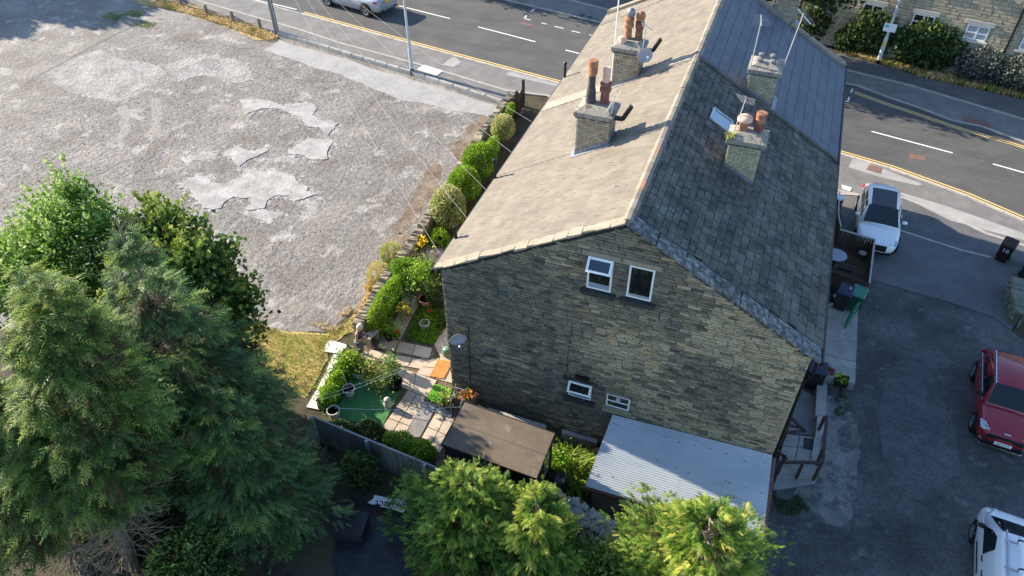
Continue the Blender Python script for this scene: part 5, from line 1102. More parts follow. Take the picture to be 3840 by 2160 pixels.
for k in range(3): MB().tube([q_+Vector((.2*math.cos(a), .2*math.sin(a), .05+.03*k)) for a in [i*.45 for i in range(15)]], .014, 5, False).build('coil', m_black, t)
t = thing('green_urn', 'round green urn at the gable corner on the patio', 'urn', gr(1677, 1335)); MB().lathe([(.1, 0), (.17, .12), (.18, .24), (.12, .36), (.14, .4), (0, .38)], ORG[t], 14).build('urn', M('green glaze', (.1, .2, .14), (.16, .27, .2), sc=5, rough=.35), t, smooth=True)
# washing lines over the garden
m_line = M('washing line', (.75, .75, .7)); A_ = Vector((.05, -.1, 3.2))
for k, (a, c, w) in enumerate(((at(1190, 1490, 1.3), at(1625, 1325, 1.6), 'upper of the two lines crossing the patio diagonally'), (at(1205, 1500, 1.3), at(1600, 1345, 1.6), 'lower of the two lines crossing the patio diagonally'), (at(1255, 1530, 1.2), at(1735, 1525, 1.5), 'nearly level line crossing the green turf to the shed'))):
    o = MB().tube([a.lerp(c, i/10)-Vector((0, 0, .12*4*(i/10)*(1-i/10))) for i in range(11)], .006, 4).build('washing_line', m_line); tag(o, 'thin washing line, '+w, 'washing line', 'washing lines over the garden')
# white printed builder's sheet, black sheeting and a pale batten lying under the trees
wz = gz(0)+.25
t = thing('printed_sheet', 'pale blue-white printed sheet lying on dark ground between conifers', 'sheet', gr(1450, 1885))
Zs = lambda x, y, z=.28: at(1360+x/12.075, 1820+y/12.075, z)
b = MB(); top = [Zs(530, 440), Zs(1180, 560), Zs(1840, 660), Zs(2100, 900), Zs(2120, 1050, .2), Zs(1780, 1230, .12), Zs(1300, 1050, .12), Zs(780, 960, .12), Zs(760, 800, .2), Zs(460, 870, .15), Zs(210, 790, .15), Zs(480, 600, .25)]
b.add([sum(top, Vector())/12+Vector((0, 0, .03))]+top, [(0, i+1, (i+1) % 12+1) for i in range(12)]); m_ws = M('white wrap', (.6, .62, .64), (.7, .72, .74), sc=5, bump=.3, bsc=8, rough=.5); b.build('sheet', m_ws, t)
xa = (Zs(830, 870)-Zs(1780, 1000)); xa.z = 0; xa.normalize(); ya = Vector((-xa.y, xa.x, 0)); cc = Zs(1300, 925, .31)
text_mesh('lettering', 'project', .36, M('navy print', (.01, .012, .05)), t, Matrix.Translation(cc-ORG[t]) @ frame(xa, ya, (0, 0, 1), (0, 0, 0)) @ Matrix.Diagonal((1.0, 1.0, 1, 1)))
MB().bar(Zs(990, 780, .31), Zs(1760, 915, .3), .045, .008).build('printed_rule', bpy.data.materials['navy print'], t)
t = thing('batten', 'pale batten standing against the golden conifer above the printed sheet', 'batten', Zs(1870, 700)); MB().bar(Zs(1870, 740, .2), Zs(2080, 130, .5), .09, .05).build('board', m_rail, t)
m_tarp = M('black sheeting', (.012, .012, .016), (.03, .03, .036), sc=3, rough=.35, bump=.8, bsc=5)
t = tag(gsheet('black_sheeting', [(1275, 1890), (1360, 1880), (1420, 1940), (1560, 1930), (1620, 2000), (1560, 2200), (1250, 2260), (1240, 2000)], .05, m_tarp, .15, 4, th=.04, kind=None), 'black plastic sheeting spread on the ground between the trees', 'plastic sheet')
t = thing('dark_crate', 'dark box standing on the black sheeting', 'box', gr(1320, 1990)); MB().box(ORG[t]+Vector((0, 0, .25)), (.95, .7, .45), Matrix.Rotation(.2, 3, 'Z')).build('box', m_tarp, t, bevel=.03); MB().box(ORG[t]+Vector((0, 0, .49)), (1.0, .75, .04), Matrix.Rotation(.2, 3, 'Z')).build('lid', m_binb, t)
# entrance by the road: dark gate and bench end by the person
p = gr(1945, 455); gt = thing('garden_gate', 'dark brown upright timber gate standing open at the road end of the wall', 'gate', p)
q0, q1 = gr(1940, 440), gr(1958, 408); x = (q1-q0).normalized()
m_gate = M('dark gate timber', (.05, .03, .026), (.08, .05, .04), sc=4, stretch=(4, 4, 1), bump=.2)
for i in range(7): c = q0+x*(.05+i*.16); MB().box((c.x, c.y, .62), (.1, .03, 1.15), frame(x, (-x.y, x.x, 0), (0, 0, 1), (0, 0, 0)).to_3x3()).build('slat', m_gate, gt)
for z in (.25, .95): MB().bar(q0+Vector((0, 0, z))+Vector((.03, 0, 0)), q0+x*1.1+Vector((.03, 0, z)), .04, .09).build('rail', m_gate, gt)
for c in (q0-x*.08, q0+x*1.2): MB().box((c.x, c.y, .8), (.13, .13, 1.6)).build('post', m_gate, gt)
t = thing('garden_bench', 'weathered wooden bench beneath the hedge end beside the person', 'bench', gr(1400, 1290)); q_ = ORG[t]; x = (gr(1418, 1262)-gr(1380, 1300)); x.normalize(); Rm = frame(x, (-x.y, x.x, 0), (0, 0, 1), (0, 0, 0)).to_3x3()
MB().box(q_+Vector((0, 0, .55)), (.55, .3, .04), Rm).build('seat', M('grey timber', (.36, .33, .28), (.46, .43, .37), sc=4), t)
for k in (-.22, .22): MB().box(q_+x*k+Vector((0, 0, .28)), (.06, .26, .52), Rm).build('leg', m_stump, t)

# ================================================================ VEHICLES
m_tyre = M('tyre', (.012, .012, .012), (.02, .02, .02), sc=8); m_alloy = M('alloy rim', (.45, .46, .48), sc=5, metal=.8, rough=.35)
m_cglass = M('car glass', (.008, .01, .013), rough=.03, spec=.8); m_chrome = M('chrome trim', (.6, .62, .64), metal=.9, rough=.2)
m_lamp = M('headlamp glass', (.3, .33, .36), (.5, .53, .56), sc=20, rough=.08, spec=.8); m_tail = M('tail lamp', (.4, .02, .03), rough=.15); m_trim = M('black trim', (.012, .012, .013), rough=.5)
m_ywplate = M('yellow plate', (.7, .55, .05)); m_ink = M('plate ink', (.01, .01, .01))
def paint_m(name, c, rough=.3): return M(name, c, rough=rough, coat=.9, spec=.5)
def vehicle(name, label, cat, loc, rz, P, body, plate_f=None, plate_r=None, scale=1., group=None):
    t = thing(name, label, cat, loc, rz, group, scale); L, Wd, H = P['L'], P['W'], P['H']; hw = Wd/2; belt = P['belt']
    ST = P['body']; b = MB(); rings = []
    for (x, zb, zt, w) in ST:
        h = [(0, zb), (w*.8, zb), (w*.96, zb+.1), (w, zb+(zt-zb)*.45), (w*.985, zb+(zt-zb)*.72), (w*.93, zt-.03), (w*.78, zt), (w*.4, zt+.015), (0, zt+.02)]
        rings.append([(x, y, z) for y, z in h]+[(x, -y, z) for y, z in h[-2:0:-1]])
    n = len(rings[0]); V = [p for r_ in rings for p in r_]; F = [(i*n+j, i*n+(j+1) % n, (i+1)*n+(j+1) % n, (i+1)*n+j) for i in range(len(rings)-1) for j in range(n)]
    F += [tuple(range(n))[::-1], tuple((len(rings)-1)*n+j for j in range(n))]; b.add(V, F); b.build('body', body, t, local=True, smooth=True, sub=2)
    C = P['cabin']; rings = []; top = lambda y, zt, wt: zt+.035*(1-(y/wt)**2)
    for (x, wb, zt, wt) in C:
        h = [(wb, belt-.1), (wb*.99, belt), (wb+(wt-wb)*.5, belt+(zt-belt)*.5), (wt, zt-.05), (wt*.9, top(wt*.9, zt, wt)-.012), (wt*.5, top(wt*.5, zt, wt)), (0, top(0, zt, wt))]
        rings.append([(x, y, z) for y, z in h]+[(x, -y, z) for y, z in h[-2::-1]])
    n = len(rings[0]); V = [p for r_ in rings for p in r_]; F = [(i*n+j, i*n+j+1, (i+1)*n+j+1, (i+1)*n+j) for i in range(len(rings)-1) for j in range(n-1)]
    b = MB().add(V, F+[tuple(range(n))[::-1], tuple((len(rings)-1)*n+j for j in range(n))]); cb = b.build('cabin', body, t, local=True, smooth=True)
    def panel(nm, i, j, u0, u1, v0, v1, m, off=.012, bow=0.):
        (xa, _, za, wa), (xb, _, zb, wb_) = C[i], C[j]; V = []; nu, nv = 9, 3; nrm = Vector((za-zb, 0, xb-xa)); nrm = nrm.normalized()*(1 if nrm.z > 0 else -1)
        for k in range(nv):
            v = v0+(v1-v0)*k/(nv-1)
            for q in range(nu):
                u = u0+(u1-u0)*q/(nu-1); y0 = (2*u-1)*wa*.95; y1 = (2*u-1)*wb_*.95; p = Vector((xa, y0, top(y0, za, wa))).lerp(Vector((xb, y1, top(y1, zb, wb_))), v); V.append(p+nrm*off)
        F = [(k*nu+q, k*nu+q+1, (k+1)*nu+q+1, (k+1)*nu+q) for k in range(nv-1) for q in range(nu-1)]
        return MB().add(V, F).build(nm, m, t, local=True, smooth=True)
    panel('windscreen', P['ws'][0], P['ws'][1], .0, 1.0, .0, 1.0 if P.get('sunroof') else .95, m_cglass)
    if P.get('rw'): panel('rear_window', P['rw'][0], P['rw'][1], .06, .94, .06, .9, m_cglass)
    if P.get('sunroof'): panel('sunroof', P['sunroof'][0], P['sunroof'][1], .07, .93, .0, .97, m_cglass)
    def cab(x, tt):
        for (a, c) in zip(C, C[1:]):
            lo_, hi_ = min(a[0], c[0]), max(a[0], c[0])
            if lo_ <= x <= hi_: f = (x-a[0])/(c[0]-a[0]) if c[0] != a[0] else 0; wb = a[1]+(c[1]-a[1])*f; zt = a[2]+(c[2]-a[2])*f; wt = a[3]+(c[3]-a[3])*f; break
        else: wb, zt, wt = C[0][1], belt, C[0][3]
        return wb, zt, wt
    for (q) in P['side']:
        for sg in (-1, 1):
            V = []
            for (x, tt) in q:
                wb, zt, wt = cab(x, tt); z = belt+.02+(P['wtop']-belt-.02)*tt; f = (z-belt)/(max(zt-.05, belt+.05)-belt); V.append((x, sg*((wb+(wt-wb)*min(f, 1))+.014), z))
            MB().add(V, [tuple(range(len(V)))]).build('side_window', m_cglass, t, local=True)
    r_ = P['wr']
    for xw in P['wx']:
        for sg in (-1, 1):
            y = sg*(hw-.1); Rm = Matrix.Rotation(R(-90*sg), 3, 'X')
            MB().lathe([(r_*1.14, -.05), (r_*1.16, .085), (0, .085)], (xw, y, r_+.01), 24, Rm).build('wheel_arch', m_trim, t, local=True)
            w = MB().lathe([(r_*.66, -.1), (r_*.95, -.1), (r_, -.05), (r_, .07), (r_*.95, .11), (r_*.7, .115), (r_*.66, .08)], (xw, y, r_), 24, Rm).build('wheel', m_tyre, t, local=True, smooth=True)
            d = MB().lathe([(r_*.68, .07), (r_*.66, .11), (r_*.58, .1), (r_*.55, .04), (0, .04)], (xw, y, r_), 20, Rm)
            for k in range(5):
                a = 2*math.pi*k/5; c = Vector((xw, y, r_))+Rm @ Vector((math.cos(a)*r_*.33, math.sin(a)*r_*.33, .09)); d.box(c, (r_*.58, r_*.14, .03), Rm @ Matrix.Rotation(a, 3, 'Z'))
            d.build('rim', m_alloy, w, local=True)
    for sg in (-1, 1):
        xm, zm = P['mirror']; wb = cab(xm, 0)[0]; MB().lathe([(0, -.11), (.07, -.09), (.085, 0), (.07, .09), (0, .11)], (xm, sg*(wb+.14), zm), 10, Matrix.Rotation(R(90), 3, 'X'), 1, .8).build('mirror', P.get('mm', body), t, local=True, smooth=True)
        MB().bar((xm, sg*(wb-.03), zm-.04), (xm, sg*(wb+.1), zm-.02), .06, .04).build('mirror_arm', m_trim, t, local=True)
        for (nm, pts, m) in P['lights']:
            V = [(x, sg*y, z) for x, y, z in pts]; k = len(V); Vb = [(x-(.08 if x > 0 else -.08), y*.97, z-.01) for x, y, z in V]
            MB().add(V+Vb, [tuple(range(k)), tuple(range(2*k-1, k-1, -1))]+[(i, (i+1) % k, (i+1) % k+k, i+k) for i in range(k)]).build(nm, m, t, local=True)
        for x in P.get('handles', ()): MB().box((x, sg*(hw*.985), belt-.12), (.2, .035, .035)).build('door_handle', P.get('hm', body), t, local=True, bevel=.008)
    for (nm, c, s, m, ry) in P['bits']: MB().box(c, s, Matrix.Rotation(R(ry), 3, 'Y')).build(nm, m, t, local=True, bevel=.01)
    for (tx, px_, pz, pm, sgn) in [q for q in (plate_f and (plate_f, P['pf'][0], P['pf'][1], m_upvc, 1), plate_r and (plate_r, P['pr'][0], P['pr'][1], m_ywplate, -1)) if q]:
        pl = MB().box((px_, 0, pz), (.02, .52, .115), Matrix.Rotation(R(-12*sgn), 3, 'Y')).build('number_plate', pm, t, local=True)
        text_mesh('plate_lettering', tx, .1, m_ink, t, Matrix.Translation((px_+.013*sgn, 0, pz)) @ Matrix.Rotation(R(-12*sgn), 4, 'Y') @ frame((0, sgn, 0), (0, 0, 1), (sgn, 0, 0), (0, 0, 0)) @ Matrix.Diagonal((.9, 1, 1, 1)))
    return t
def hatch_body(L, hw, hood, belt, nose=.55):
    h = L/2; return [(h, .32, nose, hw*.42), (h-.06, .24, nose+.08, hw*.7), (h-.28, .19, hood-.12, hw*.9), (h-.75, .18, hood-.01, hw*.985), (h-1.25, .18, belt-.02, hw), (h-2.4, .18, belt, hw), (-h+.9, .19, belt, hw), (-h+.4, .22, belt-.02, hw*.94), (-h+.1, .28, belt-.1, hw*.8), (-h, .36, belt-.25, hw*.55)]
p0, p1 = at(3300, 826, -.1), at(3318, 690, .36); hd = (p0-p1); hd.z = 0; hd.normalize(); rz = math.atan2(hd.y, hd.x)
wc = p0-hd*.62; wc.z = gz(wc.x)+.05
Lw, hwW = 4.25, .885
PW = dict(L=Lw, W=hwW*2, H=1.42, belt=.94, wtop=1.3, wr=.32, wx=(1.32, -1.26), body=hatch_body(Lw, hwW, .88, .94), ws=(0, 1), rw=(3, 4), sunroof=(1, 2),
  cabin=[(1.06, .78, .97, .74), (.25, .82, 1.35, .61), (-1.0, .83, 1.42, .62), (-1.5, .78, 1.34, .56), (-1.95, .7, 1.0, .56)],
  side=[[(.72, .0), (-.2, .0), (-.2, 1), (.2, .98)], [(-.28, .0), (-1.0, .0), (-1.05, 1), (-.28, 1)], [(-1.08, .02), (-1.55, .1), (-1.4, .7), (-1.12, .95)]], mirror=(.62, 1.0), handles=(-.1, -1.0),
  lights=[('headlamp', [(2.03, .46, .62), (1.93, .74, .66), (1.72, .82, .74), (1.74, .66, .77), (1.96, .46, .7)], m_lamp), ('tail_lamp', [(-2.12, .5, .75), (-2.0, .82, .75), (-1.98, .8, .88), (-2.1, .5, .86)], m_tail)],
  bits=[('grille', (2.11, 0, .52), (.06, .78, .26), m_trim, -8), ('lower_intake', (2.08, 0, .28), (.1, 1.2, .1), m_trim, 0)], pf=(2.15, .45), pr=(-2.14, .6))
vehicle('white_hatchback', 'white hatchback with a black glass roof parked nose towards the camera on the drive', 'car', wc, rz, PW, paint_m('white car paint', (.8, .82, .83)), scale=1.05)
# red crossover
pa, pb = gr(3634, 1600), gr(3640, 1415); hd = (pa-pb).normalized(); rz = math.atan2(hd.y, hd.x); sd = Vector((-hd.y, hd.x, 0)); mid = (pa+pb)/2+sd*.86
PR = dict(L=4.15, W=1.78, H=1.52, belt=1.02, wtop=1.4, wr=.34, wx=(1.28, -1.28), body=hatch_body(4.15, .89, .97, 1.02, .62), ws=(0, 1), rw=(3, 4), mm=None,
  cabin=[(.92, .8, 1.06, .74), (.2, .82, 1.46, .6), (-.4, .83, 1.52, .62), (-1.4, .8, 1.47, .58), (-1.93, .74, 1.06, .6)],
  side=[[(.68, .0), (-.22, .0), (-.22, 1), (.16, .98)], [(-.3, .0), (-1.05, .0), (-1.1, 1), (-.3, 1)], [(-1.13, .02), (-1.6, .1), (-1.42, .8), (-1.16, .95)]], mirror=(.58, 1.1), handles=(-.12, -1.02),
  lights=[('headlamp', [(1.93, .5, .7), (1.84, .78, .76), (1.6, .83, .86), (1.66, .66, .88), (1.88, .5, .8)], m_lamp), ('fog_lamp', [(2.02, .5, .36), (1.95, .7, .38), (1.93, .7, .44), (2.0, .5, .42)], m_chrome), ('tail_lamp', [(-2.05, .5, .8), (-1.95, .82, .8), (-1.93, .8, .95), (-2.03, .5, .92)], m_tail)],
  bits=[('grille', (2.02, 0, .66), (.06, 1.1, .16), m_trim, -8), ('lower_intake', (2.05, 0, .36), (.08, 1.2, .2), m_trim, 0), ('badge', (1.93, 0, .86), (.04, .2, .05), m_chrome, -40), ('bumper_trim', (2.06, 0, .25), (.06, 1.3, .025), m_chrome, 0), ('window_trim', (-.4, -.85, 1.03), (2.4, .02, .025), m_chrome, 0), ('window_trim', (-.4, .85, 1.03), (2.4, .02, .025), m_chrome, 0), ('roof_rail', (-.5, -.6, 1.53), (1.7, .03, .04), m_chrome, 0), ('roof_rail', (-.5, .6, 1.53), (1.7, .03, .04), m_chrome, 0)], pf=(2.1, .5), pr=(-2.1, .7))
m_red = paint_m('red car paint', (.28, .012, .022)); PR['mm'] = m_trim
vehicle('red_crossover', 'dark red crossover car facing the camera in the shaded yard', 'car', mid, rz, PR, m_red, plate_f='MC73 EVE')
# white van
pa, pb = at(3655, 2040, -.45), at(3652, 2158, -.45); hd = (pa-pb); hd.z = 0; hd.normalize(); rz = math.atan2(hd.y, hd.x); sd = Vector((-hd.y, hd.x, 0)); fr = at(3740, 1906, -.1)
vc = Vector((gr(3640, 1990).x, gr(3640, 1990).y, -1.06))-sd*.86-hd*1.6
PV = dict(L=4.4, W=1.85, H=1.82, belt=1.12, wtop=1.62, wr=.33, wx=(1.35, -1.35), ws=(0, 1), mm=m_trim, hm=m_trim,
  body=[(2.2, .35, .62, .6), (2.12, .24, .78, .8), (1.9, .2, .98, .9), (1.5, .19, 1.1, .92), (.9, .19, 1.13, .925), (-1.0, .19, 1.14, .925), (-2.1, .2, 1.14, .91), (-2.2, .3, 1.1, .85)],
  cabin=[(1.5, .86, 1.14, .8), (.62, .88, 1.72, .68), (.0, .9, 1.82, .73), (-1.2, .9, 1.82, .74), (-2.1, .9, 1.8, .74), (-2.18, .88, 1.7, .7)],
  side=[[(1.12, -.1), (.1, -.14), (.02, .9), (.45, .95), (.8, .55)]], mirror=(.95, 1.25), handles=(.0, -.5),
  lights=[('headlamp', [(2.08, .5, .84), (1.95, .78, .88), (1.55, .86, 1.06), (1.6, .74, 1.08), (2.0, .5, .95)], m_lamp), ('tail_lamp', [(-2.19, .75, .8), (-2.15, .9, .8), (-2.15, .88, 1.3), (-2.19, .72, 1.3)], m_tail)],
  bits=[('grille', (2.16, 0, .62), (.06, .9, .16), m_trim, -8), ('wiper', (1.36, .2, 1.27), (.03, .7, .02), m_trim, 20)]
       +[('roof_rib', (-.9, y, 1.868-abs(y)*.06), (2.2, .025, .015), m_upvc, 0) for y in (-.35, -.18, 0, .18)]+[('roof_rail', (-.7, y, 1.87), (2.6, .04, .05), m_steel, 0) for y in (-.6, .6)]+[('roof_bar', (x, 0, 1.93), (.06, 1.4, .04), m_steel, 0) for x in (.2, -.7, -1.7)]+[('rub_strip', (.2, .94, .7), (1.1, .02, .05), m_trim, 0)], pf=(2.2, .5), pr=(-2.2, .6))
van = vehicle('white_van', 'white van with roof bars and a pipe carrier cut by the bottom right corner', 'van', vc, rz, PV, paint_m('white van paint', (.78, .8, .81), .4))
MB().tube([(.35, .32, 2.03), (-2.1, .32, 2.03)], .075, 12).build('pipe_carrier', m_upvc, van, local=True)
for x in (.22, -.7, -1.68): MB().lathe([(.085, -.025), (.085, .025)], (x, .32, 2.03), 12, Matrix.Rotation(R(90), 3, 'Y')).build('strap', m_trim, van, local=True)
# silver saloon on the road, tail towards the house
pa, pb = gr(1233, 22), gr(1376, 62); hd = (pa-pb).normalized(); rz = math.atan2(hd.y, hd.x); sc_ = (pa-pb).length/2.85; sd = Vector((-hd.y, hd.x, 0)); mid = (pa+pb)/2-sd*.84*sc_; mid.z = .01
PS = dict(L=4.75, W=1.86, H=1.42, belt=.93, wtop=1.28, wr=.35, wx=(1.42, -1.43), ws=(0, 1), rw=(3, 4),
  body=[(2.38, .3, .52, .6), (2.3, .2, .64, .8), (2.0, .18, .8, .92), (1.4, .17, .9, .93), (.9, .17, .93, .93), (-1.0, .17, .95, .93), (-1.7, .2, .99, .91), (-2.2, .26, 1.0, .84), (-2.33, .3, .92, .78), (-2.38, .38, .7, .68)],
  cabin=[(.95, .8, .96, .74), (.1, .82, 1.36, .6), (-.4, .83, 1.41, .61), (-1.0, .81, 1.35, .57), (-1.85, .74, 1.0, .62)],
  side=[[(.66, .0), (-.2, .0), (-.2, 1), (.12, .98)], [(-.28, .0), (-1.0, .0), (-.95, .95), (-.28, 1)], [(-1.08, .0), (-1.5, .05), (-1.02, .85)]], mirror=(.55, .99), handles=(-.1, -1.0),
  lights=[('headlamp', [(2.25, .5, .58), (2.15, .76, .62), (1.85, .88, .72), (2.1, .5, .68)], m_lamp), ('tail_lamp', [(-2.37, .32, .76), (-2.28, .78, .78), (-2.05, .88, .84), (-2.06, .86, .92), (-2.3, .72, .9), (-2.37, .32, .84)], m_tail)],
  bits=[('exhaust', (-2.36, .55, .36), (.06, .24, .1), m_trim, 0), ('exhaust', (-2.36, -.55, .36), (.06, .24, .1), m_trim, 0), ('grille', (2.34, 0, .5), (.05, .8, .2), m_trim, 0), ('number_plate', (-2.4, 0, .8), (.03, .52, .12), m_ywplate, 10)], pf=(2.4, .4), pr=(-2.42, .8))
vehicle('silver_saloon', 'silver blue saloon car driving away at the top edge of the road', 'car', mid, rz, PS, M('silver car paint', (.36, .4, .45), metal=.35, rough=.35, coat=.9), scale=sc_)

# ================================================================ PERSON reading by the garden gate
def skin_body(name, V, E, rad, m, parent, root=0, sub=2):
    me = bpy.data.meshes.new(name); me.from_pydata(V, E, []); me.materials.append(m); o = link(name, me, parent)
    s = o.modifiers.new('skin', 'SKIN'); s.use_smooth_shade = True; me.skin_vertices.new() if not me.skin_vertices else None
    for i, r_ in enumerate(rad): me.skin_vertices[0].data[i].radius = (r_, r_) if not isinstance(r_, tuple) else r_
    me.skin_vertices[0].data[root].use_root = True
    d = o.modifiers.new('sub', 'SUBSURF'); d.levels = d.render_levels = sub; return o
pp = gr(1358, 1335); per = thing('person', 'person with pale blonde hair, navy top and jeans looking down at something in their hands', 'person', pp, R(12))
m_skin = M('tanned skin', (.5, .22, .13), (.56, .27, .17), sc=9, rough=.55); m_hair = M('blonde hair', (.6, .48, .3), (.72, .62, .45), sc=30, rough=.6); m_navy = M('navy top', (.03, .035, .08), (.05, .055, .11), sc=12); m_jean = M('blue jeans', (.07, .1, .14), (.14, .18, .23), sc=10, bump=.2)
V = [(0, 0, .9), (.02, 0, 1.1), (.05, 0, 1.28), (.09, 0, 1.39), (.13, 0, 1.44), (.17, 0, 1.52), (.19, 0, 1.6)]
E = [(0, 1), (1, 2), (2, 3), (3, 4), (4, 5), (5, 6)]; rad = [.13, .12, .14, .06, .055, .085, .07]
for sg in (-1, 1):
    k = len(V); V += [(0, sg*.09, .82), (.03, sg*.1, .47), (-.02, sg*.11, .09), (.12, sg*.12, .04)]; E += [(0, k), (k, k+1), (k+1, k+2), (k+2, k+3)]; rad += [.095, .062, .045, .04]
    k = len(V); V += [(.05, sg*.17, 1.31), (.02, sg*.21, 1.05), (.24, sg*.12, 1.1), (.31, sg*.09, 1.13)]; E += [(2, k), (k, k+1), (k+1, k+2), (k+2, k+3)]; rad += [.058, .042, .032, .03]
    for f in range(5):
        q = len(V); dy = (f-2)*.018; ln = (.05, .065, .07, .065, .05)[f]; V += [(.345, sg*.09+dy, 1.135), (.345+ln*.8, sg*.085+dy, 1.13), (.345+ln, sg*.08+dy, 1.105)] if f else [(.32, sg*.055, 1.15), (.345, sg*.035, 1.16), (.37, sg*.03, 1.155)]
        E += [(k+3, q), (q, q+1), (q+1, q+2)]; rad += [.011, .0095, .008]
skin_body('body', V, E, rad, m_skin, per)
# face
fc = MB(); fc.lathe([(0, -.012), (.012, 0), (0, .012)], (.262, .03, 1.55), 6).lathe([(0, -.012), (.012, 0), (0, .012)], (.262, -.03, 1.55), 6); fc.build('eyes', m_ink, per, local=True)
MB().box((.268, 0, 1.525), (.035, .025, .04)).build('nose', m_skin, per, local=True, bevel=.008); MB().box((.255, 0, 1.485), (.012, .045, .012)).build('mouth', m_terrad, per, local=True)
MB().lathe([(.02, -.17), (.085, -.15), (.11, -.06), (.112, .02), (.085, .09), (0, .115)], (.145, 0, 1.575), 14, Matrix.Rotation(.35, 3, 'Y')).build('hair', m_hair, per, local=True, smooth=True)
V = [(0, 0, .84), (.02, 0, 1.1), (.05, 0, 1.26), (.08, 0, 1.35)]; skin_body('vest_top', V+[(.05, .14, 1.3), (.05, -.14, 1.3)], [(0, 1), (1, 2), (2, 3), (2, 4), (2, 5)], [.15, .14, .158, .08, .068, .068], m_navy, per)
V = [(0, 0, .86)]; E = []; rad = [.145]
for sg in (-1, 1): k = len(V); V += [(0, sg*.09, .8), (.03, sg*.1, .47), (-.015, sg*.11, .1)]; E += [(0, k), (k, k+1), (k+1, k+2)]; rad += [.105, .08, .065]
skin_body('jeans', V, E, rad, m_jean, per)
for sg in (-1, 1): MB().box((.06, sg*.115, .045), (.26, .095, .09)).build('shoe', m_white_p, per, local=True, bevel=.03)
t = thing('tablet', 'small dark tablet held in both hands of the person by the gate', 'tablet', pp+Vector((.37, .08, 1.15))); MB().box(ORG[t], (.15, .2, .015), Matrix.Rotation(-.5, 3, 'Y')).build('case', m_black, t)

# ================================================================ TREES, SHRUBS, FLOWERS
m_bark = M('grey brown bark', (.12, .095, .075), (.21, .175, .14), sc=5, stretch=(3, 3, .6), bump=.6, bsc=20)
m_twig = M('bare brown twigs', (.17, .125, .085), (.31, .25, .18), sc=5)
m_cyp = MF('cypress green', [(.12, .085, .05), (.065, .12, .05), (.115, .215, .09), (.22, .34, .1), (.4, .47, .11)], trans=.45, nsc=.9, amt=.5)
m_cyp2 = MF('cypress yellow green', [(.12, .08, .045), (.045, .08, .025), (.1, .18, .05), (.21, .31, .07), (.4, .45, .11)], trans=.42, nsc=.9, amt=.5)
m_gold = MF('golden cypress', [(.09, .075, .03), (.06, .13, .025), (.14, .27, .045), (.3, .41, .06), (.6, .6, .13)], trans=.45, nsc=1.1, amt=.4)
m_birch = MF('bright leaf', [(.035, .085, .018), (.09, .19, .03), (.17, .31, .05), (.28, .42, .1), (.42, .52, .2)], trans=.4, nsc=1.3, amt=.4)
m_syc = MF('dark broad leaf', [(.022, .05, .014), (.045, .095, .022), (.1, .19, .035), (.2, .29, .05), (.33, .36, .08)], trans=.35, nsc=1.3, amt=.4)
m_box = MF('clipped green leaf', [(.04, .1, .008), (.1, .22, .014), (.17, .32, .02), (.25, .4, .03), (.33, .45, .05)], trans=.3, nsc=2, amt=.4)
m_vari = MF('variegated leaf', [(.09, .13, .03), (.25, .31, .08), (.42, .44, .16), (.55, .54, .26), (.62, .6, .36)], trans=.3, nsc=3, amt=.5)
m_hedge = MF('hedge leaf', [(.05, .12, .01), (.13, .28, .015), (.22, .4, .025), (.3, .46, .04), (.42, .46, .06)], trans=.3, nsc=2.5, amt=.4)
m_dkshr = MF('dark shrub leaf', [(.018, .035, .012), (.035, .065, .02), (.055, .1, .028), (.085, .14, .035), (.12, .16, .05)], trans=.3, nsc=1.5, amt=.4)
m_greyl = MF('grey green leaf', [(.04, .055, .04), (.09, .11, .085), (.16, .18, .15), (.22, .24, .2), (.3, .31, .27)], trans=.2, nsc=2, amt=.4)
m_weed = MF('pale weed', [(.18, .25, .05), (.32, .38, .08), (.46, .45, .14), (.55, .47, .18), (.58, .4, .16)], trans=.3, nsc=2, amt=.5)
m_lav = MF('lavender', [(.07, .11, .05), (.12, .17, .07), (.3, .24, .3), (.4, .32, .42), (.44, .36, .48)], trans=.2, amt=.15)
m_straw = MF('straw', [(.28, .28, .06), (.5, .36, .13), (.62, .46, .2), (.68, .52, .26), (.72, .56, .3)], trans=.2, amt=.4)
m_lily = MF('strap leaf', [(.08, .15, .015), (.16, .26, .025), (.25, .35, .04), (.36, .42, .06), (.45, .46, .1)], trans=.4, amt=.3)
A3 = np.array
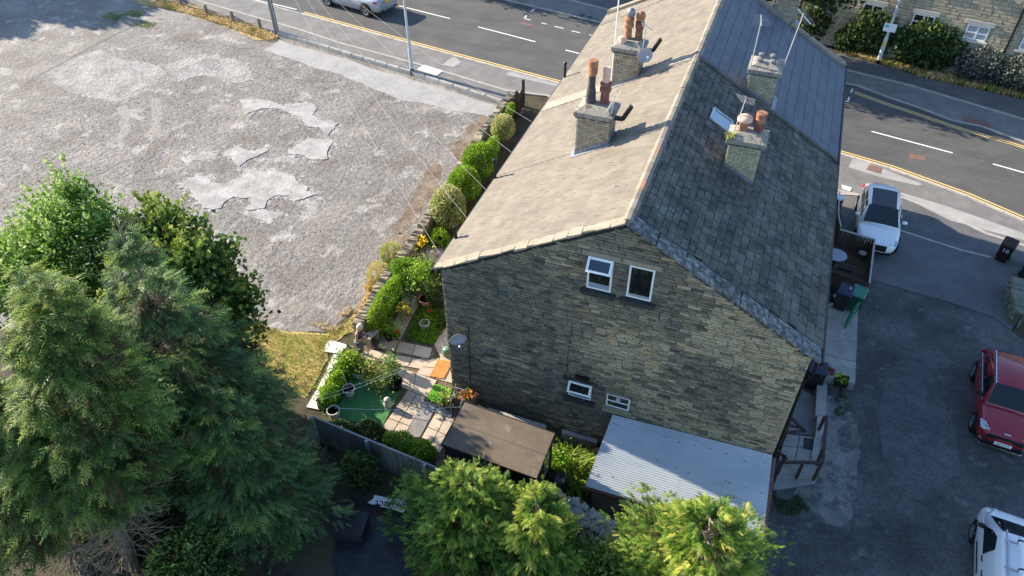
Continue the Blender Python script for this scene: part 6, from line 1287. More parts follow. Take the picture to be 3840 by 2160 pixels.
def conifer(name, label, base, top, prof, nb, nf, fl, seed, m, t0=.04, rise=.15, droop=.12, bare=.0, k=5, tb=.0, group=None, plume=.0, tr=.16, bw=.13):
    rng = np.random.default_rng(seed); t = thing(name, label, 'tree', base, group=group); base, top = A3(base, float), A3(top, float); H = top[2]-base[2]
    tt = rng.uniform(0, 1, nb*3); w_ = A3([prof(x) for x in tt])+.3; keep = rng.uniform(0, w_.max(), nb*3) < w_; tt = t0+(1-t0)*tt[keep][:nb]; nb = len(tt)
    az = rng.uniform(0, 2*np.pi, nb); cell = curve_noise(np.stack([np.cos(az)*2.2, np.sin(az)*2.2, tt*H*.75], 1), .8, seed+50); Rb = A3([prof((x-t0)/(1-t0)) for x in tt])*rng.uniform(.6, 1.15, nb)*np.clip(1+.75*cell, .4, 1.45-.6*np.clip((tt-.65)/.25, 0, 1))+.12
    O = base+(top-base)*tt[:, None]; dirh = np.stack([np.cos(az), np.sin(az), np.zeros(nb)], 1)
    ns = 9; ix = rng.integers(0, ns, (nb, nf)); rows_ = np.arange(nb)[:, None]; uc = rng.uniform(.25, 1, (nb, ns))**.7; lc = rng.normal(0, .2, (nb, ns))*(1.15-uc*.5); u = np.clip(uc[rows_, ix]+rng.normal(0, .045, (nb, nf)), .15, 1.1); lat = lc[rows_, ix]+rng.normal(0, .045, (nb, nf)); zc = rng.normal(0, .13, (nb, ns))[rows_, ix]; tc = rng.normal(0, .13, (nb, ns))[rows_, ix]; zz = rise*Rb[:, None]*u*1.6-droop*(Rb[:, None]*u)**1.5+plume*u**2
    perp = np.stack([-dirh[:, 1], dirh[:, 0], np.zeros(nb)], 1); P = O[:, None]+dirh[:, None]*(Rb[:, None]*u)[..., None]+perp[:, None]*(lat*Rb[:, None])[..., None]; P[..., 2] += zz+zc+(np.clip(tt-.8, 0, 1)*.9)[:, None]*u+rng.normal(0, .06, (nb, nf))
    D = dirh[:, None]*1.0+perp[:, None]*(lat*3+rng.normal(0, .55, (nb, nf)))[..., None]; D[..., 2] += (rng.normal(.05+plume*.8, .3, (nb, nf)))+(.5*np.clip(tt-.75, 0, 1)*3)[:, None]
    P = P.reshape(-1, 3); D = D.reshape(-1, 3); n = len(P); V, F, per = fronds(P, D, fl*rng.choice([.5, .75, 1., 1.25, 1.6], n)*rng.uniform(.8, 1.2, n), rng, k=k, bw=bw)
    ti = (.12+.4*u-.5*(rng.uniform(0, 1, (nb, 1)) < .07)+tc+.2*(rng.uniform(0, 1, (nb, 1))-.5)+.3*np.clip(tt-.55, 0, 1)[:, None]+tb).reshape(-1)+rng.normal(0, .07, n); along = np.tile(np.repeat(np.linspace(-.08, .14, per//3), 3), n)  # tint paints sunlight on tips and upper boughs, along with new growth
    npmesh('crown', V, F, m, t, np.repeat(ti, per)+along)
    tv = MB(); lx = Vector(base); lt = Vector(top); tv.tube([lx-Vector((0, 0, .3))]+[lx.lerp(lt, i/8*.93)+Vector((.06*math.sin(i*1.7+seed), .06*math.cos(i*2.1+seed), 0)) for i in range(1, 9)], [tr*1.1]+[tr*(1-i/9) for i in range(1, 9)], 9); tv.build('trunk', m_bark, t, smooth=True)
    bb = MB()
    for i in range(0, nb, 3):
        a = Vector(O[i]); e = [a+Vector(dirh[i])*float(Rb[i]*f)+Vector((0, 0, float(rise*Rb[i]*f*1.6-droop*(Rb[i]*f)**1.5+plume*f*f))) for f in (0, .35, .7, .95)]; bb.tube(e, [.028, .02, .012, .005], 4, False)
    for i in range(int(bare)):
        z_ = random.uniform(.04, max(.1, t0+.14)); a = lx.lerp(lt, z_); an = random.uniform(0, 6.28); L_ = random.uniform(.6, 2.0); pr = a; pts = [a]
        for s in range(4): an += random.uniform(-.3, .3); pr = pr+Vector((math.cos(an), math.sin(an), random.uniform(-.25, .3)))*L_/4; pts.append(pr)
        bb.tube(pts, [.026, .02, .014, .009, .004], 4, False)
        for s in range(2): q = pts[2+s]; an2 = an+random.choice((-1, 1))*random.uniform(.4, .9); bb.tube([q, q+Vector((math.cos(an2), math.sin(an2), random.uniform(-.2, .3)))*L_*.3], [.01, .003], 4, False)
    bb.build('branches', m_twig, t, kind='stuff'); return t
def broadleaf(name, label, base, centers, leaf, nper, seed, m, cat='tree', trunk=.14, shoots=0, group=None, wid=.55):
    """centers: list of (x, y, z, r) lobes; every lobe is filled with clumps of leaves"""
    rng = np.random.default_rng(seed); t = thing(name, label, cat, base, group=group); PP, NN, TI = [], [], []; bb = MB(); bv = Vector(base); cx = sum(Vector(c[:3]) for c in centers[1:] or centers)if False else Vector(centers[0][:3])
    bb_t = MB().tube([bv-Vector((0, 0, .2)), bv.lerp(cx, .4)+Vector((.1, 0, 0)), cx], [trunk*1.2, trunk, trunk*.4], 9)
    for (x, y, z, r) in centers:
        c = A3([x, y, z]); ncl = max(12, int(34*r*r)); d = rng.normal(0, 1, (ncl, 3)); d /= np.linalg.norm(d, axis=1)[:, None]; d[:, 2] = np.abs(d[:, 2])*.9+d[:, 2]*.1-.15
        rr = r*rng.uniform(.55, 1.05, ncl)*(1+.2*curve_noise(d*2, 1, seed)); cl = c+d*rr[:, None]
        for q, dq in zip(cl, d):
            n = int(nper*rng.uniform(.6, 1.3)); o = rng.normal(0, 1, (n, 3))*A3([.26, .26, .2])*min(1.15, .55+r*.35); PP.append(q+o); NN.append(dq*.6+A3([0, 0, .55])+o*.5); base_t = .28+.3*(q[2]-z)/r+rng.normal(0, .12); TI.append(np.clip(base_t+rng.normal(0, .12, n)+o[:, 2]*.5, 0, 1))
            if rng.uniform() < .3: bb.tube([Vector(c)*.5+Vector(q)*.5, Vector(q)], [.015, .005], 4, False)
        bb.tube([bv.lerp(cx, .5), Vector(c)], [trunk*.45, trunk*.15], 6, False)
        for s in range(int(shoots*r)):
            d1 = rng.normal(0, .5, 3); d1[2] = abs(d1[2])+.9; d1 /= np.linalg.norm(d1); o = c+d1*r*.8; Ls = rng.uniform(.4, .9); n = int(nper*.5); f = rng.uniform(0, 1, n); PP.append(o+d1*(f*Ls)[:, None]+rng.normal(0, .05, (n, 3))); NN.append(np.tile(d1, (n, 1))); TI.append(.55+.3*f+rng.normal(0, .08, n)); bb.tube([Vector(o-d1*.3), Vector(o+d1*Ls)], [.012, .003], 4, False)
    P = np.concatenate(PP); N_ = np.concatenate(NN); ti = np.concatenate(TI); V, F = leaf_cloud(P, N_, leaf, rng, wid); npmesh('crown' if cat == 'tree' else 'foliage', V, F, m, t, np.repeat(ti, 4))
    bb_t.build('trunk' if cat == 'tree' else 'stem', m_bark, t, smooth=True); bb.build('branches', m_twig, t, kind='stuff'); return t
def bush(name, label, c, rad, n, leaf, m, seed, lump=.12, cat='shrub', group=None, wid=.6, spread=.7, inner=.72, tb=0., zmin=-.75):
    rng = np.random.default_rng(seed); c = A3(c, float); t = thing(name, label, cat, (c[0], c[1], c[2]-rad[2]*.9), group=group); d = rng.normal(0, 1, (n*2, 3)); d /= np.linalg.norm(d, axis=1)[:, None]; d = d[d[:, 2] > zmin][:n]; n = len(d)
    k = rng.uniform(inner, 1.0, n); P = c+d*A3(rad)*(k*(1+lump*(curve_noise(d*A3(rad), .28, seed)+.6*curve_noise(d*A3(rad), .12, seed+1))))[:, None]
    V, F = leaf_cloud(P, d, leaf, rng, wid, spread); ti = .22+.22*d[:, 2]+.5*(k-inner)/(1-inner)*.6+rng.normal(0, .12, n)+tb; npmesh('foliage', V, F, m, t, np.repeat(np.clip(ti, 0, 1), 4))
    b = MB(); z0 = c[2]-rad[2]
    for i in range(5): a = i*1.26; b.tube([(c[0]+.05*math.cos(a), c[1]+.05*math.sin(a), z0-.15), (c[0]+rad[0]*.55*math.cos(a), c[1]+rad[1]*.55*math.sin(a), c[2]+rad[2]*.3)], [.03, .01], 5)
    b.build('stems', m_bark, t, kind='stuff'); return t
def blades(P, rng, h, w, lean=.5, seg=2):
    n = len(P); a = rng.uniform(0, 6.28, n); d = np.stack([np.cos(a), np.sin(a), np.zeros(n)], 1); s = np.stack([-d[:, 1], d[:, 0], np.zeros(n)], 1); hh = (h*rng.uniform(.6, 1.2, n))[:, None]; ww = w*rng.uniform(.7, 1.2, (n, 1)); ln = lean*rng.uniform(.3, 1.2, (n, 1))
    up = A3([0, 0, 1.]); m1 = P+up*hh*.62+d*hh*ln*.35; tp = P+up*hh*(1-.45*ln)+d*hh*ln; V = np.stack([P-s*ww, P+s*ww, m1+s*ww*.8, m1-s*ww*.8, tp], 1).reshape(-1, 3); k = np.arange(n)[:, None]*5
    return V, np.concatenate([k+A3([[0, 1, 2]]), k+A3([[0, 2, 3]]), k+A3([[3, 2, 4]])], 0)
def tuft(name, label, c, r, n, h, w, m, seed, cat='plant', lean=.6, t0=.1, t1=.75, group=None):
    rng = np.random.default_rng(seed); t = thing(name, label, cat, c, group=group); a = rng.uniform(0, 6.28, n); rr = r*np.sqrt(rng.uniform(0, 1, n)); P = A3(c, float)+np.stack([rr*np.cos(a), rr*np.sin(a), np.zeros(n)], 1); V, F = blades(P, rng, h, w, lean)
    ti = np.tile(A3([t0, t0, (t0+t1)/2, (t0+t1)/2, t1]), n)+np.repeat(rng.normal(0, .1, n), 5); npmesh('leaves', V, F, m, t, ti); MB().lathe([(r*.5, -.05), (r*.35, .08), (0, .1)], c, 8).build('crown_base', m_soil, t); return t
GL = 'tall cypress trees on the left'
cone = lambda r, p=.75: (lambda t: r*(1-t)**p)
bulge = lambda r: (lambda t: r*min(1, .55+1.6*t)*(1-t)**.7)
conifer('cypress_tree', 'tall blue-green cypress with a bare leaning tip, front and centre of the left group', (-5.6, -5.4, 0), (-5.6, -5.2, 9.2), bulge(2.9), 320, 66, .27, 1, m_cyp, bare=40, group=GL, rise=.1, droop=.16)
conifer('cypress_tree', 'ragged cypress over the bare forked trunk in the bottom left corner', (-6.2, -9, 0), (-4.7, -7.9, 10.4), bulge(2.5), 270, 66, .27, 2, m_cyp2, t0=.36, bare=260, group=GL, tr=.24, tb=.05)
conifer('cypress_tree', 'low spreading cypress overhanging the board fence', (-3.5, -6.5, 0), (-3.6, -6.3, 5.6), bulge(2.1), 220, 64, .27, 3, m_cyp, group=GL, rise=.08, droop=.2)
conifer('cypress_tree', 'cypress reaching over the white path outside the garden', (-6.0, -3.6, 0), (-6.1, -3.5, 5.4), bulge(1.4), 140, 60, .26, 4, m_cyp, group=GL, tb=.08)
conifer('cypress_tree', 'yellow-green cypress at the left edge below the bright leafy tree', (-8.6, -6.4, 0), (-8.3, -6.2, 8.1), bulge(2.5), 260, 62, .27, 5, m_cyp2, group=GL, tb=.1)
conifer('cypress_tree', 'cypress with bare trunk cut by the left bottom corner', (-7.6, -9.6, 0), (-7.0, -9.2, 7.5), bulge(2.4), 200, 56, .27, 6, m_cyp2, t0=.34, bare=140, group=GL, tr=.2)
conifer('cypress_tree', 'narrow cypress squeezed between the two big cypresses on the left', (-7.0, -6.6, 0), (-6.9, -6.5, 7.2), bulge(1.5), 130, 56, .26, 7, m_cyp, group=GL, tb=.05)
# bare leaning tip and dead limbs of the front cypress
tree0 = bpy.data.objects['cypress_tree']; tip = MB(); T0 = Vector((-5.6, -5.2, 8.5))
for k in range(9):
    a = T0+Vector((0, 0, k*.13)); an = random.uniform(0, 6.28); tip.tube([a, a+Vector((math.cos(an)*.35-.1, math.sin(an)*.3, .28)), a+Vector((math.cos(an)*.65-.1, math.sin(an)*.5, .4))], [.022, .014, .005], 4, False)
tip.tube([T0-Vector((0, 0, .5)), T0+Vector((-.15, .1, .6)), T0+Vector((-.2, .2, 1.3))], [.06, .045, .015], 6).build('bare_tip', m_twig, tree0, kind='stuff')
# forked grey trunk at the bottom left
t1 = bpy.data.objects['cypress_tree.001']; MB().tube([(-6.0, -9.1, -.2), (-5.75, -8.95, 2.2), (-5.3, -8.75, 4.4), (-5.2, -8.5, 6)], [.2, .17, .12, .06], 9).build('trunk', m_bark, t1, smooth=True)
GG = 'golden conifers along the near boundary'
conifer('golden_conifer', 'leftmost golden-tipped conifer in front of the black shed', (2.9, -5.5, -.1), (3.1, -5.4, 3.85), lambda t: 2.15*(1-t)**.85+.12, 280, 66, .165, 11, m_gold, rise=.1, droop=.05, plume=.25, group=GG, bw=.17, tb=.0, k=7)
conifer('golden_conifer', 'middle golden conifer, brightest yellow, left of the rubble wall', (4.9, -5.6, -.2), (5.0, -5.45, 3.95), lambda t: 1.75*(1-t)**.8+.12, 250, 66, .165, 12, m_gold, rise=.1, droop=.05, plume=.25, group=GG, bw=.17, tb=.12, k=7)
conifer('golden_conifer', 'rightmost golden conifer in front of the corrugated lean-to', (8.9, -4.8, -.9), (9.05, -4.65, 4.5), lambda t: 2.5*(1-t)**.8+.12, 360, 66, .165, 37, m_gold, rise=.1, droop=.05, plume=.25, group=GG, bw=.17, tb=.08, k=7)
conifer('golden_conifer', 'tip of a small conifer just breaking the bottom edge in the yard', (10.75, -4.6, -1.06), (10.75, -4.5, 1.55), cone(.6), 60, 26, .3, 14, m_gold, plume=.15, group=GG, tb=.1)
bush('dark_shrub', 'dark green shrub under the right golden conifers by the rubble wall', (6.8, -5.3, .7), (1.3, 1.1, 1.5), 6500, .1, m_cyp2, 16, .3)
# broadleaf trees upper left
broadleaf('bright_tree', 'bright yellow-green small-leaved tree at the left edge', (-10.6, -3.2, 0), [(-10.8, -3.4, 5.6, 1.9), (-11.7, -2.6, 6.1, 1.25), (-10.4, -2.8, 6.7, 1.0), (-12.0, -4.5, 5.2, 1.7), (-9.8, -4.1, 4.7, 1.4), (-12.8, -3.2, 4.8, 1.5), (-10.7, -2.5, 7.6, .45)], .15, 46, 21, m_birch, shoots=10)
broadleaf('broadleaf_tree', 'dark broad-leaved tree leaning over the car park behind the cypresses', (-7.9, -2.4, 0), [(-8.2, -2.2, 4.9, 1.5), (-7.4, -1.7, 5.0, 1.0), (-9.0, -1.5, 5.7, 1.1), (-6.9, -2.1, 3.9, 1.1), (-9.3, -2.2, 4.7, 1.4), (-8.8, -3.8, 4.6, 1.3), (-7.7, -4.2, 5.4, 1.0), (-7.1, -2.9, 5.5, 1.2), (-6.4, -2.3, 2.9, .9)], .19, 34, 22, m_syc, shoots=14, wid=.8)
# hedges and shrubs along the wall
def on_wall(px, py, z): p = at(px, py, z); return (p.x, p.y, p.z)
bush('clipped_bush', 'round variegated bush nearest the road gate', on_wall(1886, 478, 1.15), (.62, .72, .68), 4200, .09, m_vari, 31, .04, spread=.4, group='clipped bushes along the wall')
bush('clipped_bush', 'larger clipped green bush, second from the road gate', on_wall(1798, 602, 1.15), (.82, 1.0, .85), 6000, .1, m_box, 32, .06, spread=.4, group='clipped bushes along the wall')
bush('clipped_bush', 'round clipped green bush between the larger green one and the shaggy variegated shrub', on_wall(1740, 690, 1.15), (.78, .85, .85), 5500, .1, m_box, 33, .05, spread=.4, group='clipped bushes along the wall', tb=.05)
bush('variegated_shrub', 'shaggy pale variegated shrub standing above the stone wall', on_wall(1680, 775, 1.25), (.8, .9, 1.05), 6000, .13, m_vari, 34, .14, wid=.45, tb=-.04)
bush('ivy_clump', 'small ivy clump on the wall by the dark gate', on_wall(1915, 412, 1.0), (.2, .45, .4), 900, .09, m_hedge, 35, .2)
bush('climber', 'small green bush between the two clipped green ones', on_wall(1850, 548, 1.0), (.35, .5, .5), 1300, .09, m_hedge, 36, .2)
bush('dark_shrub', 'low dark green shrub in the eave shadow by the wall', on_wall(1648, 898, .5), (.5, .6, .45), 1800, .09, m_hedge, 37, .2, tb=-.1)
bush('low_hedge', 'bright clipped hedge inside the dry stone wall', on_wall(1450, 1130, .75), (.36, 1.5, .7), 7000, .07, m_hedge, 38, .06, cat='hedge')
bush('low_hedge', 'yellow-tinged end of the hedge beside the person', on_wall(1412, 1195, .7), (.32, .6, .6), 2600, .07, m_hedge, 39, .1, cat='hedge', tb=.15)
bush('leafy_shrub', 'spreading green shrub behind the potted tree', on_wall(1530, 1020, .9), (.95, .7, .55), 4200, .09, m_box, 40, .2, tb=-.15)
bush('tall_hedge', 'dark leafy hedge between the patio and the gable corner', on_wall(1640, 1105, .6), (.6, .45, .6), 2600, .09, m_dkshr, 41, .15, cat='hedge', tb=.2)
tuft('lavender', 'tall purple-grey lavender at the gable corner', on_wall(1632, 1010, .55), .4, 900, .85, .008, m_lav, 42, lean=.4)
bush('weed_clump', 'tall pale green weeds outside the wall', on_wall(1463, 952, .5), (.5, .5, .55), 2600, .08, m_weed, 43, .25, cat='weeds', tb=-.15, wid=.35); bush('weed_clump', 'yellowing weeds outside the wall beside the dry grass', on_wall(1420, 1030, .45), (.5, .6, .5), 2600, .08, m_weed, 44, .25, cat='weeds', tb=.15, wid=.35); tuft('weed_clump', 'rusty dry weeds at the foot of the wall', on_wall(1408, 1088, .0), .35, 600, .5, .016, m_weed, 45, lean=.5, t0=.6, t1=1.)
# yellow flowers on the wall
def flowers(name, label, c, r, n, col, seed, size=.07, stem=.4, cat='flowers'):
    rng = np.random.default_rng(seed); t = thing(name, label, cat, c); a = rng.uniform(0, 6.28, n); rr = r*np.sqrt(rng.uniform(0, 1, n)); P = A3(c, float)+np.stack([rr*np.cos(a), rr*np.sin(a), stem*rng.uniform(.7, 1.1, n)], 1); V, F = leaf_cloud(np.repeat(P, 4, 0)+rng.normal(0, size*.3, (n*4, 3)), np.tile(A3([0, 0, .3]), (n*4, 1)), size, rng, .9, 1.2)
    npmesh('petals', V, F, M(label[:18]+' petal', col, tuple(min(1, x*1.25) for x in col), sc=20), t); m_ = 160; a = rng.uniform(0, 6.28, m_); rr = r*np.sqrt(rng.uniform(0, 1, m_)); P = A3(c, float)+np.stack([rr*np.cos(a), rr*np.sin(a), stem*rng.uniform(.1, .8, m_)], 1); V, F = leaf_cloud(P, np.tile(A3([0, 0, .5]), (m_, 1)), .09, rng, .5, 1.); npmesh('leaves', V, F, m_box, t, np.full(len(V), .4)); return t
flowers('yellow_flowers', 'bright yellow flowers behind the dry stone wall', on_wall(1583, 935, .5), .28, 40, (.75, .55, .02), 51, .1, .5)
flowers('red_flowers', 'small red flowers at the top of the flower bed', gr(1616, 1180, .05), .1, 8, (.6, .03, .03), 52, .07, .25); flowers('red_flowers', 'red geranium flowers by the black pot', gr(1490, 1262, .05), .12, 10, (.65, .03, .06), 53, .08, .3)
flowers('orange_flowers', 'orange and yellow flowers in the red-brown trough', tuple(P7+Vector((0, 0, .62))), .24, 24, (.55, .2, .03), 54, .08, .2); flowers('yellow_flowers', 'yellow-leaved potted plant beside the hedge', gr(1520, 1190, .1), .28, 22, (.55, .45, .06), 55, .12, .55)
c_ = PL1[1]; flowers('magenta_flowers', 'magenta flowers in the grey trough', (c_.x, c_.y, c_.z-.05), .22, 14, (.5, .03, .2), 56, .07, .15); c_ = PL2[1]; flowers('lime_flowers', 'yellow-green flowers in the black trough', (c_.x, c_.y, c_.z-.08), .24, 14, (.4, .45, .05), 57, .07, .15)
broadleaf('potted_tree', 'small yellow-green tree growing in the octagonal terracotta pot', tuple(P1+Vector((0, 0, .36))), [(P1.x, P1.y+.1, 1.55, .45), (P1.x+.15, P1.y+.15, 1.95, .32), (P1.x-.35, P1.y+.1, 1.5, .3)], .1, 26, 61, m_hedge, cat='shrub', trunk=.025, shoots=8)
q_ = gr(1537, 1150); broadleaf('potted_plant', 'big-leaved plant growing in the square concrete trough', (q_.x, q_.y, .35), [(q_.x, q_.y, .85, .32)], .16, 12, 62, m_birch, cat='plant', trunk=.02)
broadleaf('potted_plant', 'leafy green geranium in the black pot by the hedge', tuple(P2+Vector((0, 0, .25))), [(P2.x, P2.y, .5, .24)], .11, 30, 63, m_hedge, cat='plant', trunk=.015); broadleaf('potted_tree', 'slender upright tree in the large black pot', tuple(P3+Vector((0, 0, .35))), [(P3.x, P3.y, 1.0, .22), (P3.x+.03, P3.y, 1.35, .2), (P3.x-.2, P3.y-.05, .65, .3)], .1, 18, 64, m_birch, cat='shrub', trunk=.02, shoots=14)
broadleaf('potted_plant', 'straggling shrub in the white pot nearest the person', tuple(P4+Vector((0, 0, .25))), [(P4.x, P4.y, .5, .28), (P4.x-.25, P4.y-.05, .75, .2), (P4.x+.3, P4.y, .55, .2)], .11, 18, 65, m_hedge, cat='plant', trunk=.02, shoots=10)
broadleaf('potted_plant', 'rusty leaved plant in the low pot on the bright turf', tuple(P8+Vector((0, 0, .15))), [(P8.x, P8.y, .45, .28)], .1, 22, 66, m_weed, cat='plant', trunk=.015)
for k, (px, py, s, lb) in enumerate(((1400, 1425, .4, 'dry reddish shrub between the white pot and the black potted tree'), (1440, 1440, .32, 'pale shrub spilling over the turf edge beside the black pot'), (1265, 1430, .34, 'greenery over the edging stones beside the turf'), (1230, 1500, .36, 'greenery hanging over the white path at the conifer'), (1296, 1372, .26, 'light green shrub over the edging stones at the path bend'))):
    q_ = gr(px, py); broadleaf('garden_shrub', lb, tuple(q_), [(q_.x, q_.y, s*1.1, s), (q_.x+.2, q_.y-.1, s*.8, s*.7)], .1, 22, 70+k, m_weed if k < 2 else m_hedge, cat='shrub', trunk=.015, shoots=5)
for k, (px, py, lb) in enumerate(((1290, 1640, 'dark border planting at the left end of the board fence'), (1400, 1640, 'border planting behind the board fence below the turf'), (1500, 1680, 'border planting at the fence in front of the grey slabs'), (1580, 1715, 'yellow-green border planting beside the shed'))):
    q_ = gr(px, py); bush('border_plants', lb, (q_.x, q_.y, .3), (.55, .38, .42), 1500, .1, m_dkshr if k < 2 else m_hedge, 80+k, .3, cat='plants', tb=.05)
# flower bed: low ground cover
rng = np.random.default_rng(5); bedp = [gr(*q_) for q_ in ((1578, 1138), (1672, 1180), (1690, 1210), (1622, 1300), (1520, 1276))]; bx = A3([[p.x, p.y] for p in bedp])
def in_poly(P, poly):
    ins = np.zeros(len(P), bool); j = len(poly)-1
    for i in range(len(poly)):
        c = ((poly[i, 1] > P[:, 1]) != (poly[j, 1] > P[:, 1])) & (P[:, 0] < (poly[j, 0]-poly[i, 0])*(P[:, 1]-poly[i, 1])/(poly[j, 1]-poly[i, 1]+1e-9)+poly[i, 0]); ins ^= c; j = i
    return ins
def cover(name, poly, n, leaf, m, zmax, seed, tint=(.2, .6), mode='leaf', patch=0.):
    rng = np.random.default_rng(seed); poly = A3([[p[0], p[1]] for p in poly]); lo_, hi_ = poly.min(0), poly.max(0); Q = rng.uniform(lo_, hi_, (n*2, 2)); Q = Q[in_poly(Q, poly)][:n]
    nz = curve_noise(np.c_[Q, Q[:, :1]*0], .5, seed)+.6*curve_noise(np.c_[Q, Q[:, :1]*0], .2, seed+1)
    if patch: Q = Q[nz > patch]; nz = nz[nz > patch]
    z = A3([gz(x) for x in Q[:, 0]])+.02+zmax*rng.uniform(0, 1, len(Q))*np.clip(.6+.5*nz, .1, 1); P = np.c_[Q, z]
    if mode == 'leaf': V, F = leaf_cloud(P, np.tile(A3([0, 0, .8]), (len(P), 1)), leaf, rng, .6, .8); k = 4
    else: P[:, 2] -= zmax*.3; V, F = blades(P, rng, leaf, leaf*.09, .7); k = 5
    ti = tint[0]+(tint[1]-tint[0])*np.clip(.5+.7*nz+rng.normal(0, .15, len(P)), 0, 1); return npmesh(name, V, F, m, None, np.repeat(ti, k), kind='stuff')
cover('bed_plants', bedp, 2600, .1, m_hedge, .22, 5, (.0, .5)); cover('bed_flowers', bedp, 70, .06, m_vari, .3, 6, (.5, 1))
lawn = [gr(*q_) for q_ in ((905, 1205), (1080, 1250), (1225, 1255), (1330, 1180), (1395, 1110), (1400, 1150), (1352, 1225), (1240, 1290), (1225, 1345), (1150, 1490), (1060, 1440), (900, 1420))]
cover('dry_grass', lawn, 5500, .09, m_straw, .02, 91, (.1, .8), 'blade'); cover('green_grass', lawn, 5000, .09, m_hedge, .02, 92, (.1, .6), 'blade', .0)
cover('verge_grass', [gr(*q_) for q_ in ((600, 2), (750, 30), (900, 90), (1000, 118), (1045, 140), (1010, 158), (850, 102), (700, 52), (560, 22))], 6000, .22, m_straw, .02, 93, (.1, .9), 'blade')
cover('wall_foot_grass', [gr(*q_) for q_ in ((1545, 930), (1475, 1030), (1420, 1120), (1360, 1200), (1330, 1180), (1400, 1060), (1470, 960))], 2500, .2, m_straw, .02, 94, (.2, .9), 'blade')
cover('yard_weeds', [gr(*q_) for q_ in ((3095, 1440), (3160, 1450), (3200, 1540), (3160, 1640), (3090, 1570))], 1500, .06, m_dkshr, .08, 95, (.2, .8), 'leaf', .12); cover('yard_weeds', [gr(*q_) for q_ in ((2890, 1820), (2975, 1840), (3040, 1910), (2990, 1950), (2915, 1920))], 1500, .06, m_dkshr, .08, 96, (.2, .8), 'leaf', .1)
for px, py in ((505, 52), (420, 62), (540, 92)): q_ = gr(px, py); cover('lot_weeds', [(q_.x-.8, q_.y-.4), (q_.x+.8, q_.y-.5), (q_.x+.7, q_.y+.5), (q_.x-.6, q_.y+.5)], 260, .1, m_weed, .06, 97, (.0, .3))
tuft('daylily_clump', 'lush yellow-green strap-leaved clump between shed and lean-to', on_wall(2150, 1790, -.35), .6, 800, .8, .03, m_lily, 98, lean=.9, t0=.05, t1=.6); tuft('daylily_clump', 'smaller strap-leaved clump beside the lean-to wall', on_wall(2205, 1790, -.4), .4, 400, .75, .025, m_lily, 99, lean=.8, t0=.1, t1=.7)
broadleaf('climbing_plant', 'leafy climber at the back right corner of the shed', on_wall(2090, 1700, -.25), [(4.5, -1.75, .35, .26), (4.55, -1.8, .05, .3), (4.45, -1.7, .8, .2)], .13, 16, 100, m_hedge, cat='plant', trunk=.02)
bush('dark_shrub', 'dark bush in the shade outside the board fence', on_wall(1355, 1765, .7), (.6, .45, .8), 1800, .12, m_dkshr, 101, .25)
q_ = (7.2, 5.0, 8.85); tuft('chimney_weed', 'yellow weeds sprouting from the left corner of the two-potted chimney', q_, .1, 70, .22, .016, m_weed, 102, lean=.9, t0=.2, t1=.7)
# far side of the road
GH = 'bushes in front of the apartment building'
def far_bush(px, py, w, h, d, lb, m, n, leaf, seed, lump=.18, tb=0.): p = gr(px, py); return bush('roadside_bush', lb, (p.x, p.y+d*.6, -1.06+h*.47), (w/2, d/2, h*.56), n, leaf, m, seed, lump, group=GH, tb=tb, inner=.6, zmin=-1)
far_bush(3262, 228, 3.7, 3.0, 2.2, 'leafy green bush left of the lamp post with the notice', m_dkshr, 5200, .28, 111, tb=.2); far_bush(3470, 285, 4.6, 3.0, 2.4, 'largest green bush right of the lamp post with the notice', m_dkshr, 6500, .28, 112, tb=.15)
far_bush(3050, 175, 3.0, 3.6, 2.2, 'dark bush behind the slated roof end', m_dkshr, 4200, .24, 113); far_bush(3670, 335, 3.6, 2.0, 2.2, 'grey-green hedge bush right of the big green one', m_greyl, 4600, .18, 114, tb=-.05); far_bush(3815, 372, 3.6, 2.1, 2.4, 'grey-green hedge bush at the right edge', m_greyl, 4600, .18, 115, tb=-.05); far_bush(3160, 205, 1.6, 1.4, 1.4, 'low dark undergrowth by the roof corner', m_dkshr, 1600, .2, 116)
cover('hedge_bottom_grass', [gr(*q_) for q_ in ((3160, 200), (3314, 246), (3447, 290), (3701, 345), (3840, 376), (3840, 355), (3701, 318), (3440, 262), (3180, 180))], 5000, .28, m_straw, .02, 117, (.05, .6), 'blade')
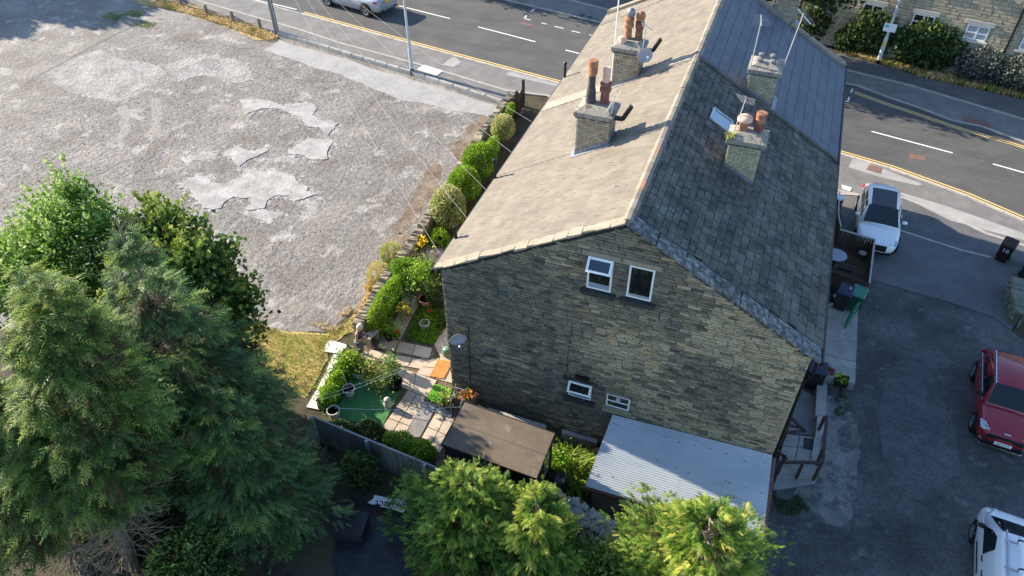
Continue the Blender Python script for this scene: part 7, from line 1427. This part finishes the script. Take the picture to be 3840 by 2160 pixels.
for k, (x, y, h) in enumerate(((-20, 37.2, 8), (-14, 36.2, 7.5), (.5, 33.3, 8.6), (4.5, 32.6, 8.6), (8.2, 33.2, 6.5))):
    broadleaf('roadside_tree', ['tree beyond the far pavement above the silver saloon', 'tree beyond the far pavement casting shade on the far lane', 'tree beyond the far pavement behind the left chimneys', 'tree beyond the far pavement behind the ridge end', 'tree between the roof end and the apartment building'][k], (x, y, 0 if x < 2 else -1), [(x, y, h*.62, h*.36), (x-1.4, y, h*.5, h*.28), (x+1.5, y+.3, h*.5, h*.28)], .34, 16, 120+k, m_dkshr, group='trees beyond the far pavement')
for k, (x, y, h) in enumerate(((-57, 26.5, 11.5), (-60, 21.5, 10), (-55, 33, 12.5))):
    broadleaf('tall_tree', ['tall tree left of the car park shading its far corner', 'tall tree left of the car park, nearer the cypresses', 'tall tree left of the car park, nearer the road'][k], (x, y, 0), [(x, y, h*.66, h*.32), (x-2, y-1.2, h*.52, h*.26), (x+2, y+1.2, h*.55, h*.26)], .6, 14, 130+k, m_syc, group='trees left of the car park', trunk=.3)

for k, (px, py, lb) in enumerate(((1318, 1392, 'hedge clump behind the edging stones beside the white pot nearest the person'), (1300, 1415, 'hedge clump behind the edging stones left of the upper turf corner'), (1272, 1465, 'hedge clump behind the edging stones beside the pot with the bare stick'), (1245, 1515, 'hedge clump at the lower end of the edging stones by the cypress'))):
    q_ = gr(px, py); bush('hedge_clump', lb, (q_.x, q_.y, .45), (.3, .42, .5), 1900, .08, m_hedge, 140+k, .2, group='hedge clumps along the edging stones')

bush('undergrowth', 'dark undergrowth behind the bare cypress trunks in the bottom left corner', (-6.6, -7.2, .9), (1.7, 1.0, 1.3), 5200, .16, m_dkshr, 150, .3); bush('undergrowth', 'green undergrowth right of the bare cypress trunks at the bottom edge', (-4.0, -8.6, .7), (1.3, 1.1, 1.1), 4600, .14, m_cyp2, 151, .3)
edge = [gr(*q_) for q_ in ((880, 1180), (1080, 1215), (1220, 1215), (1330, 1130), (1420, 1050), (1400, 1150), (1330, 1200), (1230, 1270), (1080, 1265), (900, 1225))]
cover('straggling_grass', edge, 5200, .12, m_straw, .02, 152, (.1, .8), 'blade', .15)

bush('undergrowth', 'dense green growth along the bottom left edge in front of the cypress trunks', (-7.4, -8.4, .6), (1.3, 1.0, 1.0), 4200, .13, m_cyp2, 153, .3); bush('undergrowth', 'dark growth on the ground beneath the low spreading cypress', (-4.6, -7.0, .5), (1.3, 1.2, .9), 3600, .14, m_dkshr, 154, .3)
